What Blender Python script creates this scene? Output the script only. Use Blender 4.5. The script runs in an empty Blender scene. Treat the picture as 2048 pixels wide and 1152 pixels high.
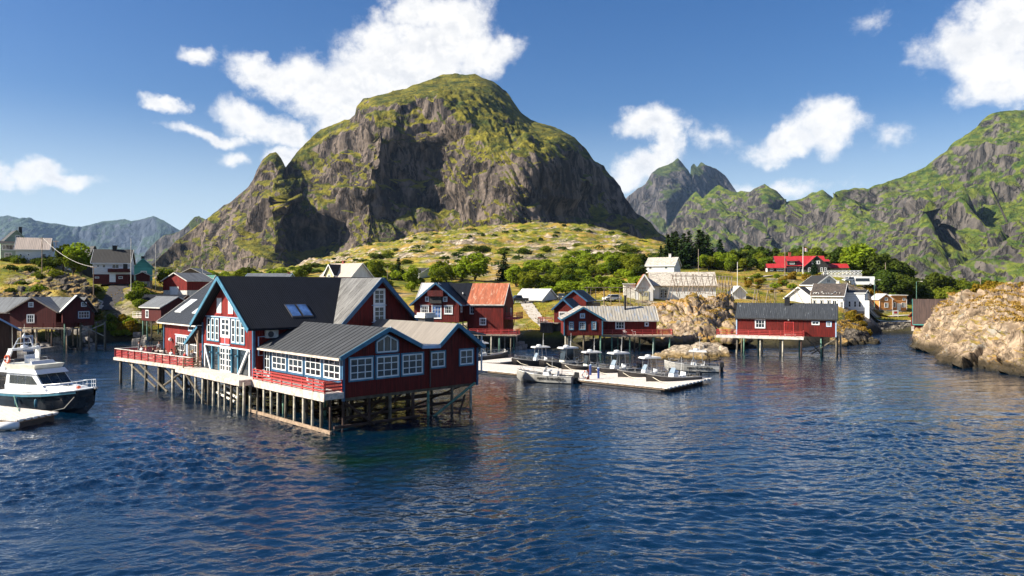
import bpy, bmesh, math, random
import numpy as np
from mathutils import Vector, Matrix, Euler
R = math.radians
rng = random.Random(7)
scene = bpy.context.scene
COL = scene.collection

# ---------------------------------------------------------------- camera, sky, sun, exposure
FPX, CAMH, HORIZON = 1500.0, 12.0, 570.0
cam_data = bpy.data.cameras.new("camera")
cam = bpy.data.objects.new("camera", cam_data)
COL.objects.link(cam)
cam.location = (0, 0, CAMH)
cam.rotation_euler = (R(90), 0, 0)
cam_data.sensor_width = 36
cam_data.lens = FPX / 2048 * 36
cam_data.shift_y = (HORIZON - 576) / 2048
cam_data.clip_start = 0.5
cam_data.clip_end = 60000
scene.camera = cam
scene.view_settings.view_transform = 'Standard'
scene.view_settings.look = 'None'
scene.view_settings.exposure = 1.2
scene.view_settings.gamma = 1.0
scene.cycles.max_bounces = 8
scene.cycles.transparent_max_bounces = 12
scene.cycles.caustics_reflective = False
scene.cycles.caustics_refractive = False
try:
    scene.cycles.use_denoising = True
except Exception:
    pass

SUN_EL = R(34)
SUN_DIR = Vector((-0.985 * math.cos(SUN_EL), -0.17 * math.cos(SUN_EL), math.sin(SUN_EL)))   # towards the sun
sun_data = bpy.data.lights.new("sun", 'SUN')
sun_data.energy = 5.0
sun_data.angle = R(0.5)
sun_data.color = (1.0, 0.93, 0.80)
sun = bpy.data.objects.new("sun", sun_data)
COL.objects.link(sun)
sun.rotation_euler = (-SUN_DIR).to_track_quat('-Z', 'Y').to_euler()
sun.location = (-60, 0, 80)


class NT:
    """small helper to write node trees"""
    def __init__(self, tree):
        self.t = tree
        self.n = tree.nodes
        self.l = tree.links

    def new(self, typ, **kw):
        n = self.n.new(typ)
        for k, v in kw.items():
            setattr(n, k, v)
        return n

    def put(self, sock, v):
        if v is None:
            return
        if isinstance(v, bpy.types.NodeSocket):
            self.l.new(v, sock)
        else:
            try:
                sock.default_value = v
            except Exception:
                sock.default_value = (*v, 1.0)

    def math(self, op, a, b=None, c=None, clamp=False):
        n = self.new('ShaderNodeMath', operation=op, use_clamp=clamp)
        self.put(n.inputs[0], a); self.put(n.inputs[1], b); self.put(n.inputs[2], c)
        return n.outputs[0]

    def vmath(self, op, a, b=None):
        n = self.new('ShaderNodeVectorMath', operation=op)
        self.put(n.inputs[0], a)
        if b is not None:
            self.put(n.inputs[1], b)
        return n.outputs['Value'] if op in ('LENGTH', 'DOT_PRODUCT', 'DISTANCE') else n.outputs[0]

    def mix(self, f, a, b):
        n = self.new('ShaderNodeMix', data_type='RGBA')
        self.put(n.inputs[0], f)
        self.put(n.inputs[6], a if not isinstance(a, tuple) or len(a) == 4 else (*a, 1))
        self.put(n.inputs[7], b if not isinstance(b, tuple) or len(b) == 4 else (*b, 1))
        return n.outputs[2]

    def ramp(self, f, lo, hi, a=0.0, b=1.0, smooth=True):
        n = self.new('ShaderNodeMapRange', interpolation_type='SMOOTHSTEP' if smooth else 'LINEAR')
        self.put(n.inputs[0], f)
        n.inputs[1].default_value = lo; n.inputs[2].default_value = hi
        n.inputs[3].default_value = a; n.inputs[4].default_value = b
        return n.outputs[0]

    def noise(self, vec, scale, detail=4.0, rough=0.55, dist=0.0, typ=None, out=0):
        n = self.new('ShaderNodeTexNoise')
        if typ:
            n.noise_type = typ
        self.put(n.inputs['Vector'], vec)
        n.inputs['Scale'].default_value = scale
        n.inputs['Detail'].default_value = detail
        n.inputs['Roughness'].default_value = rough
        n.inputs['Distortion'].default_value = dist
        return n.outputs[out]

    def mapping(self, vec, loc=(0, 0, 0), rot=(0, 0, 0), scale=(1, 1, 1)):
        n = self.new('ShaderNodeMapping')
        self.put(n.inputs[0], vec)
        n.inputs[1].default_value = loc
        n.inputs[2].default_value = rot
        n.inputs[3].default_value = scale
        return n.outputs[0]

    def comb(self, x, y, z):
        n = self.new('ShaderNodeCombineXYZ')
        self.put(n.inputs[0], x); self.put(n.inputs[1], y); self.put(n.inputs[2], z)
        return n.outputs[0]

    def sep(self, v):
        n = self.new('ShaderNodeSeparateXYZ')
        self.put(n.inputs[0], v)
        return n.outputs

    def bump(self, h, strength=0.5, dist=0.1, normal=None):
        n = self.new('ShaderNodeBump')
        n.inputs['Strength'].default_value = strength
        n.inputs['Distance'].default_value = dist
        self.put(n.inputs['Height'], h)
        if normal is not None:
            self.put(n.inputs['Normal'], normal)
        return n.outputs[0]


world = bpy.data.worlds.new("World")
scene.world = world
world.use_nodes = True


def build_sky():
    W = NT(world.node_tree)
    W.n.clear()
    tc = W.new('ShaderNodeTexCoord')
    d = W.vmath('NORMALIZE', tc.outputs['Generated'])
    x, y, z = W.sep(d)
    sky = W.new('ShaderNodeTexSky', sky_type='NISHITA')
    sky.sun_disc = False
    sky.sun_elevation = SUN_EL
    sky.sun_rotation = math.atan2(SUN_DIR.x, SUN_DIR.y)
    sky.altitude = 0
    sky.air_density = 1.0
    sky.dust_density = 0.9
    sky.ozone_density = 2.2
    # clouds: placed by bearing and height above the horizon (tangent units, per 1500)
    az = W.math('ARCTAN2', x, y)
    el = W.math('DIVIDE', z, W.math('SQRT', W.math('ADD', W.math('MULTIPLY', x, x), W.math('MULTIPLY', y, y))))
    p0 = W.comb(W.math('MULTIPLY', az, 15.0), W.math('MULTIPLY', el, 15.0), 0.0)      # 1 unit ~ 100 px
    n1 = W.noise(p0, 0.9, 6.0, 0.6, out=1)
    warp = W.vmath('MULTIPLY', W.vmath('SUBTRACT', n1, (0.5, 0.5, 0.5)), (1.1, 0.9, 0.0))
    p = W.vmath('ADD', p0, warp)

    def blob(px, py, rx, ry, rot=0.0, k=1.0):
        a = math.atan2(px - 1024, 1500.0) * 15.0
        e = (570 - py) / math.hypot(1500.0, px - 1024) * 15.0
        s = W.vmath('SUBTRACT', p, (a, e, 0))
        m = W.mapping(s, rot=(0, 0, rot)) if rot else s
        q = W.vmath('MULTIPLY', m, (100.0 / rx, 100.0 / ry, 0))
        return W.math('MULTIPLY', W.math('SUBTRACT', 1.0, W.vmath('LENGTH', q)), k)

    blobs = [(610, 165, 110, 60, .2), (770, 110, 130, 85), (900, 40, 110, 75), (680, 245, 80, 45), (1320, 330, 55, 55), (880, 85, 150, 95), (820, 150, 170, 90), (720, 170, 130, 85, -0.25), (640, 215, 110, 45, 0.5), (540, 140, 85, 42, 0.3),
             (960, 110, 85, 60), (700, 215, 90, 55), (830, 20, 75, 50),
             (510, 240, 100, 42, 0.35), (570, 270, 55, 35), (330, 205, 46, 20), (395, 103, 42, 20, -0.1, .8), (400, 262, 85, 15, 0.15, .8), (465, 310, 40, 14, 0.1, .55),
             (75, 345, 55, 36), (125, 368, 75, 20, .15), (0, 352, 28, 28),
             (1300, 245, 72, 42), (1335, 285, 42, 70), (1290, 335, 80, 42), (1255, 360, 60, 30), (575, 315, 45, 26),
             (1660, 250, 75, 55), (1580, 280, 105, 34, -0.2), (1420, 280, 50, 28, .5, .35), (1780, 262, 40, 20, 0, .3),
             (1980, 100, 125, 85), (2040, 40, 120, 75), (1990, 160, 90, 50), (1745, 45, 42, 22, 0, .3), (1560, 375, 130, 22, 0, .55)]
    f = None
    for b in blobs:
        v = blob(*b)
        f = v if f is None else W.math('MAXIMUM', f, v)
    fine = W.noise(p0, 1.6, 11.0, 0.66)
    soft = W.noise(p0, 0.5, 3.0, 0.5)
    dens = W.math('ADD', f, W.math('MULTIPLY', W.math('SUBTRACT', fine, 0.48), 1.35))
    mask = W.ramp(dens, -0.02, 0.62)
    # scattered cloud behind and overhead, for light and reflections
    up = W.comb(W.math('DIVIDE', x, W.math('ADD', W.math('ABSOLUTE', z), 0.12)), W.math('DIVIDE', y, W.math('ADD', W.math('ABSOLUTE', z), 0.12)), 0)
    back = W.ramp(W.noise(up, 1.1, 6.0, 0.55), 0.56, 0.70)
    zone = W.ramp(z, 0.42, 0.55)
    behind = W.ramp(y, 0.15, -0.1)
    mask = W.math('MAXIMUM', mask, W.math('MULTIPLY', back, W.math('MAXIMUM', zone, behind)), clamp=True)
    mask = W.math('MULTIPLY', mask, 0.97)
    # body shade of the cloud: thicker, lower parts greyer, sun side whiter
    sh = W.noise(W.vmath('ADD', p0, (-0.22, 0.16, 0)), 1.5, 7.0, 0.6)
    lit = W.ramp(W.math('SUBTRACT', fine, sh), -0.16, 0.12)
    thick = W.ramp(dens, 0.2, 1.1)
    c_white = (9.4, 9.2, 8.9)
    c_grey = (6.2, 6.4, 6.8)
    ccol = W.mix(W.math('MULTIPLY', W.math('SUBTRACT', 1.0, lit), W.math('MULTIPLY', thick, 0.85)), c_white, c_grey)
    hs = W.new('ShaderNodeHueSaturation')
    hs.inputs['Saturation'].default_value = 1.4
    hs.inputs['Value'].default_value = 1.0
    W.put(hs.inputs['Color'], sky.outputs[0])
    hs.inputs['Hue'].default_value = 0.512
    pale = W.mix(W.math('MULTIPLY', W.ramp(el, 0.0, 0.24, 1.0, 0.0), 0.62), hs.outputs[0], (7.6, 8.8, 10.0))
    mixed = W.mix(mask, pale, ccol)
    bg = W.new('ShaderNodeBackground')
    bg.inputs['Strength'].default_value = 0.052
    W.put(bg.inputs['Color'], mixed)
    out = W.new('ShaderNodeOutputWorld')
    W.l.new(bg.outputs[0], out.inputs['Surface'])


build_sky()


# ---------------------------------------------------------------- numpy noise
def _hash(ix, iy, iz, seed):
    h = (ix.astype(np.int64) * 374761393 + iy.astype(np.int64) * 668265263 + iz.astype(np.int64) * 2147483647 + seed * 1274126177) & 0xFFFFFFFF
    h = ((h ^ (h >> 13)) * 1274126177) & 0xFFFFFFFF
    h = ((h ^ (h >> 16)) * 2246822519) & 0xFFFFFFFF
    return ((h ^ (h >> 15)) & 0xFFFFFF) / float(0xFFFFFF)


def vnoise(x, y, z, seed=0):
    xi, yi, zi = np.floor(x), np.floor(y), np.floor(z)
    fx, fy, fz = x - xi, y - yi, z - zi
    fx = fx * fx * fx * (fx * (fx * 6 - 15) + 10); fy = fy * fy * fy * (fy * (fy * 6 - 15) + 10); fz = fz * fz * fz * (fz * (fz * 6 - 15) + 10)
    r = 0
    for dx in (0, 1):
        for dy in (0, 1):
            for dz in (0, 1):
                w = (fx if dx else 1 - fx) * (fy if dy else 1 - fy) * (fz if dz else 1 - fz)
                r = r + w * _hash(xi + dx, yi + dy, zi + dz, seed)
    return r * 2 - 1


def fbm(x, y, z, octaves=5, gain=0.5, lac=2.03, seed=0, ridged=False):
    a, r, n = 1.0, 0.0, 0.0
    for o in range(octaves):
        v = vnoise(x, y, z, seed + o * 17)
        if ridged:
            v = 1 - 2 * np.abs(v)
        r = r + a * v
        n += a
        a *= gain
        x, y, z = x * lac + 5.2, y * lac + 1.3, z * lac + 9.7
    return r / n


def px2w(px, py, Y):
    return ((px - 1024) / FPX * Y, Y, CAMH - (py - HORIZON) / FPX * Y)


def P(px, py, Y):
    return Vector(px2w(px, py, Y))


# ---------------------------------------------------------------- object helpers
def link(o, parent=None):
    COL.objects.link(o)
    if parent is not None:
        o.parent = parent
    return o


def tag(o, label=None, cat=None, group=None, kind=None):
    if label: o["label"] = label
    if cat: o["category"] = cat
    if group: o["group"] = group
    if kind: o["kind"] = kind
    return o


def mesh_obj(name, verts, faces, mats, parent=None, smooth=False, midx=None):
    me = bpy.data.meshes.new(name)
    me.from_pydata([tuple(v) for v in verts], [], faces)
    for m in (mats if isinstance(mats, (list, tuple)) else [mats]):
        me.materials.append(m)
    if midx is not None:
        me.polygons.foreach_set('material_index', midx)
    if smooth:
        me.polygons.foreach_set('use_smooth', [True] * len(me.polygons))
    me.update()
    return link(bpy.data.objects.new(name, me), parent)


def grid_mesh(name, X, Y, Z, mat, smooth=True, kind='structure'):
    """X, Y, Z: 2-D arrays -> one surface mesh"""
    r, c = X.shape
    me = bpy.data.meshes.new(name)
    co = np.stack([X, Y, Z], -1).reshape(-1, 3).astype(np.float32)
    i = np.arange(r * c).reshape(r, c)
    q = np.stack([i[:-1, :-1], i[:-1, 1:], i[1:, 1:], i[1:, :-1]], -1).reshape(-1, 4).astype(np.int32)
    me.vertices.add(len(co)); me.vertices.foreach_set('co', co.ravel())
    me.loops.add(q.size); me.loops.foreach_set('vertex_index', q.ravel())
    me.polygons.add(len(q))
    me.polygons.foreach_set('loop_start', np.arange(0, q.size, 4, dtype=np.int32))
    me.polygons.foreach_set('loop_total', np.full(len(q), 4, dtype=np.int32))
    me.polygons.foreach_set('use_smooth', np.full(len(q), smooth))
    me.materials.append(mat)
    me.update(calc_edges=True)
    me.validate()
    o = link(bpy.data.objects.new(name, me))
    if kind:
        o["kind"] = kind
    return o


def empty(name, loc=(0, 0, 0), rz=0.0, parent=None):
    o = bpy.data.objects.new(name, None)
    o.empty_display_size = 0.3
    o.location = loc
    o.rotation_euler = (0, 0, rz)
    return link(o, parent)


def children(o):
    return KIDS.get(o.name, []) if KIDS is not None else list(o.children)


KIDS = None


def copy_tree(o, parent=None):
    c = o.copy()
    COL.objects.link(c)
    if parent is not None:
        c.parent = parent
    for ch in list(o.children):
        copy_tree(ch, c)
    return c


class MB:
    """collects simple solids; build() links them as one mesh object"""
    def __init__(self):
        self.v, self.f, self.m = [], [], []
        self.mi = 0

    def add(self, verts, faces):
        n = len(self.v)
        self.v += [tuple(v) for v in verts]
        self.f += [tuple(i + n for i in f) for f in faces]
        self.m += [self.mi] * len(faces)
        return self

    def box(self, x0, x1, y0, y1, z0, z1):
        return self.hexa([(x0, y0, z0), (x1, y0, z0), (x1, y1, z0), (x0, y1, z0), (x0, y0, z1), (x1, y0, z1), (x1, y1, z1), (x0, y1, z1)])

    def hexa(self, c):
        return self.add(c, [(0, 3, 2, 1), (4, 5, 6, 7), (0, 1, 5, 4), (1, 2, 6, 5), (2, 3, 7, 6), (3, 0, 4, 7)])

    def beam(self, a, b, w, h, up=(0, 0, 1)):
        """rectangular bar from a to b; w sideways, h along up"""
        a, b = Vector(a), Vector(b)
        d = (b - a).normalized()
        u = Vector(up)
        s = d.cross(u)
        if s.length < 1e-4:
            s = d.cross(Vector((1, 0, 0)))
        s.normalize()
        u = s.cross(d).normalized()
        s, u = s * w / 2, u * h / 2
        return self.hexa([a - s - u, a + s - u, b + s - u, b - s - u, a - s + u, a + s + u, b + s + u, b - s + u])

    def tube(self, pts, r, n=6, cap=True):
        pts = [Vector(p) for p in pts]
        rr = r if isinstance(r, (list, tuple)) else [r] * len(pts)
        vs, fs = [], []
        ref = None
        for i, p in enumerate(pts):
            d = (pts[min(i + 1, len(pts) - 1)] - pts[max(i - 1, 0)]).normalized()
            if ref is None:
                ref = d.cross(Vector((0, 0, 1)))
                if ref.length < 1e-3:
                    ref = Vector((1, 0, 0))
            s = (ref - d * ref.dot(d)).normalized()
            t = d.cross(s)
            for k in range(n):
                a = 2 * math.pi * k / n
                vs.append(p + (s * math.cos(a) + t * math.sin(a)) * rr[i])
        for i in range(len(pts) - 1):
            for k in range(n):
                k2 = (k + 1) % n
                fs.append((i * n + k, i * n + k2, (i + 1) * n + k2, (i + 1) * n + k))
        if cap:
            fs.append(tuple(reversed(range(n))))
            fs.append(tuple((len(pts) - 1) * n + k for k in range(n)))
        return self.add(vs, fs)

    def lathe(self, prof, n=10, c=(0, 0, 0), axis='z'):
        vs, fs = [], []
        for r, h in prof:
            for k in range(n):
                a = 2 * math.pi * k / n
                p = (r * math.cos(a), r * math.sin(a), h)
                if axis == 'x':
                    p = (h, p[0], p[1])
                elif axis == 'y':
                    p = (p[0], h, p[1])
                vs.append((p[0] + c[0], p[1] + c[1], p[2] + c[2]))
        for i in range(len(prof) - 1):
            for k in range(n):
                k2 = (k + 1) % n
                fs.append((i * n + k, i * n + k2, (i + 1) * n + k2, (i + 1) * n + k))
        fs.append(tuple(reversed(range(n))))
        fs.append(tuple((len(prof) - 1) * n + k for k in range(n)))
        return self.add(vs, fs)

    def poly(self, pts, thick):
        """flat polygon with thickness vector"""
        n = len(pts)
        t = Vector(thick)
        vs = [Vector(p) for p in pts] + [Vector(p) + t for p in pts]
        fs = [tuple(reversed(range(n))), tuple(range(n, 2 * n))] + [(i, (i + 1) % n, n + (i + 1) % n, n + i) for i in range(n)]
        return self.add(vs, fs)

    def build(self, name, mats, parent=None, smooth=False):
        o = mesh_obj(name, self.v, self.f, mats, parent, smooth, self.m)
        bm = bmesh.new()
        bm.from_mesh(o.data)
        bmesh.ops.recalc_face_normals(bm, faces=bm.faces)
        bm.to_mesh(o.data)
        bm.free()
        return o
# ---------------------------------------------------------------- materials
def new_mat(name):
    m = bpy.data.materials.new(name)
    m.use_nodes = True
    T = NT(m.node_tree)
    b = m.node_tree.nodes['Principled BSDF']
    return m, T, b


def simple(name, col, rough=0.6, metal=0.0, var=0.25, scale=1.5, bump=0.0, bscale=8.0, spec=0.4):
    """painted or plain surface with uneven tone"""
    m, T, b = new_mat(name)
    tc = T.new('ShaderNodeTexCoord').outputs['Object']
    n = T.noise(tc, scale, 6.0, 0.6)
    k = T.ramp(n, 0.3, 0.7, 1 - var, 1 + var * 0.6)
    T.put(b.inputs['Base Color'], T.vmath('MULTIPLY', T.comb(k, k, k), col))
    b.inputs['Roughness'].default_value = rough
    b.inputs['Metallic'].default_value = metal
    b.inputs['Specular IOR Level'].default_value = spec
    if bump:
        T.put(b.inputs['Normal'], T.bump(T.noise(tc, bscale, 5.0, 0.6), bump, 0.05))
    return m


def boards(name, col, pitch=0.16, dark=0.45, rough=0.7, horizontal=False, weather=0.35):
    """board cladding: grooves as bump with worn paint"""
    m, T, b = new_mat(name)
    tc = T.new('ShaderNodeTexCoord').outputs['Object']
    x, y, z = T.sep(tc)
    h = z if horizontal else T.math('ADD', x, y)
    u = T.math('FRACT', T.math('DIVIDE', h, pitch))
    idx = T.math('FLOOR', T.math('DIVIDE', h, pitch))
    tri = T.math('ABSOLUTE', T.math('SUBTRACT', u, 0.5))           # 0.5 at the joint
    groove = T.ramp(tri, 0.36, 0.46)
    wn = T.new('ShaderNodeTexWhiteNoise', noise_dimensions='1D')
    T.put(wn.inputs['W'], idx)
    streak = T.noise(T.mapping(tc, scale=(3, 3, 0.35)) if not horizontal else T.mapping(tc, scale=(0.35, 0.35, 3)), 1.6, 6.0, 0.65)
    k = T.math('ADD', T.ramp(streak, 0.3, 0.72, 1 - weather, 1 + weather * 0.4), T.math('MULTIPLY', T.math('SUBTRACT', wn.outputs[0], 0.5), 0.22))
    k = T.math('MULTIPLY', k, T.math('SUBTRACT', 1.0, T.math('MULTIPLY', groove, dark)))
    T.put(b.inputs['Base Color'], T.vmath('MULTIPLY', T.comb(k, k, k), col))
    b.inputs['Roughness'].default_value = rough
    b.inputs['Specular IOR Level'].default_value = 0.25
    T.put(b.inputs['Normal'], T.bump(T.math('SUBTRACT', 1.0, groove), 0.9, 0.03))
    return m


def roofing(name, col, pitch=0.0, rough=0.6, stain=None, axis='x', blotch=0.4, metal=0.0, sc=0.6, spec=0.4):
    """roof sheet in the roof's own axes: ribs run down the slope"""
    m, T, b = new_mat(name)
    tc = T.new('ShaderNodeTexCoord').outputs['Object']
    x, y, z = T.sep(tc)
    h = x if axis == 'x' else y
    streak = T.noise(T.mapping(tc, scale=(4, 0.5, 0.5) if axis == 'x' else (0.5, 4, 0.5)), sc, 7.0, 0.65)
    k = T.ramp(streak, 0.28, 0.75, 1 - blotch, 1 + blotch * 0.7)
    c = T.vmath('MULTIPLY', T.comb(k, k, k), col)
    if stain:
        s2 = T.noise(T.mapping(tc, scale=(3, 0.45, 0.45) if axis == 'x' else (0.45, 3, 0.45)), sc * 1.7, 6.0, 0.7, 0.3)
        c = T.mix(T.ramp(s2, stain[1], stain[1] + 0.12), c, stain[0])
    if pitch:
        u = T.math('FRACT', T.math('DIVIDE', h, pitch))
        tri = T.math('ABSOLUTE', T.math('SUBTRACT', u, 0.5))
        rib = T.ramp(tri, 0.30, 0.48)
        sh = T.math('SUBTRACT', 1.0, T.math('MULTIPLY', rib, 0.25))
        c = T.vmath('MULTIPLY', T.comb(sh, sh, sh), c)
        T.put(b.inputs['Normal'], T.bump(rib, 0.8, 0.04))
    else:
        T.put(b.inputs['Normal'], T.bump(T.noise(tc, 5.0, 5.0, 0.7), 0.5, 0.05))
    T.put(b.inputs['Base Color'], c)
    b.inputs['Roughness'].default_value = rough
    b.inputs['Metallic'].default_value = metal
    b.inputs['Specular IOR Level'].default_value = spec
    return m


def shingles(name, col, col2, w=0.45, h=0.3):
    """stone or slate shingles"""
    m, T, b = new_mat(name)
    tc = T.new('ShaderNodeTexCoord').outputs['Object']
    v = T.new('ShaderNodeTexVoronoi', feature='F1')
    T.put(v.inputs['Vector'], T.mapping(tc, scale=(1 / w, 1 / h, 1 / h)))
    v.inputs['Scale'].default_value = 1.0
    r = T.sep(v.outputs['Color'])[0]
    n = T.noise(tc, 0.8, 5.0, 0.65)
    c = T.mix(T.math('MULTIPLY', T.math('ADD', r, T.ramp(n, .3, .7)), 0.5), col, col2)
    d = T.ramp(v.outputs['Distance'], 0.35, 0.75)
    k = T.math('SUBTRACT', 1.0, T.math('MULTIPLY', d, 0.4))
    T.put(b.inputs['Base Color'], T.vmath('MULTIPLY', T.comb(k, k, k), c))
    b.inputs['Roughness'].default_value = 0.8
    T.put(b.inputs['Normal'], T.bump(T.math('ADD', r, T.math('MULTIPLY', d, -1.0)), 0.6, 0.05))
    return m


def rocky(name, rock_a, rock_b, grass_a, grass_b, scale, slope=(0.5, 0.78), streak=(1, 1, 0.3), bumpd=1.0, tide=None, grass_bias=0.0, lichen=None, dry=None, bstr=0.9, sheen=None):
    """rock that carries grass where it lies flat enough; all tones belong to the ground itself"""
    m, T, b = new_mat(name)
    tc = T.new('ShaderNodeTexCoord').outputs['Object']
    geo = T.new('ShaderNodeNewGeometry')
    nz = T.sep(geo.outputs['Normal'])[2]
    big = T.noise(tc, scale, 6.0, 0.62)
    fine = T.noise(tc, scale * 7, 6.0, 0.65)
    st = T.noise(T.mapping(tc, rot=(0, R(-18), 0), scale=streak), scale * 5, 7.0, 0.68)
    crack = T.ramp(T.math('ABSOLUTE', T.math('SUBTRACT', T.noise(T.mapping(tc, rot=(0, R(-22), 0), scale=streak), scale * 3.3, 6.0, 0.6), 0.5)), 0.0, 0.035, 0.0, 1.0)
    rk = T.mix(T.ramp(st, 0.39, 0.63), rock_b, rock_a)
    rk = T.mix(T.math('MULTIPLY', T.math('SUBTRACT', 1.0, crack), 0.75), rk, tuple(c * 0.35 for c in rock_b))
    if lichen:
        rk = T.mix(T.ramp(T.noise(tc, scale * 2.1, 5.0, 0.7), 0.55, 0.72, 0.0, 0.8), rk, lichen)
    gr = T.mix(T.ramp(T.noise(tc, scale * 3.1, 7.0, 0.7), 0.36, 0.64), grass_b, grass_a)
    if dry:
        gr = T.mix(T.ramp(T.noise(tc, scale * 1.3, 5.0, 0.6), 0.47, 0.62), gr, dry)
    s = T.math('ADD', nz, T.math('ADD', T.math('MULTIPLY', T.math('SUBTRACT', big, 0.5), 1.15), T.math('MULTIPLY', T.math('SUBTRACT', fine, 0.5), 0.40)))
    s = T.math('ADD', s, grass_bias)
    g = T.ramp(s, slope[0], slope[1])
    c = T.mix(g, rk, gr)
    if tide is not None:
        pos = T.sep(geo.outputs['Position'])[2]
        zz = T.math('ADD', pos, T.math('MULTIPLY', T.math('SUBTRACT', fine, 0.5), 0.9))
        c = T.mix(T.ramp(zz, tide[0], tide[1], 0.92, 0.0), c, tide[2])
        c = T.mix(T.ramp(zz, 0.1, 0.1 + tide[0] * 0.6, 0.8, 0.0), c, (0.012, 0.012, 0.010))
    T.put(b.inputs['Base Color'], c)
    b.inputs['Roughness'].default_value = 0.92
    b.inputs['Specular IOR Level'].default_value = 0.15
    h = T.math('ADD', T.math('ADD', T.math('MULTIPLY', st, 0.8), T.math('MULTIPLY', crack, 0.35)), T.math('MULTIPLY', fine, 0.7))
    T.put(b.inputs['Normal'], T.bump(h, bstr, bumpd))
    return m


def leafy(name, cols, trans=0.35, scale=0.35):
    m = bpy.data.materials.new(name)
    m.use_nodes = True
    T = NT(m.node_tree)
    T.n.clear()
    oi = T.new('ShaderNodeObjectInfo')
    tc = T.new('ShaderNodeTexCoord').outputs['Object']
    n = T.noise(tc, scale * 4, 4.0, 0.6)
    c = T.mix(T.ramp(n, 0.3, 0.7), cols[0], cols[1])
    c = T.mix(T.math('MULTIPLY', oi.outputs['Random'], 0.8), c, cols[2])
    geo = T.new('ShaderNodeNewGeometry')
    k = T.math('ADD', 0.7, T.math('MULTIPLY', geo.outputs['Random Per Island'], 0.6))
    c = T.vmath('MULTIPLY', c, T.comb(k, k, k))
    d = T.new('ShaderNodeBsdfDiffuse'); T.put(d.inputs[0], c)
    t = T.new('ShaderNodeBsdfTranslucent'); T.put(t.inputs[0], T.vmath('MULTIPLY', c, (1.25, 1.2, 0.5)))
    mx = T.new('ShaderNodeMixShader'); mx.inputs[0].default_value = trans
    T.l.new(d.outputs[0], mx.inputs[1]); T.l.new(t.outputs[0], mx.inputs[2])
    o = T.new('ShaderNodeOutputMaterial')
    T.l.new(mx.outputs[0], o.inputs[0])
    return m


def glass_pane(name, tint=(0.015, 0.02, 0.024), rough=0.04):
    m, T, b = new_mat(name)
    tc = T.new('ShaderNodeTexCoord').outputs['Object']
    n = T.noise(tc, 1.3, 3.0, 0.5)
    T.put(b.inputs['Base Color'], T.mix(T.ramp(n, 0.35, 0.7), tint, tuple(c * 2.2 for c in tint)))
    b.inputs['Roughness'].default_value = rough
    b.inputs['IOR'].default_value = 1.5
    b.inputs['Specular IOR Level'].default_value = 0.6
    T.put(b.inputs['Normal'], T.bump(T.noise(tc, 0.9, 2.0, 0.5), 0.12, 0.05))
    return m


def water_mat():
    m, T, b = new_mat("sea_water")
    tc = T.new('ShaderNodeTexCoord').outputs['Object']
    pos = T.sep(tc)
    deep = (0.0003, 0.0105, 0.028)
    green = (0.001, 0.016, 0.008)
    # shallows over the sea bed in front of the restaurant
    dd = T.vmath('LENGTH', T.vmath('MULTIPLY', T.vmath('SUBTRACT', tc, (-8.5, 54.0, 0)), (1 / 10.0, 1 / 9.0, 0)))
    g = T.math('MULTIPLY', T.ramp(dd, 0.35, 1.25, 1.0, 0.0), T.ramp(T.noise(tc, 0.22, 5.0, 0.6), 0.35, 0.65))
    T.put(b.inputs['Base Color'], T.mix(g, deep, green))
    b.inputs['Roughness'].default_value = 0.02
    b.inputs['IOR'].default_value = 2.1
    b.inputs['Specular IOR Level'].default_value = 0.5
    # wind patches change the ripple height
    patch = T.ramp(T.noise(T.mapping(tc, rot=(0, 0, R(12)), scale=(0.6, 1.5, 1)), 0.04, 4.0, 0.6), 0.36, 0.62, 0.45, 1.2)
    w2 = T.noise(T.mapping(tc, rot=(0, 0, R(8)), scale=(0.65, 1.0, 1)), 2.2, 2.0, 0.45, 0.5)
    w3 = T.noise(T.mapping(tc, rot=(0, 0, R(24)), scale=(0.7, 1.0, 1)), 6.0, 3.0, 0.55, 0.3)
    far = T.noise(T.mapping(tc, rot=(0, 0, R(10)), scale=(0.5, 1.0, 1)), 0.6, 3.0, 0.5, 0.5)
    rough_zone = T.ramp(pos[0], 4.0, -24.0, 0.15, 1.3)
    h = T.math('ADD', T.math('MULTIPLY', w2, 0.07), T.math('MULTIPLY', T.math('MULTIPLY', w3, 0.03), rough_zone))
    h = T.math('MULTIPLY', T.math('ADD', h, T.math('MULTIPLY', far, T.ramp(pos[1], 80, 160, 0.0, 0.7))), patch)
    T.put(b.inputs['Normal'], T.bump(h, 1.0, 1.0))
    return m


M = {}
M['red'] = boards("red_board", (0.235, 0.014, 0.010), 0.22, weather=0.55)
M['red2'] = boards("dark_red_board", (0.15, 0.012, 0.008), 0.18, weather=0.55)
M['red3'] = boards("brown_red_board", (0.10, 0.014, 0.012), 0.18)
M['white_b'] = boards("white_board", (0.80, 0.81, 0.80), 0.15, 0.25, horizontal=True, weather=0.15)
M['white_v'] = boards("white_upright_board", (0.82, 0.81, 0.78), 0.18, 0.3, weather=0.2)
M['teal_b'] = boards("teal_board", (0.10, 0.42, 0.38), 0.15, 0.25, horizontal=True, weather=0.15)
M['yellow_b'] = boards("ochre_board", (0.62, 0.26, 0.075), 0.15, 0.3, horizontal=True, weather=0.2)
M['cream_b'] = boards("cream_board", (0.68, 0.60, 0.36), 0.15, 0.3, weather=0.2)
M['green_b'] = boards("pale_green_board", (0.36, 0.45, 0.36), 0.15, 0.25, horizontal=True, weather=0.15)
M['dark_b'] = boards("dark_board", (0.045, 0.043, 0.042), 0.15, 0.3, weather=0.3)
M['brown_b'] = boards("brown_board", (0.17, 0.085, 0.045), 0.16, 0.4, weather=0.4)
M['grey_b'] = boards("grey_board", (0.20, 0.16, 0.13), 0.16, 0.4, weather=0.45)
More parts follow.
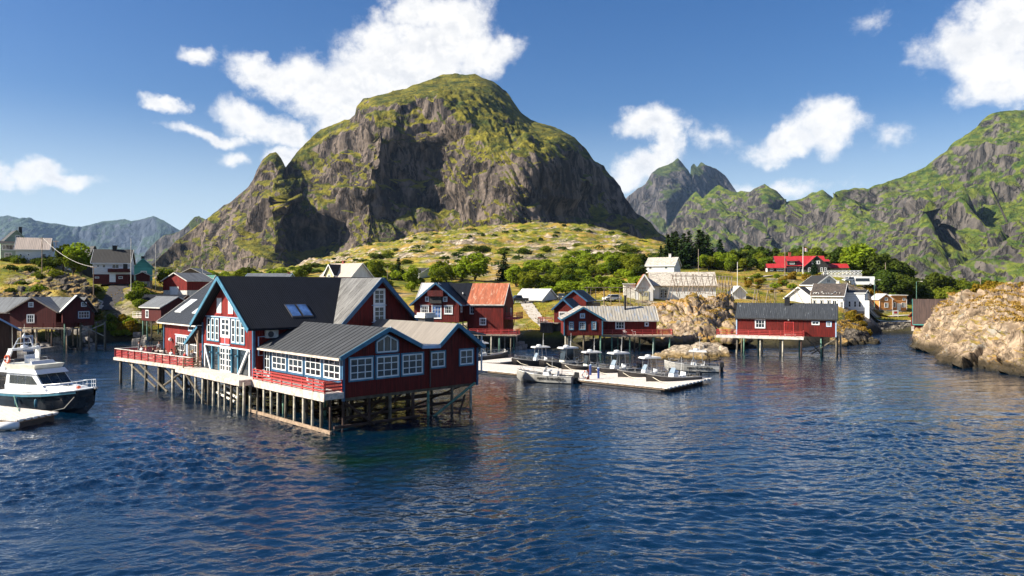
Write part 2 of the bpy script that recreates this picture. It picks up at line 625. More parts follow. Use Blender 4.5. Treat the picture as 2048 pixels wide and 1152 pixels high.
M['blue'] = simple("blue_paint", (0.055, 0.19, 0.285), 0.5, var=0.25)
M['blue_d'] = simple("dark_blue_paint", (0.03, 0.10, 0.19), 0.5, var=0.25)
M['white'] = simple("white_paint", (0.78, 0.78, 0.76), 0.5, var=0.1)
M['white_old'] = simple("weathered_white_paint", (0.66, 0.62, 0.55), 0.6, var=0.3)
M['pale_blue'] = simple("pale_blue_paint", (0.38, 0.52, 0.68), 0.5, var=0.15)
M['rail_red'] = simple("rail_red_paint", (0.42, 0.045, 0.04), 0.55, var=0.3, scale=3)
M['deck'] = boards("deck_plank", (0.60, 0.50, 0.42), 0.14, 0.35, 0.75, weather=0.3)
M['deck_w'] = boards("bleached_plank", (0.74, 0.67, 0.60), 0.14, 0.25, 0.75, weather=0.25)
M['fascia'] = simple("bleached_timber", (0.62, 0.52, 0.44), 0.7, var=0.4, scale=2.5, bump=0.3)
M['pile'] = simple("pile_timber", (0.12, 0.10, 0.07), 0.8, var=0.5, scale=2.0, bump=0.5)  # timber colour darkened to carry the shade under the buildings
M['pile_l'] = simple("grey_pile_timber", (0.44, 0.40, 0.31), 0.8, var=0.5, scale=2.0, bump=0.5)
M['pile_g'] = simple("green_pile_timber", (0.11, 0.22, 0.16), 0.8, var=0.5, scale=2.0, bump=0.5)
M['pile_b'] = simple("brown_pile_timber", (0.06, 0.032, 0.022), 0.8, var=0.5, scale=2.0, bump=0.5)  # darkened likewise, under-floor shade is put into the colour
M['timber'] = simple("raw_timber", (0.34, 0.24, 0.16), 0.8, var=0.4, scale=3.0, bump=0.3)
M['grey_timber'] = simple("grey_timber", (0.28, 0.22, 0.17), 0.8, var=0.4, scale=3.0, bump=0.3)
M['roof_dark'] = roofing("dark_roof_sheet", (0.010, 0.012, 0.018), 0.22, 0.55, axis='x', blotch=0.35, spec=0.12)
M['roof_dark_y'] = roofing("dark_roof_sheet_across", (0.022, 0.025, 0.031), 0.22, 0.55, axis='y', blotch=0.35, spec=0.25)
M['roof_felt'] = roofing("roof_felt", (0.050, 0.053, 0.058), 0.0, 0.75, axis='y', blotch=0.3, spec=0.3)
M['roof_tan'] = roofing("tan_roof_felt", (0.205, 0.18, 0.155), 0.0, 0.8, axis='y', blotch=0.2)
M['roof_grey_y'] = roofing("weathered_grey_roof", (0.19, 0.185, 0.175), 0.16, 0.6, stain=((0.07, 0.065, 0.06), 0.5), axis='y', blotch=0.4)
M['roof_grey'] = roofing("grey_roof_sheet", (0.14, 0.15, 0.16), 0.3, 0.6, axis='x', blotch=0.4)
M['roof_grey2'] = roofing("grey_roof_sheet_across", (0.16, 0.165, 0.17), 0.3, 0.6, axis='y', blotch=0.4)
M['roof_rust'] = roofing("rusty_roof_sheet", (0.42, 0.12, 0.055), 0.25, 0.7, stain=((0.50, 0.30, 0.20), 0.52), axis='x', blotch=0.4)
M['roof_patina'] = roofing("patched_roof_sheet", (0.38, 0.345, 0.285), 0.5, 0.5, stain=((0.24, 0.27, 0.32), 0.50), axis='x', blotch=0.4)
M['roof_bird'] = roofing("bird_streaked_roof", (0.040, 0.045, 0.052), 0.3, 0.6, stain=((0.34, 0.36, 0.36), 0.60), axis='x', blotch=0.35, sc=1.0)
M['roof_brown'] = roofing("brown_roof_tile", (0.070, 0.042, 0.032), 0.35, 0.7, axis='x', blotch=0.35)
M['roof_black'] = roofing("black_roof_tile", (0.025, 0.023, 0.022), 0.3, 0.7, axis='x', blotch=0.3)
M['roof_red'] = roofing("red_roof_sheet", (0.40, 0.024, 0.026), 0.3, 0.55, axis='x', blotch=0.2)
M['roof_red_y'] = roofing("red_roof_sheet_across", (0.40, 0.024, 0.026), 0.3, 0.55, axis='y', blotch=0.2)
M['roof_pinktan'] = roofing("pale_pink_roof_sheet", (0.50, 0.40, 0.33), 0.4, 0.6, axis='x', blotch=0.2)
M['roof_pale'] = roofing("pale_grey_roof", (0.56, 0.55, 0.53), 0.4, 0.6, axis='x', blotch=0.2)
M['roof_teal'] = roofing("green_roof_sheet", (0.10, 0.26, 0.20), 0.4, 0.6, axis='x', blotch=0.2)
M['slate'] = shingles("stone_shingles", (0.60, 0.54, 0.45), (0.42, 0.37, 0.31))
M['slate_d'] = shingles("brown_slate", (0.10, 0.075, 0.062), (0.045, 0.036, 0.032))
M['glass'] = glass_pane("window_glass")
M['glass_b'] = glass_pane("blue_window_glass", (0.05, 0.10, 0.22))
M['skyglass'] = simple("skylight_glass", (0.62, 0.64, 0.66), 0.12, var=0.1)
M['metal'] = simple("galvanised_metal", (0.42, 0.42, 0.42), 0.35, 0.7, var=0.2)
M['dark_metal'] = simple("dark_metal", (0.06, 0.06, 0.065), 0.45, 0.3, var=0.2)
M['concrete'] = simple("concrete", (0.42, 0.40, 0.37), 0.85, var=0.25, bump=0.3)
M['stone'] = simple("cut_stone", (0.30, 0.27, 0.24), 0.85, var=0.5, bump=0.6, scale=2)
M['asphalt'] = simple("asphalt", (0.055, 0.05, 0.05), 0.85, var=0.3, bump=0.3)
M['gravel'] = simple("gravel", (0.48, 0.43, 0.36), 0.9, var=0.3, bump=0.4, bscale=20)
M['brick'] = simple("brick_red", (0.28, 0.07, 0.045), 0.8, var=0.3, scale=4)
M['black'] = simple("black_rubber", (0.012, 0.012, 0.013), 0.5, var=0.2)
# ---------------------------------------------------------------- water
wm = water_mat()
def build_water():
    """harbour surface: a sheet with real wavelets near the camera, calmer and flatter far out"""
    xs = np.concatenate([np.arange(-1000, -100, 14.0), np.arange(-100, 2150, 4.0), np.arange(2150, 3050.1, 14.0)])
    pys = np.concatenate([np.arange(1290, 640, -1.3), np.arange(640, 574, -2.0), [572.5, 571.2]])
    YY = CAMH * FPX / (pys - HORIZON)
    PX, Yg = np.meshgrid(xs, YY)
    Xg = (PX - 1024) / FPX * Yg
    dY = np.abs(np.gradient(YY))[:, None] + 0 * Xg
    r = np.random.default_rng(5)
    Z = np.zeros_like(Xg)
    wx = 1.4 * fbm(Xg / 14, Yg / 14, Xg * 0, 2, seed=201); wy = 1.4 * fbm(Xg / 14, Yg / 14, Xg * 0 + 7, 2, seed=202)
    lams = np.exp(r.uniform(math.log(0.42), math.log(4.2), 52))
    mods = [fbm(Xg / s_, Yg / s_, Xg * 0 + k, 2, seed=210 + k) for k, s_ in enumerate((7, 11, 16, 9))]
    for k, lam in enumerate(lams):
        ang = R(98) + r.normal() * R(34)
        kx, ky = math.cos(ang), math.sin(ang)
        slope = 0.046 if lam < 1.5 else 0.021
        a = slope * lam / (2 * math.pi) * 1.25
        keep = np.clip((lam / (2.2 * dY) - .6) / .8, 0, 1)
        ph = (Xg + wx) * kx + (Yg + wy) * ky
        env = np.clip(.75 + 1.1 * mods[k % 4], .1, 1.9)
        Z += a * keep * env * np.sin(2 * math.pi * ph / lam + r.uniform(0, 6.28))
    wind = fbm(Xg / 34, Yg / 60, Xg * 0, 3, 0.5, seed=230)
    lee = np.clip((Yg - 60) / 60, 0, 1) * np.clip((1150 - PX) / 300, 0, 1)
    Z *= np.clip(1.0 + 1.2 * wind, .3, 1.7) * (1 - .45 * lee)
    # wake of the skiff under way
    ax, ay = (1445 - 1024) / FPX * 103.5, 103.5
    bx, by = (1690 - 1024) / FPX * 94.0, 94.0
    t = np.clip(((Xg - ax) * (bx - ax) + (Yg - ay) * (by - ay)) / ((bx - ax) ** 2 + (by - ay) ** 2), 0, 1)
    d = np.hypot(Xg - ax - t * (bx - ax), Yg - ay - t * (by - ay))
    wd = .5 + 1.6 * t
    Z += .10 * np.exp(-(d / wd) ** 2) * (1 - t) * (1 + .8 * fbm(Xg * 1.4, Yg * 1.4, Xg * 0, 3, seed=240)) * (t > 0) * (t < 1)
    return grid_mesh('water', Xg, Yg, Z, wm, True)


build_water()
tag(mesh_obj("water_beyond", [(-9000, -400, -.6), (9000, -400, -.6), (9000, 14000, -.6), (-9000, 14000, -.6)], [(0, 1, 2, 3)], wm), kind='structure')
tag(mesh_obj("sea_bed", [(-9000, -400, -30), (9000, -400, -30), (9000, 14000, -30), (-9000, 14000, -30)], [(0, 1, 2, 3)], M['stone']), kind='structure')


# ---------------------------------------------------------------- mountains
def interp_poly(pts, xs):
    p = np.array(sorted(pts), float)
    return np.interp(xs, p[:, 0], p[:, 1])


def rbf(ctrl, qx, qy, smooth=1e-3, sx=1.0, sy=1.0):
    c = np.array(ctrl, float)
    a = c[:, 0] / 100 * sx
    b = c[:, 1] / 100 * sy
    n = len(c)
    r = np.hypot(a[:, None] - a[None], b[:, None] - b[None])
    A = np.zeros((n + 3, n + 3))
    A[:n, :n] = r + np.eye(n) * smooth
    A[:n, n] = 1; A[:n, n + 1] = a; A[:n, n + 2] = b
    A[n, :n] = 1; A[n + 1, :n] = a; A[n + 2, :n] = b
    w = np.linalg.solve(A, np.concatenate([c[:, 2], np.zeros(3)]))
    qa, qb = qx / 100 * sx, qy / 100 * sy
    out = w[n] + w[n + 1] * qa + w[n + 2] * qb
    for i in range(n):
        out = out + w[i] * np.hypot(qa - a[i], qb - b[i])
    return out


def cells3(x, y, z, seed):
    """jointed rock: each block sits a little in or out, with a dark crack round it"""
    xi, yi, zi = np.floor(x), np.floor(y), np.floor(z)
    d1 = np.full(x.shape, 9.0); d2 = np.full(x.shape, 9.0); val = np.zeros(x.shape)
    for dx in (-1, 0, 1):
        for dy in (-1, 0, 1):
            for dz in (-1, 0, 1):
                cx, cy, cz = xi + dx, yi + dy, zi + dz
                d = np.sqrt((cx + _hash(cx, cy, cz, seed) - x) ** 2 + (cy + _hash(cx, cy, cz, seed + 1) - y) ** 2 + (cz + _hash(cx, cy, cz, seed + 2) - z) ** 2)
                v = _hash(cx, cy, cz, seed + 3)
                closer = d < d1
                d2 = np.where(closer, d1, np.minimum(d2, d))
                val = np.where(closer, v, val)
                d1 = np.where(closer, d, d1)
    edge = np.clip((d2 - d1) / .22, 0, 1)
    return (val - 0.5) * 0.9 * edge - 0.55 * (1 - edge) - 0.15 * d1


def surf_normals(X, Y, Z):
    dXu, dYu, dZu = np.gradient(X, axis=1), np.gradient(Y, axis=1), np.gradient(Z, axis=1)
    dXv, dYv, dZv = np.gradient(X, axis=0), np.gradient(Y, axis=0), np.gradient(Z, axis=0)
    nx, ny, nz = dYu * dZv - dZu * dYv, dZu * dXv - dXu * dZv, dXu * dYv - dYu * dXv
    ln = np.sqrt(nx * nx + ny * ny + nz * nz) + 1e-9
    sg = np.where(ny > 0, -1.0, 1.0)
    return nx / ln * sg, ny / ln * sg, nz / ln * sg


def relief(name, sil, base, ctrl, x0, x1, step, rows, mat, amp, nscale, stretch=(1, 1, 0.35), jag=2.5, back=0.9, seed=1, tilt=0.35, back_rows=14, fine=0.35, zlow=-15, smooth=True, backlen=1.0, ridged=0.6, blocks=0.0, jscale=14.0, benches=0.28, drape=False):
    """a landform seen from the harbour: crest line, foot line and the distance of its spurs, gullies and ledges; closed behind by a back slope"""
    xs = np.arange(x0, x1 + 0.1, step)
    top = interp_poly(sil, xs) + jag * fbm(xs / jscale, xs * 0 + seed, xs * 0, 4, 0.6, seed=seed)
    bot = interp_poly(base, xs)
    top = np.minimum(top, bot - 0.5)
    t = np.linspace(0, 1, rows)[:, None]
    px = np.repeat(xs[None], rows, 0)
    py = bot[None] + (top - bot)[None] * t
    D = rbf(ctrl, px, py)
    X, Y, Z = px2w(px, py, D)
    s = nscale
    sx = (X + tilt * Z) * stretch[0] / s
    sy = Y * 0.0 + 3.1
    sz = (Z - tilt * 0.4 * X) * stretch[2] / s
    n1 = fbm(sx, sy, sz, 6, 0.55, seed=seed, ridged=True)
    n2 = fbm(X / s * 0.8, sy, Z / s * 0.9, 6, 0.55, seed=seed + 50)
    # ledges: rock steps back in benches
    zz = Z / s * 1.3 + 1.2 * fbm(X / s * 0.35, sy, Z / s * 0.3, 3, seed=seed + 90)
    bench = (zz - np.floor(zz))
    bench = np.where(bench < 0.75, bench / 0.75, (1 - bench) / 0.25) - 0.5
    disp = amp * (ridged * -n1 + (1 - ridged) * n2 * 1.3 + benches * bench) + amp * fine * (1.2 * fbm(sx * 5, sy, sz * 2.2, 4, 0.62, seed=seed + 7, ridged=True) + 0.7 * fbm(X / s * 6, sy, Z / s * 9, 3, 0.6, seed=seed + 8))
    if drape:
        # gullies and ribs that run down the slope
        X, Y, Z = px2w(px, py, D)
        nx, ny, nz = surf_normals(X, Y, Z)
        a, b, c = (X + tilt * Z) / s, Y / s * .4, (Z - .3 * tilt * X) / s * .4
        dd = amp * (-.6 * fbm(a, b, c, 5, .55, seed=seed, ridged=True) + .55 * fbm(X / s * .6, Y / s * .6, Z / s * .6, 5, .5, seed=seed + 50)
                    - .34 * fbm(a * 4.5, b * 3, c * 3, 5, .62, seed=seed + 7, ridged=True) + .12 * fbm(X / s * 9, Y / s * 9, Z / s * 9, 3, seed=seed + 8))
        # scarps
        sc = fbm(X / s * .5, Y / s * .5, Z / s * 1.1, 4, .5, seed=seed + 60)
        dd = dd + amp * .55 * np.clip(sc / .12, -1, 1)
        dd = dd * np.clip((1 - np.linspace(0, 1, rows)[:, None]) / .14, .10, 1)
        X, Y, Z = X + nx * dd, Y + ny * dd, Z + nz * dd
    elif blocks:
        # crags: displaced along the surface, block by block
        X, Y, Z = px2w(px, py, D)
        nx, ny, nz = surf_normals(X, Y, Z)
        q = 0.5 * fbm(X / 4, Y / 4, Z / 4, 3, seed=seed + 4)
        sh = X + .5 * Z
        c1 = cells3(sh / 2.7 + q, Y / 5.5 + q, (Z - .35 * X) / 4.2 + q, seed)
        c2 = cells3(sh / .95 + q * 2, Y / 1.9, (Z - .35 * X) / 1.7 + q * 2, seed + 5)
        dd = amp * 0.55 * fbm(X / s, Y / s, Z / s, 4, 0.5, seed=seed) + blocks * (c1 + 0.24 * c2) + .12 * blocks * fbm(X * 1.6, Y * 1.6, Z * 1.6, 3, seed=seed + 6)
        X, Y, Z = X + nx * dd, Y + ny * dd, Z + nz * dd
    else:
        D = D + disp
        X, Y, Z = px2w(px, py, D)
    bX, bY, bZ = [], [], []
    ridgeD = Y[-1] if (blocks or drape) else D[-1]
    for k in range(1, back_rows + 1):
        q = k / back_rows
        d = ridgeD * (1 + 0.25 * backlen * q)
        x = X[len(px) - 1] * (1 + 0.25 * backlen * q)
        z = Z[-1] + (zlow - Z[-1]) * q ** 1.25
        z = z + amp * 0.35 * fbm(x / s, d / s, z / s, 4, seed=seed + 3) * (1 if k < back_rows else 0)
        bX.append(x); bY.append(d); bZ.append(z)
    X = np.vstack([X, bX]); Y = np.vstack([Y, bY]); Z = np.vstack([Z, bZ])
    return grid_mesh(name, X, Y, Z, mat, smooth)


MM = rocky("mountain_rock", (0.185, 0.145, 0.118), (0.034, 0.028, 0.026), (0.21, 0.18, 0.020), (0.040, 0.058, 0.012), 0.010, (0.54, 0.70), (1, 1, 0.28), 10.0, bstr=1.0)
MR = rocky("green_mountain_rock", (0.125, 0.108, 0.094), (0.036, 0.033, 0.031), (0.14, 0.16, 0.022), (0.036, 0.070, 0.012), 0.009, (0.56, 0.76), (1, 1, 0.3), 10.0, bstr=1.0)
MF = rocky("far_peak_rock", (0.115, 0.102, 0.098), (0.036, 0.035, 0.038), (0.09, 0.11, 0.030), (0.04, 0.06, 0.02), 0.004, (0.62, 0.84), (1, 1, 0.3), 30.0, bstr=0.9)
MB_ = rocky("hazy_range_rock", (0.085, 0.10, 0.125), (0.040, 0.05, 0.068), (0.05, 0.08, 0.05), (0.035, 0.055, 0.05), 0.0016, (0.55, 0.8), (1, 1, 0.3), 60.0, bstr=0.7)  # bluish tint in these rock colours stands in for distance haze

# the domed mountain in the middle
dome_sil = [(285, 545), (320, 510), (360, 474), (400, 446), (440, 418), (470, 398), (495, 375), (508, 358), (515, 340), (527, 322), (540, 309), (552, 307), (562, 318), (572, 334),
            (585, 318), (610, 285), (640, 258), (665, 247), (700, 235), (708, 228), (712, 210), (725, 197), (770, 186), (810, 174), (850, 160), (885, 149), (915, 146), (950, 150),
            (985, 162), (1012, 182), (1030, 208), (1045, 228), (1062, 240), (1090, 247), (1120, 258), (1150, 272), (1172, 295), (1188, 318), (1210, 330), (1222, 352),
            (1240, 372), (1256, 400), (1275, 425), (1300, 447), (1325, 474), (1350, 500), (1390, 535)]
dome_base = [(285, 560), (1390, 560)]
dome_ctrl = [
    # x, y, distance
    (290, 550, 1340), (330, 520, 1310), (340, 545, 1260), (400, 450, 1350), (400, 520, 1235), (430, 560, 1180),
    (440, 425, 1330), (440, 500, 1225), (470, 405, 1290), (475, 460, 1170), (480, 540, 1090),
    (510, 370, 1260), (520, 430, 1120), (530, 530, 1030), (545, 312, 1290), (555, 345, 1215), (565, 400, 1100), (560, 480, 1045), (570, 555, 985),
    (585, 340, 1290), (600, 400, 1210), (620, 470, 1160), (640, 540, 1100),
    (600, 310, 1330), (640, 265, 1400), (650, 320, 1240), (650, 400, 1180), (660, 470, 1110), (665, 540, 1045),
    (700, 238, 1400), (705, 300, 1200), (715, 380, 1100), (720, 460, 1035), (720, 540, 985),
    (728, 232, 1250), (735, 260, 1140), (740, 320, 1105),
    (720, 200, 1440), (800, 178, 1500), (800, 208, 1250), (800, 240, 1185), (800, 300, 1165), (790, 380, 1135), (790, 450, 1060), (790, 540, 985),
    (880, 150, 1580), (880, 180, 1380), (880, 202, 1240), (870, 240, 1200), (865, 310, 1182), (860, 380, 1155), (855, 440, 1085), (850, 540, 985),
    (940, 148, 1580), (940, 190, 1330), (920, 230, 1200), (915, 300, 1150), (920, 380, 1095), (920, 450, 1025), (930, 540, 960),
    (1010, 185, 1560), (1000, 220, 1350), (985, 265, 1180), (985, 300, 1115), (985, 380, 1060), (985, 450, 1005), (990, 540, 950),
    (1060, 242, 1480), (1060, 265, 1300), (1050, 290, 1130), (1040, 320, 1055), (1040, 380, 1020), (1035, 440, 985), (1040, 540, 940),
    (1110, 256, 1480), (1110, 290, 1190), (1110, 320, 1110), (1110, 380, 1090), (1110, 425, 1060), (1110, 460, 1000), (1110, 540, 935),
    (1170, 300, 1420), (1165, 340, 1200), (1165, 400, 1150), (1165, 440, 1090), (1165, 500, 985),
    (1220, 352, 1380), (1220, 400, 1250), (1220, 450, 1150), (1220, 520, 1010), (1280, 432, 1360), (1280, 470, 1230), (1280, 530, 1080), (1340, 492, 1350), (1340, 540, 1150), (1390, 540, 1300)]
relief("mountain", dome_sil, dome_base, dome_ctrl, 286, 1390, 2.0, 280, MM, 23.0, 105.0, stretch=(1, 1, 0.42), jag=3.0, drape=True, seed=3, tilt=0.45, fine=0.30, ridged=0.62)

# the long green mountain on the right
right_sil = [(1560, 500), (1600, 470), (1640, 440), (1665, 400), (1670, 382), (1690, 375), (1735, 374), (1800, 352), (1850, 330), (1890, 300), (1920, 274), (1950, 254), (1975, 232), (2000, 221), (2030, 219), (2060, 216), (2110, 190), (2200, 170), (2330, 190)]
right_base = [(1560, 560), (2330, 600)]
right_ctrl = [(1565, 520, 2300), (1600, 500, 2200), (1640, 450, 2250), (1670, 390, 2300), (1670, 430, 2200), (1680, 470, 2050), (1690, 540, 1800),
              (1740, 378, 2300), (1740, 420, 2180), (1735, 470, 2020), (1740, 545, 1700),
              (1800, 355, 2300), (1800, 400, 2120), (1800, 440, 1950), (1800, 490, 1750), (1800, 560, 1450),
              (1860, 326, 2300), (1860, 370, 2080), (1870, 410, 1850), (1880, 440, 1620), (1880, 480, 1480), (1880, 560, 1250),
              (1885, 430, 1560), (1900, 455, 1590), (1925, 470, 1500),
              (1920, 277, 2280), (1930, 330, 2050), (1940, 380, 1800), (1950, 415, 1520), (1960, 445, 1430), (1960, 490, 1320), (1960, 570, 1100),
              (2000, 224, 2280), (2000, 270, 2140), (2000, 330, 1950), (2000, 380, 1700), (2010, 420, 1430), (2010, 470, 1300), (2020, 570, 1020),
              (2060, 220, 2250), (2060, 300, 1950), (2060, 400, 1480), (2060, 470, 1180), (2060, 580, 930), (2200, 180, 2200), (2200, 330, 1700), (2200, 470, 1100), (2200, 590, 800), (2330, 200, 2150), (2330, 590, 700)]
relief("green_mountain", right_sil, right_base, right_ctrl, 1562, 2330, 2.4, 220, MR, 46.0, 190.0, stretch=(1, 1, 0.5), jag=3.0, drape=True, seed=11, tilt=-0.3, fine=0.26, ridged=0.5)

# green ridge between
ridge_sil = [(1290, 520), (1330, 470), (1352, 435), (1375, 400), (1393, 382), (1405, 398), (1420, 382), (1437, 371), (1450, 378), (1470, 385), (1482, 382), (1500, 383), (1512, 376), (1530, 369), (1552, 380), (1575, 405),
             (1600, 398), (1625, 388), (1645, 380), (1652, 386), (1668, 400), (1690, 420), (1730, 470), (1760, 520)]
ridge_base = [(1290, 545), (1760, 545)]
ridge_ctrl = [(1295, 530, 3600), (1340, 480, 3400), (1350, 530, 3000), (1393, 388, 3350), (1393, 430, 3150), (1400, 520, 2700), (1437, 376, 3300), (1440, 420, 3080), (1440, 470, 2850), (1440, 530, 2550),
              (1490, 385, 3200), (1490, 430, 3030), (1490, 480, 2750), (1490, 530, 2450), (1530, 372, 3000), (1530, 410, 2850), (1535, 460, 2620), (1540, 530, 2300),
              (1570, 404, 3000), (1575, 450, 2820), (1580, 530, 2350), (1600, 400, 2850), (1610, 440, 2650), (1620, 530, 2150), (1648, 384, 2700), (1648, 430, 2480), (1650, 480, 2250), (1650, 530, 2020),
              (1680, 412, 2750), (1690, 470, 2500), (1700, 530, 2150), (1750, 515, 2500)]
relief("green_ridge", ridge_sil, ridge_base, ridge_ctrl, 1292, 1758, 1.8, 130, MR, 60.0, 240.0, stretch=(1, 1, 0.55), jag=3.5, drape=True, seed=21, tilt=0.6, fine=0.26)

# the far twin peak
peak_sil = [(1180, 440), (1215, 420), (1250, 395), (1270, 380), (1290, 365), (1303, 345), (1318, 335), (1335, 328), (1348, 322), (1356, 315), (1364, 326), (1376, 342), (1380, 350), (1382, 332), (1388, 326), (1394, 335), (1402, 326), (1412, 330),
            (1432, 338), (1450, 350), (1468, 375), (1485, 400), (1520, 430), (1560, 470)]
peak_base = [(1180, 520), (1560, 520)]
peak_ctrl = [(1185, 480, 4700), (1250, 400, 4900), (1255, 500, 4200), (1300, 355, 4900), (1300, 420, 4500), (1300, 500, 4000), (1330, 335, 4900), (1335, 400, 4400), (1330, 500, 3900), (1356, 320, 4900), (1365, 370, 4700), (1385, 420, 4600), (1385, 500, 4000),
             (1388, 330, 5000), (1410, 332, 4950), (1415, 390, 4800), (1450, 355, 5000), (1450, 420, 4700), (1460, 500, 4100), (1550, 480, 4700)]
relief("far_peak", peak_sil, peak_base, peak_ctrl, 1182, 1558, 1.8, 100, MF, 75.0, 360.0, stretch=(1, 1, 0.5), jag=3.5, drape=True, seed=31, tilt=0.5, fine=0.25)

# the blue range far on the left, and the dark spur in front of it
left_sil = [(-160, 470), (-60, 442), (0, 432), (16, 430), (40, 436), (90, 446), (150, 455), (165, 455), (200, 445), (235, 441), (250, 438), (262, 443), (285, 436), (306, 430), (325, 438), (345, 450), (370, 462), (420, 480), (480, 520), (520, 545)]
left_base = [(-160, 560), (520, 560)]
left_ctrl = [(-150, 480, 9200), (-150, 550, 8000), (16, 433, 9300), (40, 480, 8600), (20, 550, 7800), (150, 458, 9300), (150, 500, 8900), (150, 550, 8200), (240, 445, 9300), (230, 500, 8700), (240, 550, 7800), (306, 433, 9000), (306, 480, 8400), (306, 550, 7600), (400, 480, 9000), (400, 550, 8000), (500, 545, 8600)]
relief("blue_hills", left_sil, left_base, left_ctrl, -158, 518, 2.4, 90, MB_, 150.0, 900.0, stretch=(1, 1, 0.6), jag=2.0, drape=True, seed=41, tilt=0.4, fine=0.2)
spur_sil = [(270, 545), (290, 505), (310, 482), (330, 467), (352, 463), (365, 458), (378, 445), (388, 434), (398, 431), (410, 436), (425, 450), (450, 480), (480, 520)]
spur_ctrl = [(275, 545, 3400), (310, 490, 3300), (315, 540, 3000), (350, 466, 3300), (350, 520, 2900), (395, 435, 3300), (395, 480, 3000), (395, 540, 2700), (470, 520, 3300)]
relief("dark_spur", spur_sil, [(270, 560), (480, 560)], spur_ctrl, 272, 478, 1.8, 70, MF, 50.0, 260.0, stretch=(1, 1, 0.5), jag=3.0, drape=True, seed=51, tilt=0.3, fine=0.25)

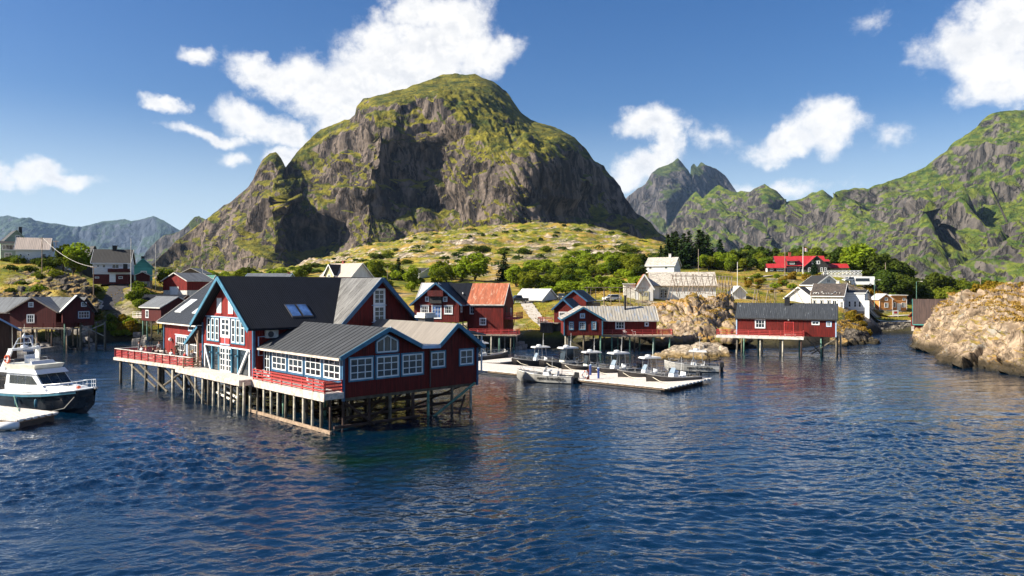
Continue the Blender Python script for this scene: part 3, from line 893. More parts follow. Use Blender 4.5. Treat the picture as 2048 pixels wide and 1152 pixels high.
# ---------------------------------------------------------------- the shore and the village ground
PROFILE = {
    -260: [(80, -6), (105, -2), (120, .5), (150, 6), (185, 13), (215, 18), (260, 19), (350, 15), (600, 10), (1400, 8)],
    0: [(80, -6), (125, -3), (140, .3), (150, 4), (160, 9), (175, 12.5), (190, 15.5), (205, 18.6), (225, 19), (260, 18), (350, 13), (600, 8), (1400, 8)],
    100: [(80, -6), (125, -3), (141, 0), (150, 3.5), (160, 8), (175, 11.5), (190, 15.2), (205, 18.2), (225, 18), (260, 16), (350, 13), (600, 8), (1400, 8)],
    150: [(80, -6), (128, -3), (144, 0), (152, 3), (160, 6.5), (170, 9), (180, 11.5), (195, 15), (215, 16), (260, 14), (350, 12), (600, 8), (1400, 8)],
    195: [(80, -6), (130, -3), (156, -.5), (160, .8), (165, 3.5), (172, 7.5), (180, 11.8), (190, 13.0), (205, 13.8), (240, 14), (350, 12), (600, 10), (1400, 10)],
    260: [(80, -6), (140, -3), (158, -.6), (162, 1), (167, 4.5), (173, 7.6), (180, 11.3), (187, 13), (200, 13.4), (240, 13), (350, 13), (600, 12), (1400, 12)],
    325: [(80, -6), (140, -3), (160, -.3), (165, 1.5), (172, 4), (184, 9.3), (200, 11.5), (250, 13), (350, 14), (600, 15), (1400, 16)],
    420: [(80, -6), (140, -3), (158, -.5), (165, 1), (180, 5), (200, 9), (250, 13), (400, 16), (700, 22), (1400, 30)],
    560: [(80, -6), (135, -3), (150, -.5), (160, 1.5), (180, 6), (220, 11.5), (300, 15), (450, 19.5), (560, 21.5), (800, 16), (1400, 20)],
    640: [(80, -6), (132, -3), (146, -.5), (156, 1.5), (178, 6), (210, 11.5), (270, 15), (350, 19), (450, 24.5), (560, 30), (800, 20), (1400, 20)],
    760: [(80, -6), (130, -3), (144, -.3), (155, 2), (178, 6.5), (210, 11), (260, 15), (350, 24), (450, 33), (560, 41.5), (760, 28), (1400, 25)],
    860: [(80, -6), (130, -3), (143, -.5), (155, 2), (175, 6), (205, 9.8), (255, 15), (350, 25), (450, 37.5), (560, 49.5), (760, 36), (1400, 30)],
    960: [(80, -6), (130, -3), (142, -.5), (153, 3), (170, 5.8), (190, 8), (225, 11), (270, 17), (350, 26), (450, 39.5), (560, 53.5), (760, 40), (1400, 30)],
    1080: [(80, -6), (128, -3), (141, 0), (150, 3.2), (165, 5.2), (186, 7.8), (220, 10.6), (270, 16.5), (350, 26), (450, 40), (560, 56.3), (760, 42), (1400, 30)],
    1160: [(80, -6), (128, -3), (140, 0), (150, 3.5), (165, 6), (186, 8), (220, 11), (270, 17), (350, 25.5), (450, 39), (560, 55), (760, 42), (1400, 30)],
    1230: [(80, -6), (126, -3), (138, 0), (150, 4.2), (165, 6.7), (186, 8.2), (215, 12), (235, 15.4), (270, 19), (340, 25), (450, 37), (560, 51.5), (760, 40), (1400, 30)],
    1300: [(80, -6), (124, -3), (138, -1), (150, 2.5), (168, 5), (184, 6.5), (192, 8.4), (212, 13), (230, 15.8), (270, 18.5), (350, 25), (470, 38), (560, 46), (760, 36), (1400, 30)],
    1380: [(80, -6), (122, -3), (136, -1), (148, 2), (165, 5), (184, 6.5), (195, 8.6), (215, 12.5), (250, 17), (300, 20), (400, 27), (560, 35), (760, 30), (1400, 30)],
    1480: [(80, -6), (122, -3), (138, -1), (150, 2.5), (168, 5), (200, 9.5), (230, 13.5), (260, 16.4), (320, 19), (450, 21), (760, 22), (1400, 30)],
    1580: [(80, -6), (125, -3), (141, -.5), (152, 2.8), (170, 5.4), (190, 6.8), (220, 11.8), (252, 16), (270, 16.6), (320, 18.5), (450, 20), (760, 22), (1400, 30)],
    1680: [(80, -6), (125, -3), (146, -2), (156, .5), (168, 4.2), (190, 6.6), (215, 10), (240, 14.2), (262, 16.4), (320, 18.5), (450, 20), (760, 22), (1400, 30)],
    1722: [(80, -6), (130, -3), (156, -1.8), (164, .3), (175, 2.6), (190, 5.0), (205, 6.6), (235, 11), (255, 14), (320, 17), (450, 19), (760, 22), (1400, 30)],
    1755: [(80, -6), (130, -3), (180, -2), (188.5, 1.2), (195, 2.8), (204, 3.2), (215, 4.2), (235, 8), (255, 11), (320, 15), (450, 19), (760, 22), (1400, 30)],
    1790: [(80, -6), (130, -3), (180, -2), (189.5, 1.8), (195, 2.6), (204, 3.1), (215, 4.0), (232, 6), (260, 9), (320, 12), (450, 15), (760, 14), (1400, 10)],
    1850: [(80, -6), (130, -3), (172, -1.5), (186, 1.8), (195, 2.6), (204, 3.1), (220, 4.5), (245, 6.5), (300, 10), (450, 13), (760, 12), (1400, 10)],
    1950: [(80, -6), (115, -4), (150, 0), (165, 4), (180, 5.5), (220, 6), (260, 7.5), (350, 10), (500, 11), (760, 9), (1400, 8)],
    2060: [(80, -6), (100, -4), (130, 1), (150, 5), (200, 6.5), (300, 10), (500, 11), (760, 9), (1400, 8)],
    2350: [(80, -6), (95, -4), (115, 1), (150, 6), (200, 8), (300, 11), (500, 12), (760, 9), (1400, 8)],
}
_pk = sorted(PROFILE)


def ground_h(px, Y):
    """height of the village ground along a bearing px at distance Y (numpy arrays)"""
    px = np.asarray(px, float); Y = np.asarray(Y, float)
    cols = np.array(_pk, float)
    i = np.clip(np.searchsorted(cols, px) - 1, 0, len(cols) - 2)
    f = np.clip((px - cols[i]) / (cols[i + 1] - cols[i]), 0, 1)
    f = f * f * (3 - 2 * f)
    ly = np.log(np.maximum(Y, 1))
    H = np.stack([np.interp(ly, [math.log(a) for a, _ in PROFILE[k]], [b for _, b in PROFILE[k]]) for k in _pk])
    idx = np.arange(px.size)
    Hf = H.reshape(len(_pk), -1)
    a = Hf[i.ravel(), idx]; b = Hf[(i + 1).ravel(), idx]
    return (a + (b - a) * f.ravel()).reshape(px.shape)


def ground_full(px, Y):
    X0 = (px - 1024) / FPX * Y
    wob = fbm(X0 / 16, Y / 16, X0 * 0, 4, 0.55, seed=77)
    h = ground_h(px + 16 * wob, Y * (1 + 0.012 * fbm(X0 / 11, Y / 11, X0 * 0 + 4, 4, 0.55, seed=78)))
    X = (px - 1024) / FPX * Y
    k = np.clip((h - 0.6) / 2.0, 0, 1)
    far = np.clip((Y - 230) / 150, 0, 1)
    near_amp = 0.55 + 0.25 * np.clip((1320 - px) / 40, 0, 1) * np.clip((px - 1250) / 40, 0, 1)
    hill_amp = 4.6 * far
    n = fbm(X / 9, Y / 9, X * 0, 5, 0.5, seed=5)
    lay = X * 0.10 + Y * 0.16 + h * 0.25 + 2.2 * fbm(X / 40, Y / 40, X * 0, 4, seed=9)
    fr = lay / 2.2 - np.floor(lay / 2.2)
    ledge = np.where(fr < 0.7, fr / 0.7, (1 - fr) / 0.3) - 0.5
    m = fbm(X / 55, Y / 55, X * 0, 4, 0.5, seed=15)
    left = np.clip((230 - px) / 60, 0, 1) * np.clip((Y - 150) / 8, 0, 1) * np.clip((196 - Y) / 10, 0, 1)
    h = h + k * (near_amp * n * (1 - far) + hill_amp * (0.55 * ledge + 0.9 * m + 0.35 * n) + left * (1.5 * ledge + 1.1 * n))
    return h


def gz(px, Y):
    return float(ground_full(np.array([float(px)]), np.array([float(Y)]))[0])


def build_ground():
    xs = np.arange(-260, 2350.1, 3.2)
    ys = np.exp(np.linspace(math.log(84), math.log(1350), 430))
    PX, YY = np.meshgrid(xs, ys)
    Z = ground_full(PX, YY)
    X = (PX - 1024) / FPX * YY
    m = rocky("village_ground", (0.48, 0.395, 0.30), (0.16, 0.125, 0.09), (0.25, 0.225, 0.016), (0.055, 0.080, 0.009), 0.055, (0.65, 0.86), (1, 1, 1), 0.6,
              tide=(1.2, 2.8, (0.035, 0.030, 0.018)), grass_bias=-0.12, dry=(0.32, 0.21, 0.045), bstr=0.8)
    return grid_mesh("terrain", X, YY, Z, m, True)


build_ground()

# ---------------------------------------------------------------- shore rocks, closer forms with their own crags
MS = rocky("shore_rock", (0.37, 0.275, 0.185), (0.15, 0.108, 0.073), (0.30, 0.19, 0.055), (0.16, 0.14, 0.035), 0.13, (0.74, 0.90), (1, 1, 0.8), 0.30,
           tide=(0.9, 2.1, (0.032, 0.025, 0.015)), lichen=(0.27, 0.26, 0.225), grass_bias=-0.02, dry=(0.36, 0.20, 0.06), bstr=0.6)
MD = rocky("dark_shore_rock", (0.13, 0.11, 0.09), (0.05, 0.043, 0.036), (0.40, 0.26, 0.09), (0.12, 0.12, 0.03), 0.22, (0.78, 0.98), (1, 1, 0.7), 0.35,
           tide=(0.3, 1.2, (0.03, 0.025, 0.014)), grass_bias=-0.06, dry=(0.45, 0.28, 0.10), bstr=0.9)
MK = rocky("bare_skerry_rock", (0.48, 0.39, 0.29), (0.28, 0.22, 0.15), (0.3, 0.25, 0.1), (0.2, 0.18, 0.05), 0.16, (1.6, 2.0), (1, 1, 0.8), 0.3,
           tide=(0.3, 1.0, (0.20, 0.13, 0.04)), lichen=(0.38, 0.36, 0.30), bstr=0.7)
# headland on the right
relief("rocky_headland", [(1826, 694), (1834, 680), (1855, 655), (1870, 622), (1885, 604), (1905, 592), (1940, 586), (1975, 588), (2000, 584), (2020, 576), (2060, 571), (2150, 560), (2300, 540)],
       [(1818, 698), (1840, 704), (1875, 714), (1893, 733), (1930, 742), (1985, 748), (2060, 757), (2300, 790)],
       [(1820, 696, 148), (1850, 668, 148), (1840, 702, 139), (1885, 606, 152), (1890, 660, 136), (1893, 730, 114), (1880, 712, 126), (1940, 588, 136), (1940, 630, 129), (1930, 680, 119), (1930, 738, 108), (2000, 586, 127), (2000, 610, 122), (2000, 640, 117), (2000, 700, 108), (2000, 745, 103),
        (2060, 572, 122), (2060, 620, 113), (2060, 680, 104), (2060, 755, 97), (2180, 555, 112), (2180, 650, 100), (2180, 770, 91), (2300, 545, 105), (2300, 785, 85)],
       1818, 2300, 1.2, 210, MS, 4.5, 7.5, stretch=(1, 1, 0.8), jag=2.2, seed=61, tilt=0.6, fine=0.33, blocks=1.1, zlow=-3, backlen=0.9, ridged=0.6)
# bare knoll under the drying racks
relief("rock_knoll", [(1225, 650), (1250, 622), (1290, 606), (1330, 596), (1350, 588), (1385, 580), (1420, 585), (1445, 582), (1470, 592), (1490, 606), (1510, 622), (1525, 640), (1540, 665)],
       [(1225, 655), (1260, 668), (1300, 688), (1320, 690), (1380, 688), (1430, 682), (1540, 690)],
       [(1230, 650, 156), (1290, 610, 164), (1280, 660, 147), (1330, 600, 161), (1330, 630, 153), (1330, 655, 147), (1330, 688, 140), (1390, 584, 160), (1390, 610, 152), (1390, 640, 146), (1390, 660, 142), (1390, 686, 137), (1440, 585, 161), (1440, 615, 152), (1445, 650, 146), (1440, 682, 138), (1490, 608, 164), (1490, 640, 154), (1490, 685, 141), (1538, 668, 160)],
       1226, 1538, 1.2, 110, MS, 4.0, 6.0, stretch=(1, 1, 1), jag=2.2, blocks=.8, seed=71, tilt=0.2, fine=0.25, zlow=-2, backlen=0.5, ridged=0.5)
# smooth low skerry at the water's edge
relief("low_skerry", [(1296, 716), (1305, 706), (1330, 697), (1352, 690), (1380, 688), (1400, 683), (1420, 681), (1440, 686), (1452, 696), (1462, 712)],
       [(1296, 719), (1330, 722), (1400, 721), (1462, 716)],
       [(1298, 716, 122), (1320, 704, 125), (1320, 720, 119), (1360, 691, 131), (1360, 710, 121), (1360, 721, 118), (1410, 684, 132), (1410, 705, 122), (1410, 720, 118.5), (1450, 698, 130), (1450, 716, 121)],
       1297, 1461, 1.0, 50, MK, 1.2, 4.0, stretch=(1, 1, 1), jag=1.5, blocks=.35, seed=81, tilt=0.2, fine=0.3, zlow=-2, backlen=0.5, ridged=0.4)
# dark islet beyond the boathouse
relief("dark_islet", [(1655, 690), (1665, 655), (1680, 640), (1700, 634), (1718, 642), (1735, 655), (1748, 672), (1760, 688)],
       [(1655, 694), (1700, 692), (1762, 690)],
       [(1656, 690, 150), (1680, 645, 160), (1680, 692, 147), (1710, 640, 163), (1712, 665, 153), (1712, 691, 148), (1745, 675, 156), (1750, 690, 150), (1760, 689, 154)],
       1656, 1759, 1.0, 70, MD, 2.6, 5.0, stretch=(1, 1, 1), jag=2.0, blocks=.8, seed=91, tilt=0.2, fine=0.25, zlow=-2, backlen=0.5, ridged=0.5)

relief("rocky_hillside", [(-60, 546), (0, 548), (40, 541), (75, 545), (110, 540), (140, 551), (165, 556), (182, 569), (192, 590), (200, 612)],  # dark rock colour here paints in the shade of this slope
       [(-60, 604), (60, 606), (140, 612), (200, 622)],
       [(-60, 548, 186), (-60, 600, 158), (0, 550, 186), (0, 600, 158), (40, 545, 187), (60, 575, 170), (60, 604, 156), (110, 544, 186), (110, 570, 173), (120, 606, 157), (150, 556, 182), (150, 585, 169), (185, 575, 176), (198, 616, 162)],
       -60, 199, 1.2, 80, MD, 3.2, 7.0, stretch=(1, 1, 1), jag=3.5, blocks=1.0, seed=101, tilt=0.2, fine=0.25, zlow=3, backlen=0.25, ridged=0.5)
# ---------------------------------------------------------------- houses: shared builders
FACE = {'f': ((1, 0, 0), (0, -1, 0)), 'b': ((1, 0, 0), (0, 1, 0)), 'l': ((0, 1, 0), (-1, 0, 0)), 'r': ((0, 1, 0), (1, 0, 0))}


def window(root, face, off, u, z, w, h, nx=2, nz=2, trim='blue', frame='white', glass='glass', tw=0.14, fw=0.09, bw=0.06, name='window', hood=False):
    """casing, sash with glazing bars, and the panes as a sub-part; off = position of the wall plane along its normal axis"""
    t, n = Vector(FACE[face][0]), Vector(FACE[face][1])
    base = (Vector((0, off, 0)) if face in 'fb' else Vector((off, 0, 0))) + t * u + Vector((0, 0, z))

    def bx(mb, u0, u1, z0, z1, d0, d1):
        a = base + t * u0 + n * d0 + Vector((0, 0, z0))
        b = base + t * u1 + n * d1 + Vector((0, 0, z1))
        mb.box(min(a.x, b.x), max(a.x, b.x), min(a.y, b.y), max(a.y, b.y), min(a.z, b.z), max(a.z, b.z))
    mb = MB()
    mats = [M[frame]]
    if trim:
        mats.append(M[trim]); mb.mi = 1
        bx(mb, -tw, 0, -tw, h + tw, -0.02, 0.07); bx(mb, w, w + tw, -tw, h + tw, -0.02, 0.07)
        bx(mb, 0, w, -tw, 0, -0.02, 0.075); bx(mb, 0, w, h, h + tw, -0.02, 0.075)
        mb.mi = 0
    bx(mb, 0, fw, 0, h, -0.02, 0.055); bx(mb, w - fw, w, 0, h, -0.02, 0.055)
    bx(mb, fw, w - fw, 0, fw, -0.02, 0.055); bx(mb, fw, w - fw, h - fw, h, -0.02, 0.055)
    for i in range(1, nx):
        c = w * i / nx
        bx(mb, c - bw / 2, c + bw / 2, fw, h - fw, -0.02, 0.052)
    for j in range(1, nz):
        c = h * j / nz
        bx(mb, fw, w - fw, c - bw * .42, c + bw * .42, -0.02, 0.046)
    if hood:
        bx(mb, -tw - .08, w + tw + .08, h + tw, h + tw + 0.06, -0.02, 0.16)
        bx(mb, -tw - .05, w + tw + .05, -tw - 0.05, -tw, -0.02, 0.12)
    o = mb.build(name, mats, root)
    pb = MB()
    bx(pb, fw * .5, w - fw * .5, fw * .5, h - fw * .5, 0.004, 0.024)
    pb.build('pane', M[glass], o)
    return o


def door(root, face, off, u, z, w, h, mat='red2', trim='blue', name='door', lab=None):
    t, n = Vector(FACE[face][0]), Vector(FACE[face][1])
    base = (Vector((0, off, 0)) if face in 'fb' else Vector((off, 0, 0))) + t * u + Vector((0, 0, z))

    def bx(mb, u0, u1, z0, z1, d0, d1):
        a = base + t * u0 + n * d0 + Vector((0, 0, z0))
        b = base + t * u1 + n * d1 + Vector((0, 0, z1))
        mb.box(min(a.x, b.x), max(a.x, b.x), min(a.y, b.y), max(a.y, b.y), min(a.z, b.z), max(a.z, b.z))
    mb = MB()
    mb.mi = 1
    bx(mb, -.12, 0, 0, h + .12, -.02, .07); bx(mb, w, w + .12, 0, h + .12, -.02, .07); bx(mb, 0, w, h, h + .12, -.02, .075)
    mb.mi = 0
    bx(mb, 0, w, 0, h, -.02, .03)
    bx(mb, w * .15, w * .85, h * .55, h * .92, .03, .045); bx(mb, w * .15, w * .85, h * .08, h * .46, .03, .045)
    o = mb.build(name, [M[mat], M[trim]], root)
    hb = MB(); bx(hb, w * .86, w * .93, h * .46, h * .5, .03, .09)
    hb.build('handle', M['dark_metal'], o)
    return o


def body(root, x0, x1, y0, y1, z0, eave, ridge, axis='x', wall='red', roof='roof_dark', trim='white', oe=0.4, og=0.35, ridge_at=None, th=0.16,
         ends=(1, 1), barge=0.24, gutter=None, foot=None, footmat='stone', roofname='roof', cut=(0.0, 0.0)):
    """walls with gables, a two-slope roof with real thickness, barge boards; returns (wall, roof)"""
    w, d = (y1 - y0, x1 - x0) if axis == 'x' else (x1 - x0, y1 - y0)
    c = (0.5 if ridge_at is None else ridge_at)

    def pt(s, e, z):      # s across the ridge 0..w, e along the ridge 0..d
        return (x0 + e, y0 + s, z) if axis == 'x' else (x0 + s, y0 + e, z)
    r = w * c
    sl_a, sl_b = (ridge - eave) / max(r, .01), (ridge - eave) / max(w - r, .01)
    mb = MB()
    prof = [(0, z0), (w, z0), (w, eave), (r, ridge), (0, eave)]
    mb.add([pt(s, 0, z) for s, z in prof] + [pt(s, d, z) for s, z in prof],
           [(4, 3, 2, 1, 0), (5, 6, 7, 8, 9), (0, 1, 6, 5), (1, 2, 7, 6), (2, 3, 8, 7), (3, 4, 9, 8), (4, 0, 5, 9)])
    wo = mb.build('wall', M[wall], root)
    if foot is not None:
        fb = MB(); fb.box(x0 + .04, x1 - .04, y0 + .04, y1 - .04, foot, z0 - .003)
        fb.build('foundation', M[footmat], root)
    rb = MB()
    e0, e1 = -og + cut[0], d + og - cut[1]
    k = 0.03
    for s_end, sl, sg in ((-oe, sl_a, -1), (w + oe, sl_b, 1)):
        zl = eave - sl * oe
        q = [pt(s_end, e0, zl + k), pt(r, e0, ridge + k), pt(r, e1, ridge + k), pt(s_end, e1, zl + k)]
        rb.hexa([q[0], q[1], q[2], q[3]] + [(a[0], a[1], a[2] + th) for a in q])
    ro = rb.build(roofname, M[roof], root)
    if barge:
        for en, e in ((ends[0], e0 - .03), (ends[1], e1 + .03)):
            if not en:
                continue
            for s_end, sl in ((-oe, sl_a), (w + oe, sl_b)):
                zl = eave - sl * oe
                a = Vector(pt(s_end, e, zl + k + th - barge / 2 + .03)); b = Vector(pt(r, e, ridge + k + th - barge / 2 + .03))
                bar(root, 'barge_board', a, b, 0.06, barge, trim)
        for s_end, sl in ((-oe - .03, sl_a), (w + oe + .03, sl_b)):
            zl = eave - sl * oe
            bar(root, 'eave_board', pt(s_end, e0, zl + k + th * .45), pt(s_end, e1, zl + k + th * .45), 0.06, th + .04, trim)
    return wo, ro


def corner_boards(root, pts, z0, z1, mat='white', s=0.16):
    for x, y in pts:
        mb = MB(); mb.box(x - s / 2, x + s / 2, y - s / 2, y + s / 2, z0, z1)
        mb.build('corner_board', M[mat], root)


def bar(root, name, a, b, w, h, mat, up=(0, 0, 1)):
    return MB().beam(a, b, w, h, up).build(name, M[mat], root)


def rod(root, name, a, b, r, mat, n=6):
    return MB().tube([a, b], r, n).build(name, M[mat], root)


def chimney(roof, x, y, z0, z1, s=0.7, mat='brick', cap=True, sy=None):
    sy = sy or s
    mb = MB(); mb.box(x - s / 2, x + s / 2, y - sy / 2, y + sy / 2, z0, z1)
    if cap:
        mb.box(x - s / 2 - .08, x + s / 2 + .08, y - sy / 2 - .08, y + sy / 2 + .08, z1, z1 + .12)
    return mb.build('chimney', M[mat], roof)


def pile(root, x, y, ztop, zbot=-1.5, r=0.13, mat='pile', lean=(0, 0), n=7):
    mb = MB()
    m = (zbot + ztop) / 2
    mb.tube([(x + lean[0], y + lean[1], zbot), (x + lean[0] * .4, y + lean[1] * .4, m), (x, y, ztop)], [r * 1.08, r, r * .93], n)
    return mb.build('pile', M[mat], root, smooth=True)


def railing(root, pts, h=1.0, bars=3, mat='rail_red', step=1.5, name='railing', top=None, post=0.1, bw=0.11):
    """posts and boards along a line of points on the deck"""
    mb = MB()
    pts = [Vector(p) for p in pts]
    for a, b in zip(pts[:-1], pts[1:]):
        L = (b - a).length
        n = max(1, int(round(L / step)))
        for i in range(n + 1):
            p = a + (b - a) * (i / n)
            mb.beam(p, p + Vector((0, 0, h)), post, post)
        dirv = (b - a).normalized()
        side = dirv.cross(Vector((0, 0, 1))) * (post / 2 + .025)
        for k in range(bars):
            z = h * (k + 0.7) / (bars + 0.4)
            mb.beam(a + side + Vector((0, 0, z)), b + side + Vector((0, 0, z)), 0.035, bw)
    o = mb.build(name, M[mat], root)
    tb = MB()
    for a, b in zip(pts[:-1], pts[1:]):
        tb.beam(a + Vector((0, 0, h + .03)), b + Vector((0, 0, h + .03)), 0.16, 0.06)
    tb.build('handrail', M[top or mat], o)
    return o


def frame_from(A, B, z):
    """empty at the front left corner, local x along the front wall; A, B = (bearing px, distance)"""
    a = Vector(((A[0] - 1024) / FPX * A[1], A[1], z)); b = Vector(((B[0] - 1024) / FPX * B[1], B[1], z))
    L = (b - a).length
    return a, math.atan2(b.y - a.y, b.x - a.x), L


def zat(py, Y):
    return CAMH - (py - HORIZON) / FPX * Y


def house_root(name, label, A, B, z=0.0, cat='house', group=None):
    a, rz, L = frame_from(A, B, 0)
    o = empty(name, (a.x, a.y, z), rz)
    tag(o, label, cat, group)
    return o, L
# ---------------------------------------------------------------- the red restaurant on piles
UX, UY = math.cos(R(44)), math.sin(R(44))
C0 = (-14.0, 62.2)


def v_at(px, u):
    """position along the boardwalk line (u fixed) seen at bearing px"""
    r = (px - 1024) / FPX
    return ((C0[0] + UX * u) - (C0[1] + UY * u) * r) / (UY + UX * r)


def restaurant():
    root = empty('waterfront_restaurant', (C0[0], C0[1], 0), R(44))
    tag(root, 'large dark red timber restaurant on piles with blue trim and white windows', 'restaurant')
    # low front wing: double gable
    F = [(0, 2.6), (14.8, 2.6), (14.8, 6.05), (12.0, 8.12), (9.8, 6.25), (7.8, 6.35), (4.3, 8.05), (0, 5.95)]
    mb = MB()
    dpt = 12.9
    n = len(F)
    mb.add([(x, 0, z) for x, z in F] + [(x, dpt, z) for x, z in F], [tuple(reversed(range(n))), tuple(range(n, 2 * n))] + [(i, (i + 1) % n, n + (i + 1) % n, n + i) for i in range(n)])
    mb.box(0, 7.6, dpt, 14.72, 2.6, 5.9)
    mb.build('wing_wall', M['red2'], root)

    def slab(x0, z0, x1, z1, y0, y1, mat, th=.2, nm='wing_roof'):
        m = MB()
        q = [(x0, y0, z0), (x1, y0, z1), (x1, y1, z1), (x0, y1, z0)]
        m.hexa(q + [(a, b, c + th) for a, b, c in q])
        return m.build(nm, M[mat], root)
    front = slab(-.55, 5.86, 4.3, 8.12, -.5, 15.2, 'roof_felt')
    rb = MB()
    for i in range(19):
        y = .1 + i * .8
        rb.beam((-.55, y, 6.075), (4.27, y, 8.325), .05, .02)
    rb.build('standing_seam', M['roof_dark'], front)
    slab(4.3, 8.12, 7.8, 6.42, -.5, 12.85, 'roof_tan')
    slab(7.8, 6.42, 9.8, 6.34, -.5, 12.85, 'roof_tan', .19)
    valley = slab(9.8, 6.34, 12.0, 8.20, -.5, 12.85, 'roof_tan')
    right = slab(12.0, 8.20, 15.3, 5.92, -.5, 12.0, 'roof_tan')
    # vent hood on the second ridge
    vb = MB(); vb.box(12.0, 13.1, 4.6, 5.7, 7.2, 8.75)
    vo = vb.build('roof_vent', M['dark_metal'], right)
    vb = MB(); vb.box(11.75, 13.35, 4.35, 5.95, 8.75, 9.0); vb.box(11.9, 13.2, 4.5, 5.8, 9.0, 9.25)
    vb.build('vent_cap', M['white_old'], right)
    # small back canopy on posts
    m = MB(); q = [(14.6, 6.4, 8.0), (21.7, 6.4, 6.5), (21.7, 12.8, 6.5), (14.6, 12.8, 8.0)]
    m.hexa(q + [(a, b, c + .16) for a, b, c in q]); m.build('canopy_roof', M['roof_grey2'], root)
    for x, y in ((21.3, 6.7), (21.3, 9.7), (21.3, 12.5)):
        MB().box(x - .07, x + .07, y - .07, y + .07, 2.6, 6.5).build('canopy_post', M['white'], root)
    m = MB(); m.box(14.85, 21.8, 6.2, 14, 2.45, 2.6); m.build('back_platform', M['deck'], root)
    # blue barge boards along the double gable
    prof = [(-.58, 5.98), (4.3, 8.24), (7.8, 6.54), (9.8, 6.46), (12.0, 8.32), (15.35, 6.02)]
    for a, b in zip(prof[:-1], prof[1:]):
        if a[0] == 7.8:
            continue
        bar(root, 'barge_board', (a[0], -.54, a[1] - .04), (b[0], -.54, b[1] - .04), .07, .36, 'blue')
    bar(root, 'eave_board', (15.38, -.5, 5.98), (15.38, 12, 5.98), .06, .2, 'blue')
    bb = MB(); bb.beam((7.75, -.55, 6.44), (9.85, -.55, 6.38), .09, .30)
    for a, b in zip(prof[1:3], prof[2:4]):
        bb.beam((a[0], -.56, a[1] + .13), (b[0], -.56, b[1] + .13), .1, .06)
    bb.build('verge_flashing', M['pale_blue'], root)
    gb = MB(); gb.beam((-.62, -.45, 5.86), (-.62, 14.6, 5.86), .14, .18); gb.build('gutter', M['fascia'], root)
    corner_boards(root, [(0.02, .02), (14.78, .02)], 2.35, 5.95, 'blue_d', .2)
    db = MB(); db.tube([(9.0, -.1, 2.7), (9.0, -.1, 6.35)], .06, 8); db.build('downpipe', M['dark_metal'], root)
    # gallery windows and door
    for a, b in ((.42, 3.1), (3.55, 6.25), (6.75, 9.35), (9.85, 12.6)):
        window(root, 'l', 0, a, 4.05, b - a, 1.78, 3, 3, 'blue_d', tw=.2, fw=.12, bw=.10)
    window(root, 'l', 0, 13.1, 3.25, 1.2, 2.5, 2, 3, 'blue_d', tw=.1, fw=.11, bw=.09, name='glazed_door')
    # wing front windows
    for a, b in ((.62, 2.86), (3.26, 5.55), (5.95, 8.2)):
        window(root, 'f', 0, a, 4.02, b - a, 1.82, 3, 3, 'blue', tw=.13, fw=.12, bw=.09)
    for a, b in ((9.15, 10.75), (12.6, 14.2)):
        window(root, 'f', 0, a, 4.44, b - a, 1.4, 2, 2, 'blue', tw=.13, fw=.12, bw=.09)
    # five-sided gable light
    pent = [(3.3, 6.22), (5.4, 6.22), (5.4, 7.1), (4.35, 7.62), (3.3, 7.1)]
    m = MB(); m.mi = 1
    for a, b in zip(pent, pent[1:] + pent[:1]):
        va, vb2 = Vector((a[0], -.035, a[1])), Vector((b[0], -.035, b[1]))
        m.mi = 1; c = Vector((4.35, -.035, 6.8)); m.beam(va + (va - c) * .09, vb2 + (vb2 - c) * .09, .07, .15, up=(0, 1, 0)) if False else m.beam(va + (va - c) * .09, vb2 + (vb2 - c) * .09, .08, .15)
        m.mi = 0; m.beam(va, vb2, .09, .1)
    for x, zt in ((4.0, 7.42), (4.7, 7.42)):
        m.beam((x, -.035, 6.22), (x, -.035, zt), .09, .09)
    wo = m.build('gable_window', [M['white'], M['blue']], root)
    m = MB(); m.poly([(x, -.028, z) for x, z in pent], (0, .02, 0)); m.build('pane', M['glass'], wo)

    # main hall: tall gable towards the jetty
    GC = 20.8
    mb = MB()
    y0, y1 = GC - 6.1, GC + 6.1
    ev, rg = 8.25, 12.62
    P5 = [(y0, 2.7), (y1, 2.7), (y1, ev), (GC, rg), (y0, ev)]
    x0, x1 = -.9, 18
    # facade with the glazed ground floor left open (posts, glass set back)
    mb.add([(x0 + .0, y, z) for y, z in P5] + [(x1, y, z) for y, z in P5],
           [(4, 3, 2, 1, 0), (5, 6, 7, 8, 9), (0, 1, 6, 5), (1, 2, 7, 6), (2, 3, 8, 7), (3, 4, 9, 8), (4, 0, 5, 9)])
    mb.build('hall_wall', M['red'], root)

    def yslab(y_a, z_a, y_b, z_b, xa, xb, mat, nm, th=.22):
        m = MB(); q = [(xa, y_a, z_a), (xb, y_a, z_a), (xb, y_b, z_b), (xa, y_b, z_b)]
        m.hexa(q + [(a, b, c + th) for a, b, c in q])
        return m.build(nm, M[mat], root)
    rR = yslab(GC - 7.0, 7.64, GC, 12.68, -1.85, 18.4, 'roof_dark', 'hall_roof')
    yslab(GC + 7.0, 7.64, GC, 12.68, -1.85, 18.4, 'roof_dark', 'hall_roof')
    for s in (-1, 1):
        bb = MB()
        for k, off, h in ((0, 0.06, .36), (1, -.1, .16)):
            bb.beam((-1.9 - .04 * k, GC + s * 7.05, 7.74 - .1 + off), (-1.9 - .04 * k, GC, 12.78 - .1 + off), .08, h)
        bb.build('barge_board', M['blue'], root)
    # porch lean-to on the left side of the gable
    m = MB(); q = [(-1.5, GC + 6.12, 7.45), (1.45, GC + 6.12, 7.45), (1.45, GC + 9.6, 5.45), (-1.5, GC + 9.6, 5.45)]
    m.hexa(q + [(a, b, c + .16) for a, b, c in q]); m.build('porch_roof', M['roof_dark'], root)
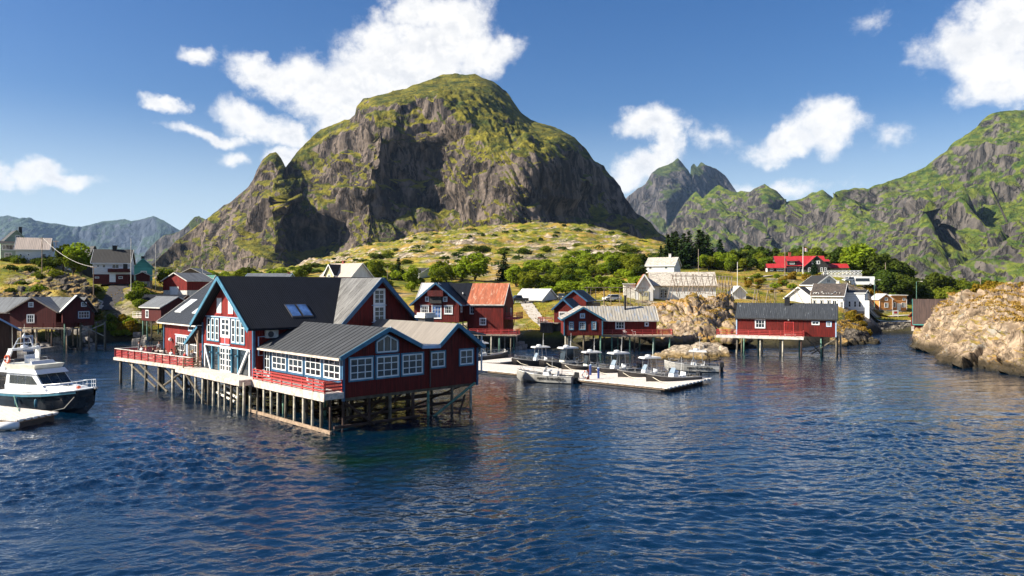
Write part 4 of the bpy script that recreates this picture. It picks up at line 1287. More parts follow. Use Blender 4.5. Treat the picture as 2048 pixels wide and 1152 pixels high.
    bb = MB(); bb.beam((-1.56, GC + 6.1, 7.55), (-1.56, GC + 9.7, 5.5), .08, .34); bb.build('porch_barge', M['blue'], root)
    m = MB(); m.box(-1.35, -1.19, GC + 6.5, GC + 6.66, 3.1, 7.15); m.beam((-1.27, GC + 6.6, 5.6), (-1.27, GC + 7.6, 6.7), .1, .12); m.build('porch_post', M['timber'], root)
    MB().box(-1.35, -1.19, GC + 9.0, GC + 9.16, 3.1, 5.8).build('porch_post', M['timber'], root)
    corner_boards(root, [(-.88, y0 + .02), (-.88, y1 - .02)], 2.7, 8.0, 'blue_d', .24)
    # glazed ground floor: dark openings, blue posts, white diagonal struts
    m = MB(); m.box(-.93, -.9, 15.45, 26.2, 3.15, 5.62)
    go = m.build('shop_front', M['glass'], root)
    m = MB(); m.mi = 0
    m.box(-1.02, -.9, 15.35, 26.3, 5.62, 5.74); m.box(-1.02, -.9, 15.35, 26.3, 3.05, 3.16)
    for y in (15.38, 26.18):
        m.box(-1.02, -.9, y - .06, y + .14, 3.16, 5.62)
    fo = m.build('shop_front_frame', M['white'], root)
    for y in (17.9, 19.4, 22.5, 24.2):
        m = MB()
        m.box(-1.08, -.9, y - .1, y + .1, 3.1, 5.66)
        m.box(-1.3, -1.08, y - .07, y + .07, 4.9, 5.05)
        m.build('shop_front_post', M['blue'], root)
    bar(root, 'diagonal_strut', (-1.12, 25.9, 5.6), (-1.12, 24.35, 3.15), .12, .22, 'white')
    bar(root, 'diagonal_strut', (-1.12, 15.5, 5.6), (-1.12, 17.6, 3.15), .12, .22, 'white')
    window(root, 'l', -.93, 19.55, 3.16, 1.35, 2.45, 2, 4, None, fw=.13, bw=.1, name='glazed_door')
    window(root, 'l', -.93, 21.0, 3.16, 1.35, 2.45, 2, 4, None, fw=.13, bw=.1, name='glazed_door')
    # first floor
    for a in (16.65, 17.72, 18.79, 22.75, 23.82, 24.89):
        window(root, 'l', -.9, a, 6.2, .82, 2.35, 1, 3, 'blue', tw=.12, fw=.13, bw=.1)
    window(root, 'l', -.9, 20.1, 6.75, 2.0, 1.85, 2, 3, 'white', tw=.14, fw=.16, bw=.16, name='loading_window')
    m = MB(); m.box(-.96, -.9, 20.1, 22.1, 6.0, 6.62); lo = m.build('loading_hatch', M['rail_red'], root)
    m = MB(); m.box(-1.0, -.9, 19.95, 22.25, 5.86, 6.0); m.box(-.99, -.9, 21.04, 21.16, 6.0, 6.62); m.box(-1.06, -.9, 15.9, 25.9, 8.66, 8.76)
    m.build('trim_board', M['pale_blue'], root)
    for a in (19.25, 22.05):
        m = MB(); m.box(-.97, -.9, a, a + 1.1, 9.1, 10.65)
        so = m.build('attic_shutter', M['white'], root)
        MB().box(-1.0, -.9, a - .1, a + 1.2, 8.98, 9.1).build('sill', M['rail_red'], so); MB().box(-1.0, -.9, a - .1, a + 1.2, 10.65, 10.73).build('lintel', M['rail_red'], so)
    # air conditioner on the side wall
    m = MB(); m.box(.2, 1.4, y0 - .5, y0 - .06, 6.85, 7.6); ac = m.build('air_conditioner', M['white_old'], root)
    m = MB(); m.lathe([(.3, y0 - .54), (.3, y0 - .5)], 16, (.62, 0, 7.22), 'y'); m.build('fan_grille', M['dark_metal'], ac)
    m = MB(); m.tube([(.2, y0 - .2, 7.0), (-.5, y0 - .2, 7.0), (-.5, y0 - .2, 5.2), (.1, y0 - .2, 5.2)], .06, 6); m.build('pipe', M['pale_blue'], ac)
    # skylights in the dark roof
    sl = (12.68 - 7.64) / 7.0

    def skyl(xa, xb, ya, yb, mat):
        za, zb = 7.64 + sl * (ya - (GC - 7)) + .22, 7.64 + sl * (yb - (GC - 7)) + .22
        m = MB()
        q = [(xa, ya, za), (xb, ya, za), (xb, yb, zb), (xa, yb, zb)]
        m.hexa([(a, b, c - .05) for a, b, c in q] + [(a, b, c + .1) for a, b, c in q])
        o = m.build('skylight', M['dark_metal'], rR)
        q = [(xa + .1, ya + .1, za + .1 * sl), (xb - .1, ya + .1, za + .1 * sl), (xb - .1, yb - .1, zb - .1 * sl), (xa + .1, yb - .1, zb - .1 * sl)]
        m = MB(); m.hexa([(a, b, c + .09) for a, b, c in q] + [(a, b, c + .115) for a, b, c in q]); m.build('pane', M[mat], o)
    skyl(3.3, 4.45, 15.0, 16.7, 'glass_b'); skyl(4.55, 5.7, 15.0, 16.7, 'glass_b')

    # cross gable towards the right, grey weathered roof
    CU, hw = 12.3, 4.55
    PC = [(CU - hw, 2.7), (CU + hw, 2.7), (CU + hw, 8.15), (CU, 12.5), (CU - hw, 8.15)]
    mb = MB()
    mb.add([(x, 12.9, z) for x, z in PC] + [(x, 21.5, z) for x, z in PC],
           [(0, 1, 2, 3, 4), (9, 8, 7, 6, 5), (1, 0, 5, 6), (2, 1, 6, 7), (3, 2, 7, 8), (4, 3, 8, 9), (0, 4, 9, 5)])
    mb.build('cross_gable_wall', M['red2'], root)
    for s in (-1, 1):
        m = MB(); q = [(CU + s * 5.0, 12.35, 7.72), (CU, 12.35, 12.56), (CU, 21.0, 12.56), (CU + s * 5.0, 21.0, 7.72)]
        m.hexa(q + [(a, b, c + .22) for a, b, c in q]); m.build('cross_gable_roof', M['roof_grey_y'], root)
    for s in (-1, 1):
        bar(root, 'barge_board', (CU + s * 5.05, 12.3, 7.74), (CU, 12.3, 12.64), .08, .4, 'blue_d')
    window(root, 'f', 12.9, 11.6, 10.0, 1.25, 1.5, 2, 3, 'white', tw=.12, fw=.1, bw=.07)
    window(root, 'f', 12.9, 11.6, 8.2, 1.25, 1.5, 2, 3, 'white', tw=.12, fw=.1, bw=.07)
    for z in (9.82, 8.02):
        MB().box(11.3, 13.1, 12.78, 12.9, z, z + .06).build('sill', M['pale_blue'], root)

    # left wing behind the terrace
    WU = 8.0
    PW = [(1.5, 2.7), (14.5, 2.7), (14.5, 7.6), (WU, 12.35), (1.5, 7.6)]
    mb = MB()
    mb.add([(x, 22.0, z) for x, z in PW] + [(x, 45.4, z) for x, z in PW],
           [(0, 1, 2, 3, 4), (9, 8, 7, 6, 5), (1, 0, 5, 6), (2, 1, 6, 7), (3, 2, 7, 8), (4, 3, 8, 9), (0, 4, 9, 5)])
    mb.build('terrace_wing_wall', M['red'], root)
    k = (12.35 - 7.6) / 6.5
    m = MB(); q = [(.9, 21.5, 7.6 - .6 * k), (WU, 21.5, 12.38), (WU, 46.1, 12.38), (.9, 46.1, 7.6 - .6 * k)]
    m.hexa(q + [(a, b, c + .2) for a, b, c in q]); lr = m.build('terrace_wing_roof', M['roof_dark_y'], root)
    m = MB(); q = [(15.1, 21.5, 7.6 - .6 * k), (WU, 21.5, 12.38), (WU, 46.1, 12.38), (15.1, 46.1, 7.6 - .6 * k)]
    m.hexa(q + [(a, b, c + .2) for a, b, c in q]); m.build('terrace_wing_roof', M['roof_dark_y'], root)
    bar(root, 'verge_board', (.88, 46.15, 7.32), (WU, 46.15, 12.52), .08, .2, 'white_old')
    bar(root, 'eave_board', (.86, 28, 7.2), (.86, 46.1, 7.2), .08, .16, 'white_old')
    for ya, yb in ((42.6, 44.6), (36.8, 38.9)):
        xa, xb = 2.5, 4.6
        za, zb = 7.6 + k * (xa - 1.5) + .2, 7.6 + k * (xb - 1.5) + .2
        m = MB(); q = [(xa, ya, za), (xb, ya, zb), (xb, yb, zb), (xa, yb, za)]
        m.hexa([(a, b, c - .05) for a, b, c in q] + [(a, b, c + .1) for a, b, c in q]); o = m.build('skylight', M['white'], lr)
        m = MB()
        for y2, y3 in ((ya + .1, (ya + yb) / 2 - .06), ((ya + yb) / 2 + .06, yb - .1)):
            q = [(xa + .1, y2, za + .1 * k), (xb - .1, y2, zb - .1 * k), (xb - .1, y3, zb - .1 * k), (xa + .1, y3, za + .1 * k)]
            m.hexa([(a, b, c + .09) for a, b, c in q] + [(a, b, c + .112) for a, b, c in q])
        m.build('pane', M['skyglass'], o)
    for a, b in ((37.9, 41.2), (34.2, 37.4)):
        window(root, 'l', 1.5, a, 3.15, b - a, 2.6, 5, 3, 'pale_blue', tw=.14, fw=.12, bw=.09, hood=True, name='glazed_door')
    window(root, 'l', 1.5, 35.0, 6.6, 2.2, .8, 3, 1, 'pale_blue', tw=.12)
    corner_boards(root, [(1.52, 45.38)], 2.7, 7.4, 'blue_d', .22)
    m = MB(); m.lathe([(.02, -.24), (.17, -.17), (.24, 0), (.17, .17), (.02, .24)], 12, (1.25, 42.6, 5.2)); m.build('wall_lamp', M['white'], root, smooth=True)

    # piles and timbers below the floor
    for ix, x in enumerate((.3, 2.6, 5.0, 7.4, 9.3, 11.8, 14.5)):
        for iy, y in enumerate((.35, 3.6, 7.2, 10.8)):
            mat = rng.choice(['pile', 'pile', 'pile_b', 'pile_g']) if iy else ['pile_b', 'pile_b', 'pile', 'pile_b', 'pile_g', 'pile', 'pile_l'][ix]
            pile(root, x + rng.uniform(-.25, .25), y + (rng.uniform(-.3, .3) if iy else 0), 2.62, -1.5, rng.uniform(.11, .16), mat)
    for x in (.8, 4.5, 8.5, 12.5, 16.5):
        for y in (16, 20, 24, 28, 33, 38, 43):
            if y > 27 and x < 2:
                continue
            pile(root, x, y, 2.72, -1.5, .15, 'pile')
    for k in range(16):  # extra dark piles added to block the bright view under the floor
        pile(root, 1 + k * .95 + rng.uniform(-.3, .3), 13.5 + (k * 7 % 11) * .9, 2.65, -1.5, .16, 'pile_b')
    for y in (14.2, 18.5, 23.0):  # dark beams added with them to darken the gap beneath the hall
        MB().box(-.5, 17, y - .12, y + .12, 1.2, 1.5).build('floor_beam', M['pile_b'], root)
    rod(root, 'brace', (14.4, -.1, 2.6), (9.3, -.1, -.1), .12, 'pile_g')
    for a, b in (((14.0, .6, 2.5), (10.2, 5, 0)), ((.2, -.1, 2.2), (2.9, -.2, .1)), ((6.4, .5, 2.4), (3.4, 1.2, .2)), ((7.2, 4, 2.3), (4.2, 3.4, 0)), ((13.4, .2, 1.5), (12.2, -.4, 0))):
        rod(root, 'brace', a, b, .1, 'pile_b')
    for a, b in (((.2, 1.0, .75), (14.5, 1.6, .75)), ((0, 3.4, 1.3), (14.5, 3.6, 1.2)), ((-.2, 6.6, .7), (14, 6.9, .8)), ((-1, -.2, .3), (8, .2, .15))):
        rod(root, 'stringer', a, b, .13, 'pile_b')
    for y in (.3, 3.6, 7.2, 10.8):
        MB().box(.1, 14.7, y - .12, y + .12, 2.32, 2.58).build('floor_beam', M['pile'], root)
    return root


restaurant()


def boardwalk():
    root = empty('boardwalk', (C0[0], C0[1], 0), R(44))
    tag(root, 'bleached plank boardwalk on a close row of piles with low red railing', 'boardwalk')
    m = MB(); m.box(-1.78, -.02, -.05, 13.1, 2.98, 3.14); m.box(-3.0, -.93, 13.1, 28.9, 3.0, 3.16)
    m.build('deck', M['deck_w'], root)
    m = MB(); m.box(-1.86, -1.78, -.1, 13.1, 2.5, 3.16); m.box(-1.84, 0, -.13, -.05, 2.62, 3.12); m.box(-3.08, -3.0, 13.05, 28.95, 2.62, 3.18); m.box(-3.0, -1.7, 12.98, 13.1, 2.62, 3.14); m.box(-3.0, -.9, 28.9, 28.98, 2.62, 3.14)
    m.build('fascia', M['fascia'], root)
    railing(root, [(-1.7, 13.0, 3.14), (-1.7, 0.02, 3.14), (-.1, 0.02, 3.14)], .95, 3, 'rail_red', 1.9, bw=.13)
    pxs = [642, 625, 607, 589, 572, 556, 542, 528, 515, 501, 488, 476, 463, 450, 438, 427, 417, 406, 391, 369]
    for i, px in enumerate(pxs):
        u = -1.62 if i < 10 else -2.8
        v = v_at(px, u)
        pile(root, u, v, 2.98, -1.6, .125, 'pile_l' if i % 4 else 'pile', (rng.uniform(-.08, .08), rng.uniform(-.08, .08)))
    pile(root, -1.15, .1, 2.98, -1.6, .1, 'pile_b')
    m = MB(); m.beam((-1.80, -1.1, .12), (-1.78, 13.6, .18), .18, .26); m.build('waling_beam', M['timber'], root)
    bar(root, 'brace', (-2.9, 26.6, 2.7), (-2.6, 21.5, -.3), .16, .2, 'pile')
    bar(root, 'brace', (-2.5, 26.5, 2.8), (-1.2, 29.5, .2), .14, .16, 'pile')
    for k in range(3):
        rod(root, 'stored_pole', (-1.5, 17.5 - k * .7, .5 + k * .45), (-1.2, 22.5 - k, .9 + k * .5), .13, 'white_old', 7)
    return root


boardwalk()


def terrace():
    root = empty('dining_terrace', (C0[0], C0[1], 0), R(44))
    tag(root, 'raised wooden dining terrace with red railing standing on tall piles', 'terrace')
    zt = 3.12
    m = MB(); m.poly([(-1.9, 27.2, zt - .16), (1.48, 27.2, zt - .16), (1.48, 47.0, zt - .16), (-4.12, 46.3, zt - .16)], (0, 0, .16)); m.build('deck', M['deck'], root)
    bar(root, 'fascia', (-1.95, 27.2, zt - .2), (-4.17, 46.35, zt - .2), .1, .32, 'fascia')
    bar(root, 'fascia', (-4.17, 46.35, zt - .2), (1.4, 47.05, zt - .2), .1, .32, 'fascia')
    railing(root, [(-1.85, 27.3, zt), (-4.05, 46.2, zt), (1.3, 46.9, zt)], 1.02, 5, 'rail_red', 1.7, top='white_old', bw=.10)
    railing(root, [(-2.95, 27.0, zt + .04), (-1.0, 27.1, zt + .04)], 1.0, 3, 'timber', 1.6, name='gate_rail')
    for px in (242, 266, 292, 318, 346):
        u = -3.0
        for _ in range(5):
            v = v_at(px, u)
            u = -1.9 - (v - 27.2) * .1165 + .3
        pile(root, u, v, zt - .2, -1.6, .17, 'pile_l' if px in (266, 346) else 'pile')
    for u, v in ((.6, 44), (-.5, 40), (.8, 37), (-.2, 33.5), (.6, 30), (.9, 28)):
        pile(root, u, v, zt - .2, -1.6, .17, 'pile')
    for a, b in (((-3.5, 43.6, 2.8), (-2.6, 36.3, .2)), ((-3.3, 40.2, 2.8), (-2.4, 33.2, 0)), ((-.2, 41, 2.8), (.3, 34, .2)), ((-2.3, 35, 2.7), (-1.8, 29.5, .3)), ((-1.9, 29.2, 2.7), (-2.3, 35, .4))):
        rod(root, 'brace', a, b, .13, 'pile')
    return root


terrace()
# ---------------------------------------------------------------- houses of the village
def short_pile_row(root, xs, ys, ztop, mats=('pile', 'pile_g', 'pile_l'), zbot=-1.5, r=.14):
    for y in ys:
        for x in xs:
            pile(root, x + rng.uniform(-.2, .2), y + rng.uniform(-.15, .15), ztop, zbot, r, rng.choice(mats))


# -- right boathouse on piles
def boathouse():
    root, L = house_root('boathouse', 'long dark red boathouse on piles with bird-streaked black roof and black chimney', (1473, 131.5), (1672, 125), cat='boathouse')
    b, e, r = 3.3, 6.3, 8.65
    w, ro = body(root, 0, L, 0, 6.5, b, e, r, 'x', 'red2', 'roof_bird', 'dark_b', oe=.3, og=.25, barge=.2)
    ch = chimney(ro, L * .51, 3.05, 8.3, 9.75, .85, 'black')
    window(root, 'f', 0, 3.2, 4.6, 1.5, 1.4, 3, 2, 'white', tw=.1)
    window(root, 'f', 0, 12.3, 5.35, 1.1, .5, 2, 1, 'white', tw=.08)
    window(root, 'f', 0, 14.6, 5.1, .65, .72, 2, 2, 'pale_blue', tw=.1)
    door(root, 'f', 0, 8.0, 3.4, 1.35, 2.2, 'red', 'rail_red')
    m = MB(); m.lathe([(.02, 0), (.12, .04), (.14, .12), (.02, .2)], 10, (8.6, -.25, 5.95)); m.build('wall_lamp', M['white'], root)
    corner_boards(root, [(.02, .02), (L - .02, .02)], b, e - .1, 'pale_blue', .18)
    MB().box(-3.1, 11.1, -2.5, -.03, b - .22, b - .02).build('deck', M['deck_w'], root)
    MB().box(-3.1, 11.1, -2.58, -2.5, b - .42, b).build('fascia', M['white_old'], root)
    railing(root, [(-3.0, -.2, b), (-3.0, -2.4, b), (11.0, -2.4, b), (11.0, -.2, b)], .95, 3, 'rail_red', 1.8, bw=.1)
    MB().box(8.0, 9.9, -2.1, -1.6, b + .38, b + .48).box(8.1, 8.25, -2.05, -1.65, b, b + .38).box(9.65, 9.8, -2.05, -1.65, b, b + .38).build('bench', M['white_old'], root)
    for x in (.3, 3.6, 7.0, 10.3, 13.6, 16.3):
        for y in (.4, 3.2, 6.0):
            pile(root, x + rng.uniform(-.4, .4), y, b - .02, -1.5, .15, rng.choice(['pile', 'pile_g', 'pile_l', 'pile']))
    for x, mt in ((.4, 'pile'), (4.2, 'pile_l'), (7.8, 'pile_l'), (10.7, 'pile_b')):
        pile(root, x, -2.2, b - .22, -1.5, .13, mt)
    rod(root, 'brace', (16.3, .3, 3.2), (12.2, .3, .3), .1, 'pile'); rod(root, 'brace', (11.5, .6, 2.9), (13.6, .6, .5), .1, 'pile'); rod(root, 'brace', (15.5, .6, 2.6), (11.8, .8, .6), .09, 'pile')
    return root


boathouse()


# -- the T-shaped red house with patched roof beside the pontoon
def wharf_house():
    root, L = house_root('wharf_house', 'red wharf house with blue trimmed gable and patchy pale metal roof on green piles', (1128, 133), (1205, 133), cat='house')
    b = 3.05
    body(root, 0, L, 0, 8.5, b, 6.0, 7.95, 'y', 'red2', 'roof_patina', 'blue', oe=.5, og=.4, barge=.32, ends=(1, 0))
    w, ro = body(root, L + .02, 17.0, 2.9, 8.6, b, 5.75, 7.9, 'x', 'red2', 'roof_patina', 'white_old', oe=.45, og=.3, barge=.2, ends=(0, 1), cut=(-3.3, 0))
    m = MB(); m.tube([(11.6, 5.0, 7.3), (11.6, 5.0, 9.9)], .2, 8); m.tube([(11.6, 5.0, 9.9), (11.6, 5.0, 10.1)], .27, 8)
    m.build('stove_pipe', M['black'], ro)
    window(root, 'f', 0, 1.0, 4.15, .62, 1.25, 2, 3, 'blue', tw=.14)
    window(root, 'f', 0, 2.75, 4.15, 1.0, 1.25, 3, 3, 'blue', tw=.14)
    window(root, 'f', 0, 5.0, 4.15, .62, 1.25, 2, 3, 'blue', tw=.14)
    window(root, 'f', 0, 2.95, 6.2, .66, .66, 2, 2, 'pale_blue', tw=.12)
    corner_boards(root, [(.02, .02), (L - .02, .02)], b, 5.9, 'blue', .2)
    window(root, 'f', 2.9, 9.6, 4.1, 1.5, 1.25, 3, 2, 'white', tw=.1)
    window(root, 'f', 2.9, 14.9, 4.6, .55, .6, 1, 1, 'pale_blue', tw=.1)
    door(root, 'f', 2.9, 13.4, 3.1, .95, 2.1, 'red2', 'red2')
    MB().box(L, 19.5, .6, 2.85, b - .2, b - .03).build('deck', M['deck'], root)
    MB().box(L, 19.5, .5, .6, b - .32, b).build('fascia', M['grey_timber'], root)
    railing(root, [(L + .1, .7, b), (19.4, .7, b), (19.4, 2.8, b), (17.2, 2.8, b)], .95, 3, 'rail_red', 1.8, bw=.1)
    for x, y, mt in ((.3, .3, 'pile_l'), (.9, .6, 'pile_l'), (3.5, .3, 'pile'), (L - .3, .3, 'pile_g'), (8.6, .9, 'pile_g'), (11.8, .9, 'pile_g'), (16.0, .9, 'pile_g'), (18.9, .9, 'pile_g'),
                     (L + .7, 3.2, 'pile'), (10, 3.2, 'pile_g'), (13, 3.2, 'pile'), (16.6, 3.2, 'pile_g'), (1, 5, 'pile'), (4, 5, 'pile'), (7, 6, 'pile'), (11.5, 6.5, 'pile'), (14.5, 6.5, 'pile_g'), (5.5, 2.5, 'pile_b')):
        pile(root, x, y, b - .05, -1.5, .16, mt)
    rod(root, 'brace', (11.4, .9, 2.8), (8.9, 1.2, .4), .09, 'pile'); rod(root, 'brace', (15.5, .9, 2.8), (13.0, 1.4, .5), .09, 'pile'); rod(root, 'brace', (.6, .5, 2.7), (3.2, .5, .7), .09, 'timber'); rod(root, 'brace', (L - .5, .4, 2.4), (L - 2.2, .7, .8), .08, 'pile')
    # two small chairs on the deck are their own things
    return root


wharf_house()


def shore_cabin(name, label, A, B, d, b, e, r, roof, trim='blue_d', wall='red2', foot=None, wins=(), cat='cabin', axis='y', oe=.4, group=None, **kw):
    root, L = house_root(name, label, A, B, cat=cat, group=group)
    w, ro = body(root, 0, L, 0, d, b, e, r, axis, wall, roof, trim, oe=oe, foot=foot, **kw)
    for wn in wins:
        window(root, *wn[:8], **(wn[8] if len(wn) > 8 else {}))
    return root, L, ro


root, L, ro = shore_cabin('red_cabin', 'small red cabin with blue edged roof just behind the patched roof wharf house', (1108, 149.2), (1146, 148), 7, 4.6, 7.35, 9.1, 'roof_dark_y', 'blue_d', foot=1.0, footmat='grey_b', wins=(('f', 0, 1.1, 5.3, 1.5, 1.3, 4, 2, {'trim': 'white', 'tw': .1}),), barge=.3)
MB().box(-3.0, 1.2, -1.5, 2.2, 4.35, 4.55).build('deck', M['grey_timber'], root)
MB().box(-2.6, -.05, -1.0, 2.0, .6, 4.34).build('deck_wall', M['grey_b'], root)
railing(root, [(0, -1.4, 4.55), (-2.9, -1.4, 4.55), (-2.9, 2.0, 4.55)], 1.0, 3, 'rail_red', 1.4)
root, L, ro = shore_cabin('red_shed', 'upper red shed with blue grey roof and wooden lean-to behind the small cabin', (1124, 160.5), (1172, 158.8), 7.5, 6.0, 8.75, 10.75, 'roof_dark_y', 'blue_d', foot=2.5, barge=.3)
body(root, L + .02, L + 1.7, .6, 6.5, 6.0, 8.0, 8.05, 'y', 'grey_b', 'roof_dark_y', 'blue_d', oe=.05, barge=0)


# -- big red cabin with the rust roof
def rorbu():
    root, L = house_root('rorbu_house', 'tall red fishing house with blue windows and a half rusted orange roof', (828, 140), (918, 138.2), cat='house')
    b, e, r = 5.1, 8.7, 12.3
    body(root, 0, L, 0, 9, b, e, r, 'y', 'red2', 'roof_dark_y', 'blue_d', oe=.7, og=.5, barge=.34, ends=(1, 0))
    # long body behind, in three roof lengths
    x1 = 16.6
    for i, (xa, xb, rf, en) in enumerate(((-.9, L * .5, 'roof_pale', (1, 0)), (L * .5, 9.4, 'roof_dark', (0, 0)), (9.4, x1, 'roof_rust', (0, 1)))):
        body(root, xa, xb, 3.2, 11.2, b if i < 2 else 3.0, e, r - .06 - .04 * i, 'x', 'red2', rf, 'white_old' if i != 1 else 'dark_b', oe=.6, og=.0 if i == 1 else .02, barge=.26, ends=en, cut=(0, 0))
    MB().box(11.0, 16.62, 2.0, 3.2, 3.0, 7.9).build('lower_wall', M['red2'], root)
    MB().box(10.9, 16.7, 1.9, 3.3, 7.9, 8.05).build('lower_roof', M['roof_dark'], root)
    for u, w in ((1.4, 1.4), (6.0, 1.4)):
        window(root, 'f', 0, u, 6.75, w, 1.35, 4, 2, 'white', tw=.12, hood=True)
    window(root, 'f', 0, 3.55, 5.9, 1.7, 2.2, 3, 3, 'white', glass='glass_b', tw=.1, hood=True, name='loading_door')
    window(root, 'f', 0, 5.75, 9.0, .65, .75, 2, 2, 'white', tw=.1)
    window(root, 'f', 0, 2.3, 9.0, .5, .75, 1, 2, 'white', tw=.1)
    m = MB(); m.box(2.9, 5.9, -.9, 0, 9.9, 11.0); m.build('hoist_housing', M['red3'], root)
    m = MB(); m.box(3.2, 5.5, -.5, -.02, 8.6, 9.9); m.build('hoist_opening', M['dark_b'], root)
    window(root, 'r', L, 1.2, 7.0, .8, 1.4, 2, 2, 'white', tw=.1); window(root, 'f', 3.2, 10.0, 6.6, .8, 1.4, 2, 2, 'white', tw=.1)
    window(root, 'f', 2.0, 12.2, 4.6, 1.1, 1.2, 3, 2, 'white', tw=.08)
    # right gable: balcony, doors, stairs
    door(root, 'r', x1, 4.2, 5.9, 1.0, 2.1, 'dark_b', 'red3')
    window(root, 'r', x1, 8.4, 6.2, .8, 1.3, 1, 2, 'white', tw=.1)
    MB().box(x1 + .02, x1 + 2.4, 3.2, 9.0, 5.6, 5.8).build('balcony', M['rail_red'], root)
    railing(root, [(x1 + .1, 3.3, 5.8), (x1 + 2.3, 3.3, 5.8), (x1 + 2.3, 8.9, 5.8)], 1.0, 3, 'rail_red', 1.2)
    m = MB()
    for k in range(9):
        m.box(x1 + .5, x1 + 1.6, 2.4 + .25 * k, 2.7 + .25 * k, 3.1 + k * .28, 3.16 + k * .28)
    m.beam((x1 + .5, 2.4, 3.1), (x1 + .5, 4.8, 5.6), .06, .25); m.beam((x1 + 1.6, 2.4, 3.1), (x1 + 1.6, 4.8, 5.6), .06, .25)
    m.build('stairs', M['red3'], root)
    MB().box(10.5, x1 + 3.0, .3, 3.2, 2.7, 2.9).build('quay_deck', M['grey_timber'], root)
    railing(root, [(10.6, .4, 2.9), (x1 + 2.9, .4, 2.9), (x1 + 2.9, 3.1, 2.9)], 1.0, 3, 'rail_red', 1.5)
    short_pile_row(root, (.4, 3, 6, 8.5), (.5, 4.0, 7.5), b - .05, ('pile', 'pile_l', 'pile'))
    short_pile_row(root, (11, 13, 14.6, 16, 18.5), (.6, 2.9, 6.0), 2.7, ('pile', 'pile_g', 'pile_l'))
    rod(root, 'brace', (8.6, .4, 4.9), (6.2, .4, 2.5), .1, 'pile_l'); rod(root, 'brace', (9.0, 2, 4.6), (11, 2, 3.0), .1, 'pile')
    return root


rorbu()

# -- far right boathouse half hidden by the headland
root, L, ro = shore_cabin('brown_roof_boathouse', 'boathouse with steep brown tiled roof half hidden by the rocky headland', (1829, 174), (1930, 169.4), 10, 1.5, 3.1, 8.5, 'roof_brown', 'teal_b', wall='red2', axis='x', oe=.35, cat='boathouse', barge=.3, foot=.2)
short_pile_row(root, (.4, 3, 6), (.3,), 1.6, ('white_old',), -.5)
root, L, ro = shore_cabin('red_lean_to', 'low red lean-to with grey roof against the brown roofed boathouse', (1822, 180), (1834, 178), 4, 2.2, 4.6, 5.4, 'roof_grey2', 'red2', foot=1.0, cat='shed')

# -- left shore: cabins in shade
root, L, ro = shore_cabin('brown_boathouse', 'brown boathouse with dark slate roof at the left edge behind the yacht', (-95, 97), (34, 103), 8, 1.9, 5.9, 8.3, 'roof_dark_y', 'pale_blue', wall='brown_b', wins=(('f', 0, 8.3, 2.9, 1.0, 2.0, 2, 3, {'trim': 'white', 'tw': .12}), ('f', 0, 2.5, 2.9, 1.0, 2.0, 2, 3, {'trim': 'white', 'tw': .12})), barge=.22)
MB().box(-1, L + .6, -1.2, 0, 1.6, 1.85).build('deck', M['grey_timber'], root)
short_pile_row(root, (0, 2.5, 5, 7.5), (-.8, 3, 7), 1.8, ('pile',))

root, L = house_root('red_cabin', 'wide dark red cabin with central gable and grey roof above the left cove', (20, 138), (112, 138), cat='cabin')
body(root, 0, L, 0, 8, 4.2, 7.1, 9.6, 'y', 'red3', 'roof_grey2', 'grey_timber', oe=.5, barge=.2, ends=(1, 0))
body(root, -5.5, L + 2.5, 1.6, 8.2, 4.2, 7.0, 9.5, 'x', 'red3', 'roof_grey', 'grey_timber', oe=.4, barge=.18, ends=(1, 1))
window(root, 'f', 0, 3.5, 8.0, .75, .75, 2, 2, 'white', tw=.1); window(root, 'f', 0, 3.2, 5.1, 1.2, 1.4, 3, 2, 'white', tw=.12)
window(root, 'f', 1.6, L + .6, 5.2, .8, 1.4, 2, 3, 'white', tw=.1)
MB().box(3, L + 4.2, -1.5, 0, 3.95, 4.15).build('deck', M['grey_timber'], root)
railing(root, [(3.2, -1.4, 4.15), (L + 4.1, -1.4, 4.15), (L + 4.1, 1.5, 4.15)], .95, 3, 'red3', 1.8)
short_pile_row(root, (.3, 2.8, 5.6, 8.2, 11), (-1.0, 2.5, 6), 4.0, ('pile', 'timber', 'pile_b'))
rod(root, 'brace', (8.4, -1, 3.6), (11.5, -.6, .3), .1, 'pile'); rod(root, 'brace', (3, .2, 3.6), (5.4, .2, 1.2), .1, 'timber')

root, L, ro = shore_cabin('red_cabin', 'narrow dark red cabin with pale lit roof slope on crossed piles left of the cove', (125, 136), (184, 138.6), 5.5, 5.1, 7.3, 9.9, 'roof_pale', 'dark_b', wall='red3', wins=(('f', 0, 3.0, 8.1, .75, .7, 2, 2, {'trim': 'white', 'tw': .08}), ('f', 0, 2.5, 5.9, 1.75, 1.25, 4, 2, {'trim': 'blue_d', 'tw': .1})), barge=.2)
short_pile_row(root, (.4, 3, 5.5, 6.9), (.4, 4), 5.0, ('pile', 'pile_l', 'pile_g'), .0)
rod(root, 'brace', (3, .3, 3.2), (6.8, .3, 4.8), .1, 'pile_l'); rod(root, 'brace', (3, .3, 4.6), (6.8, .3, 2.4), .1, 'pile_l')

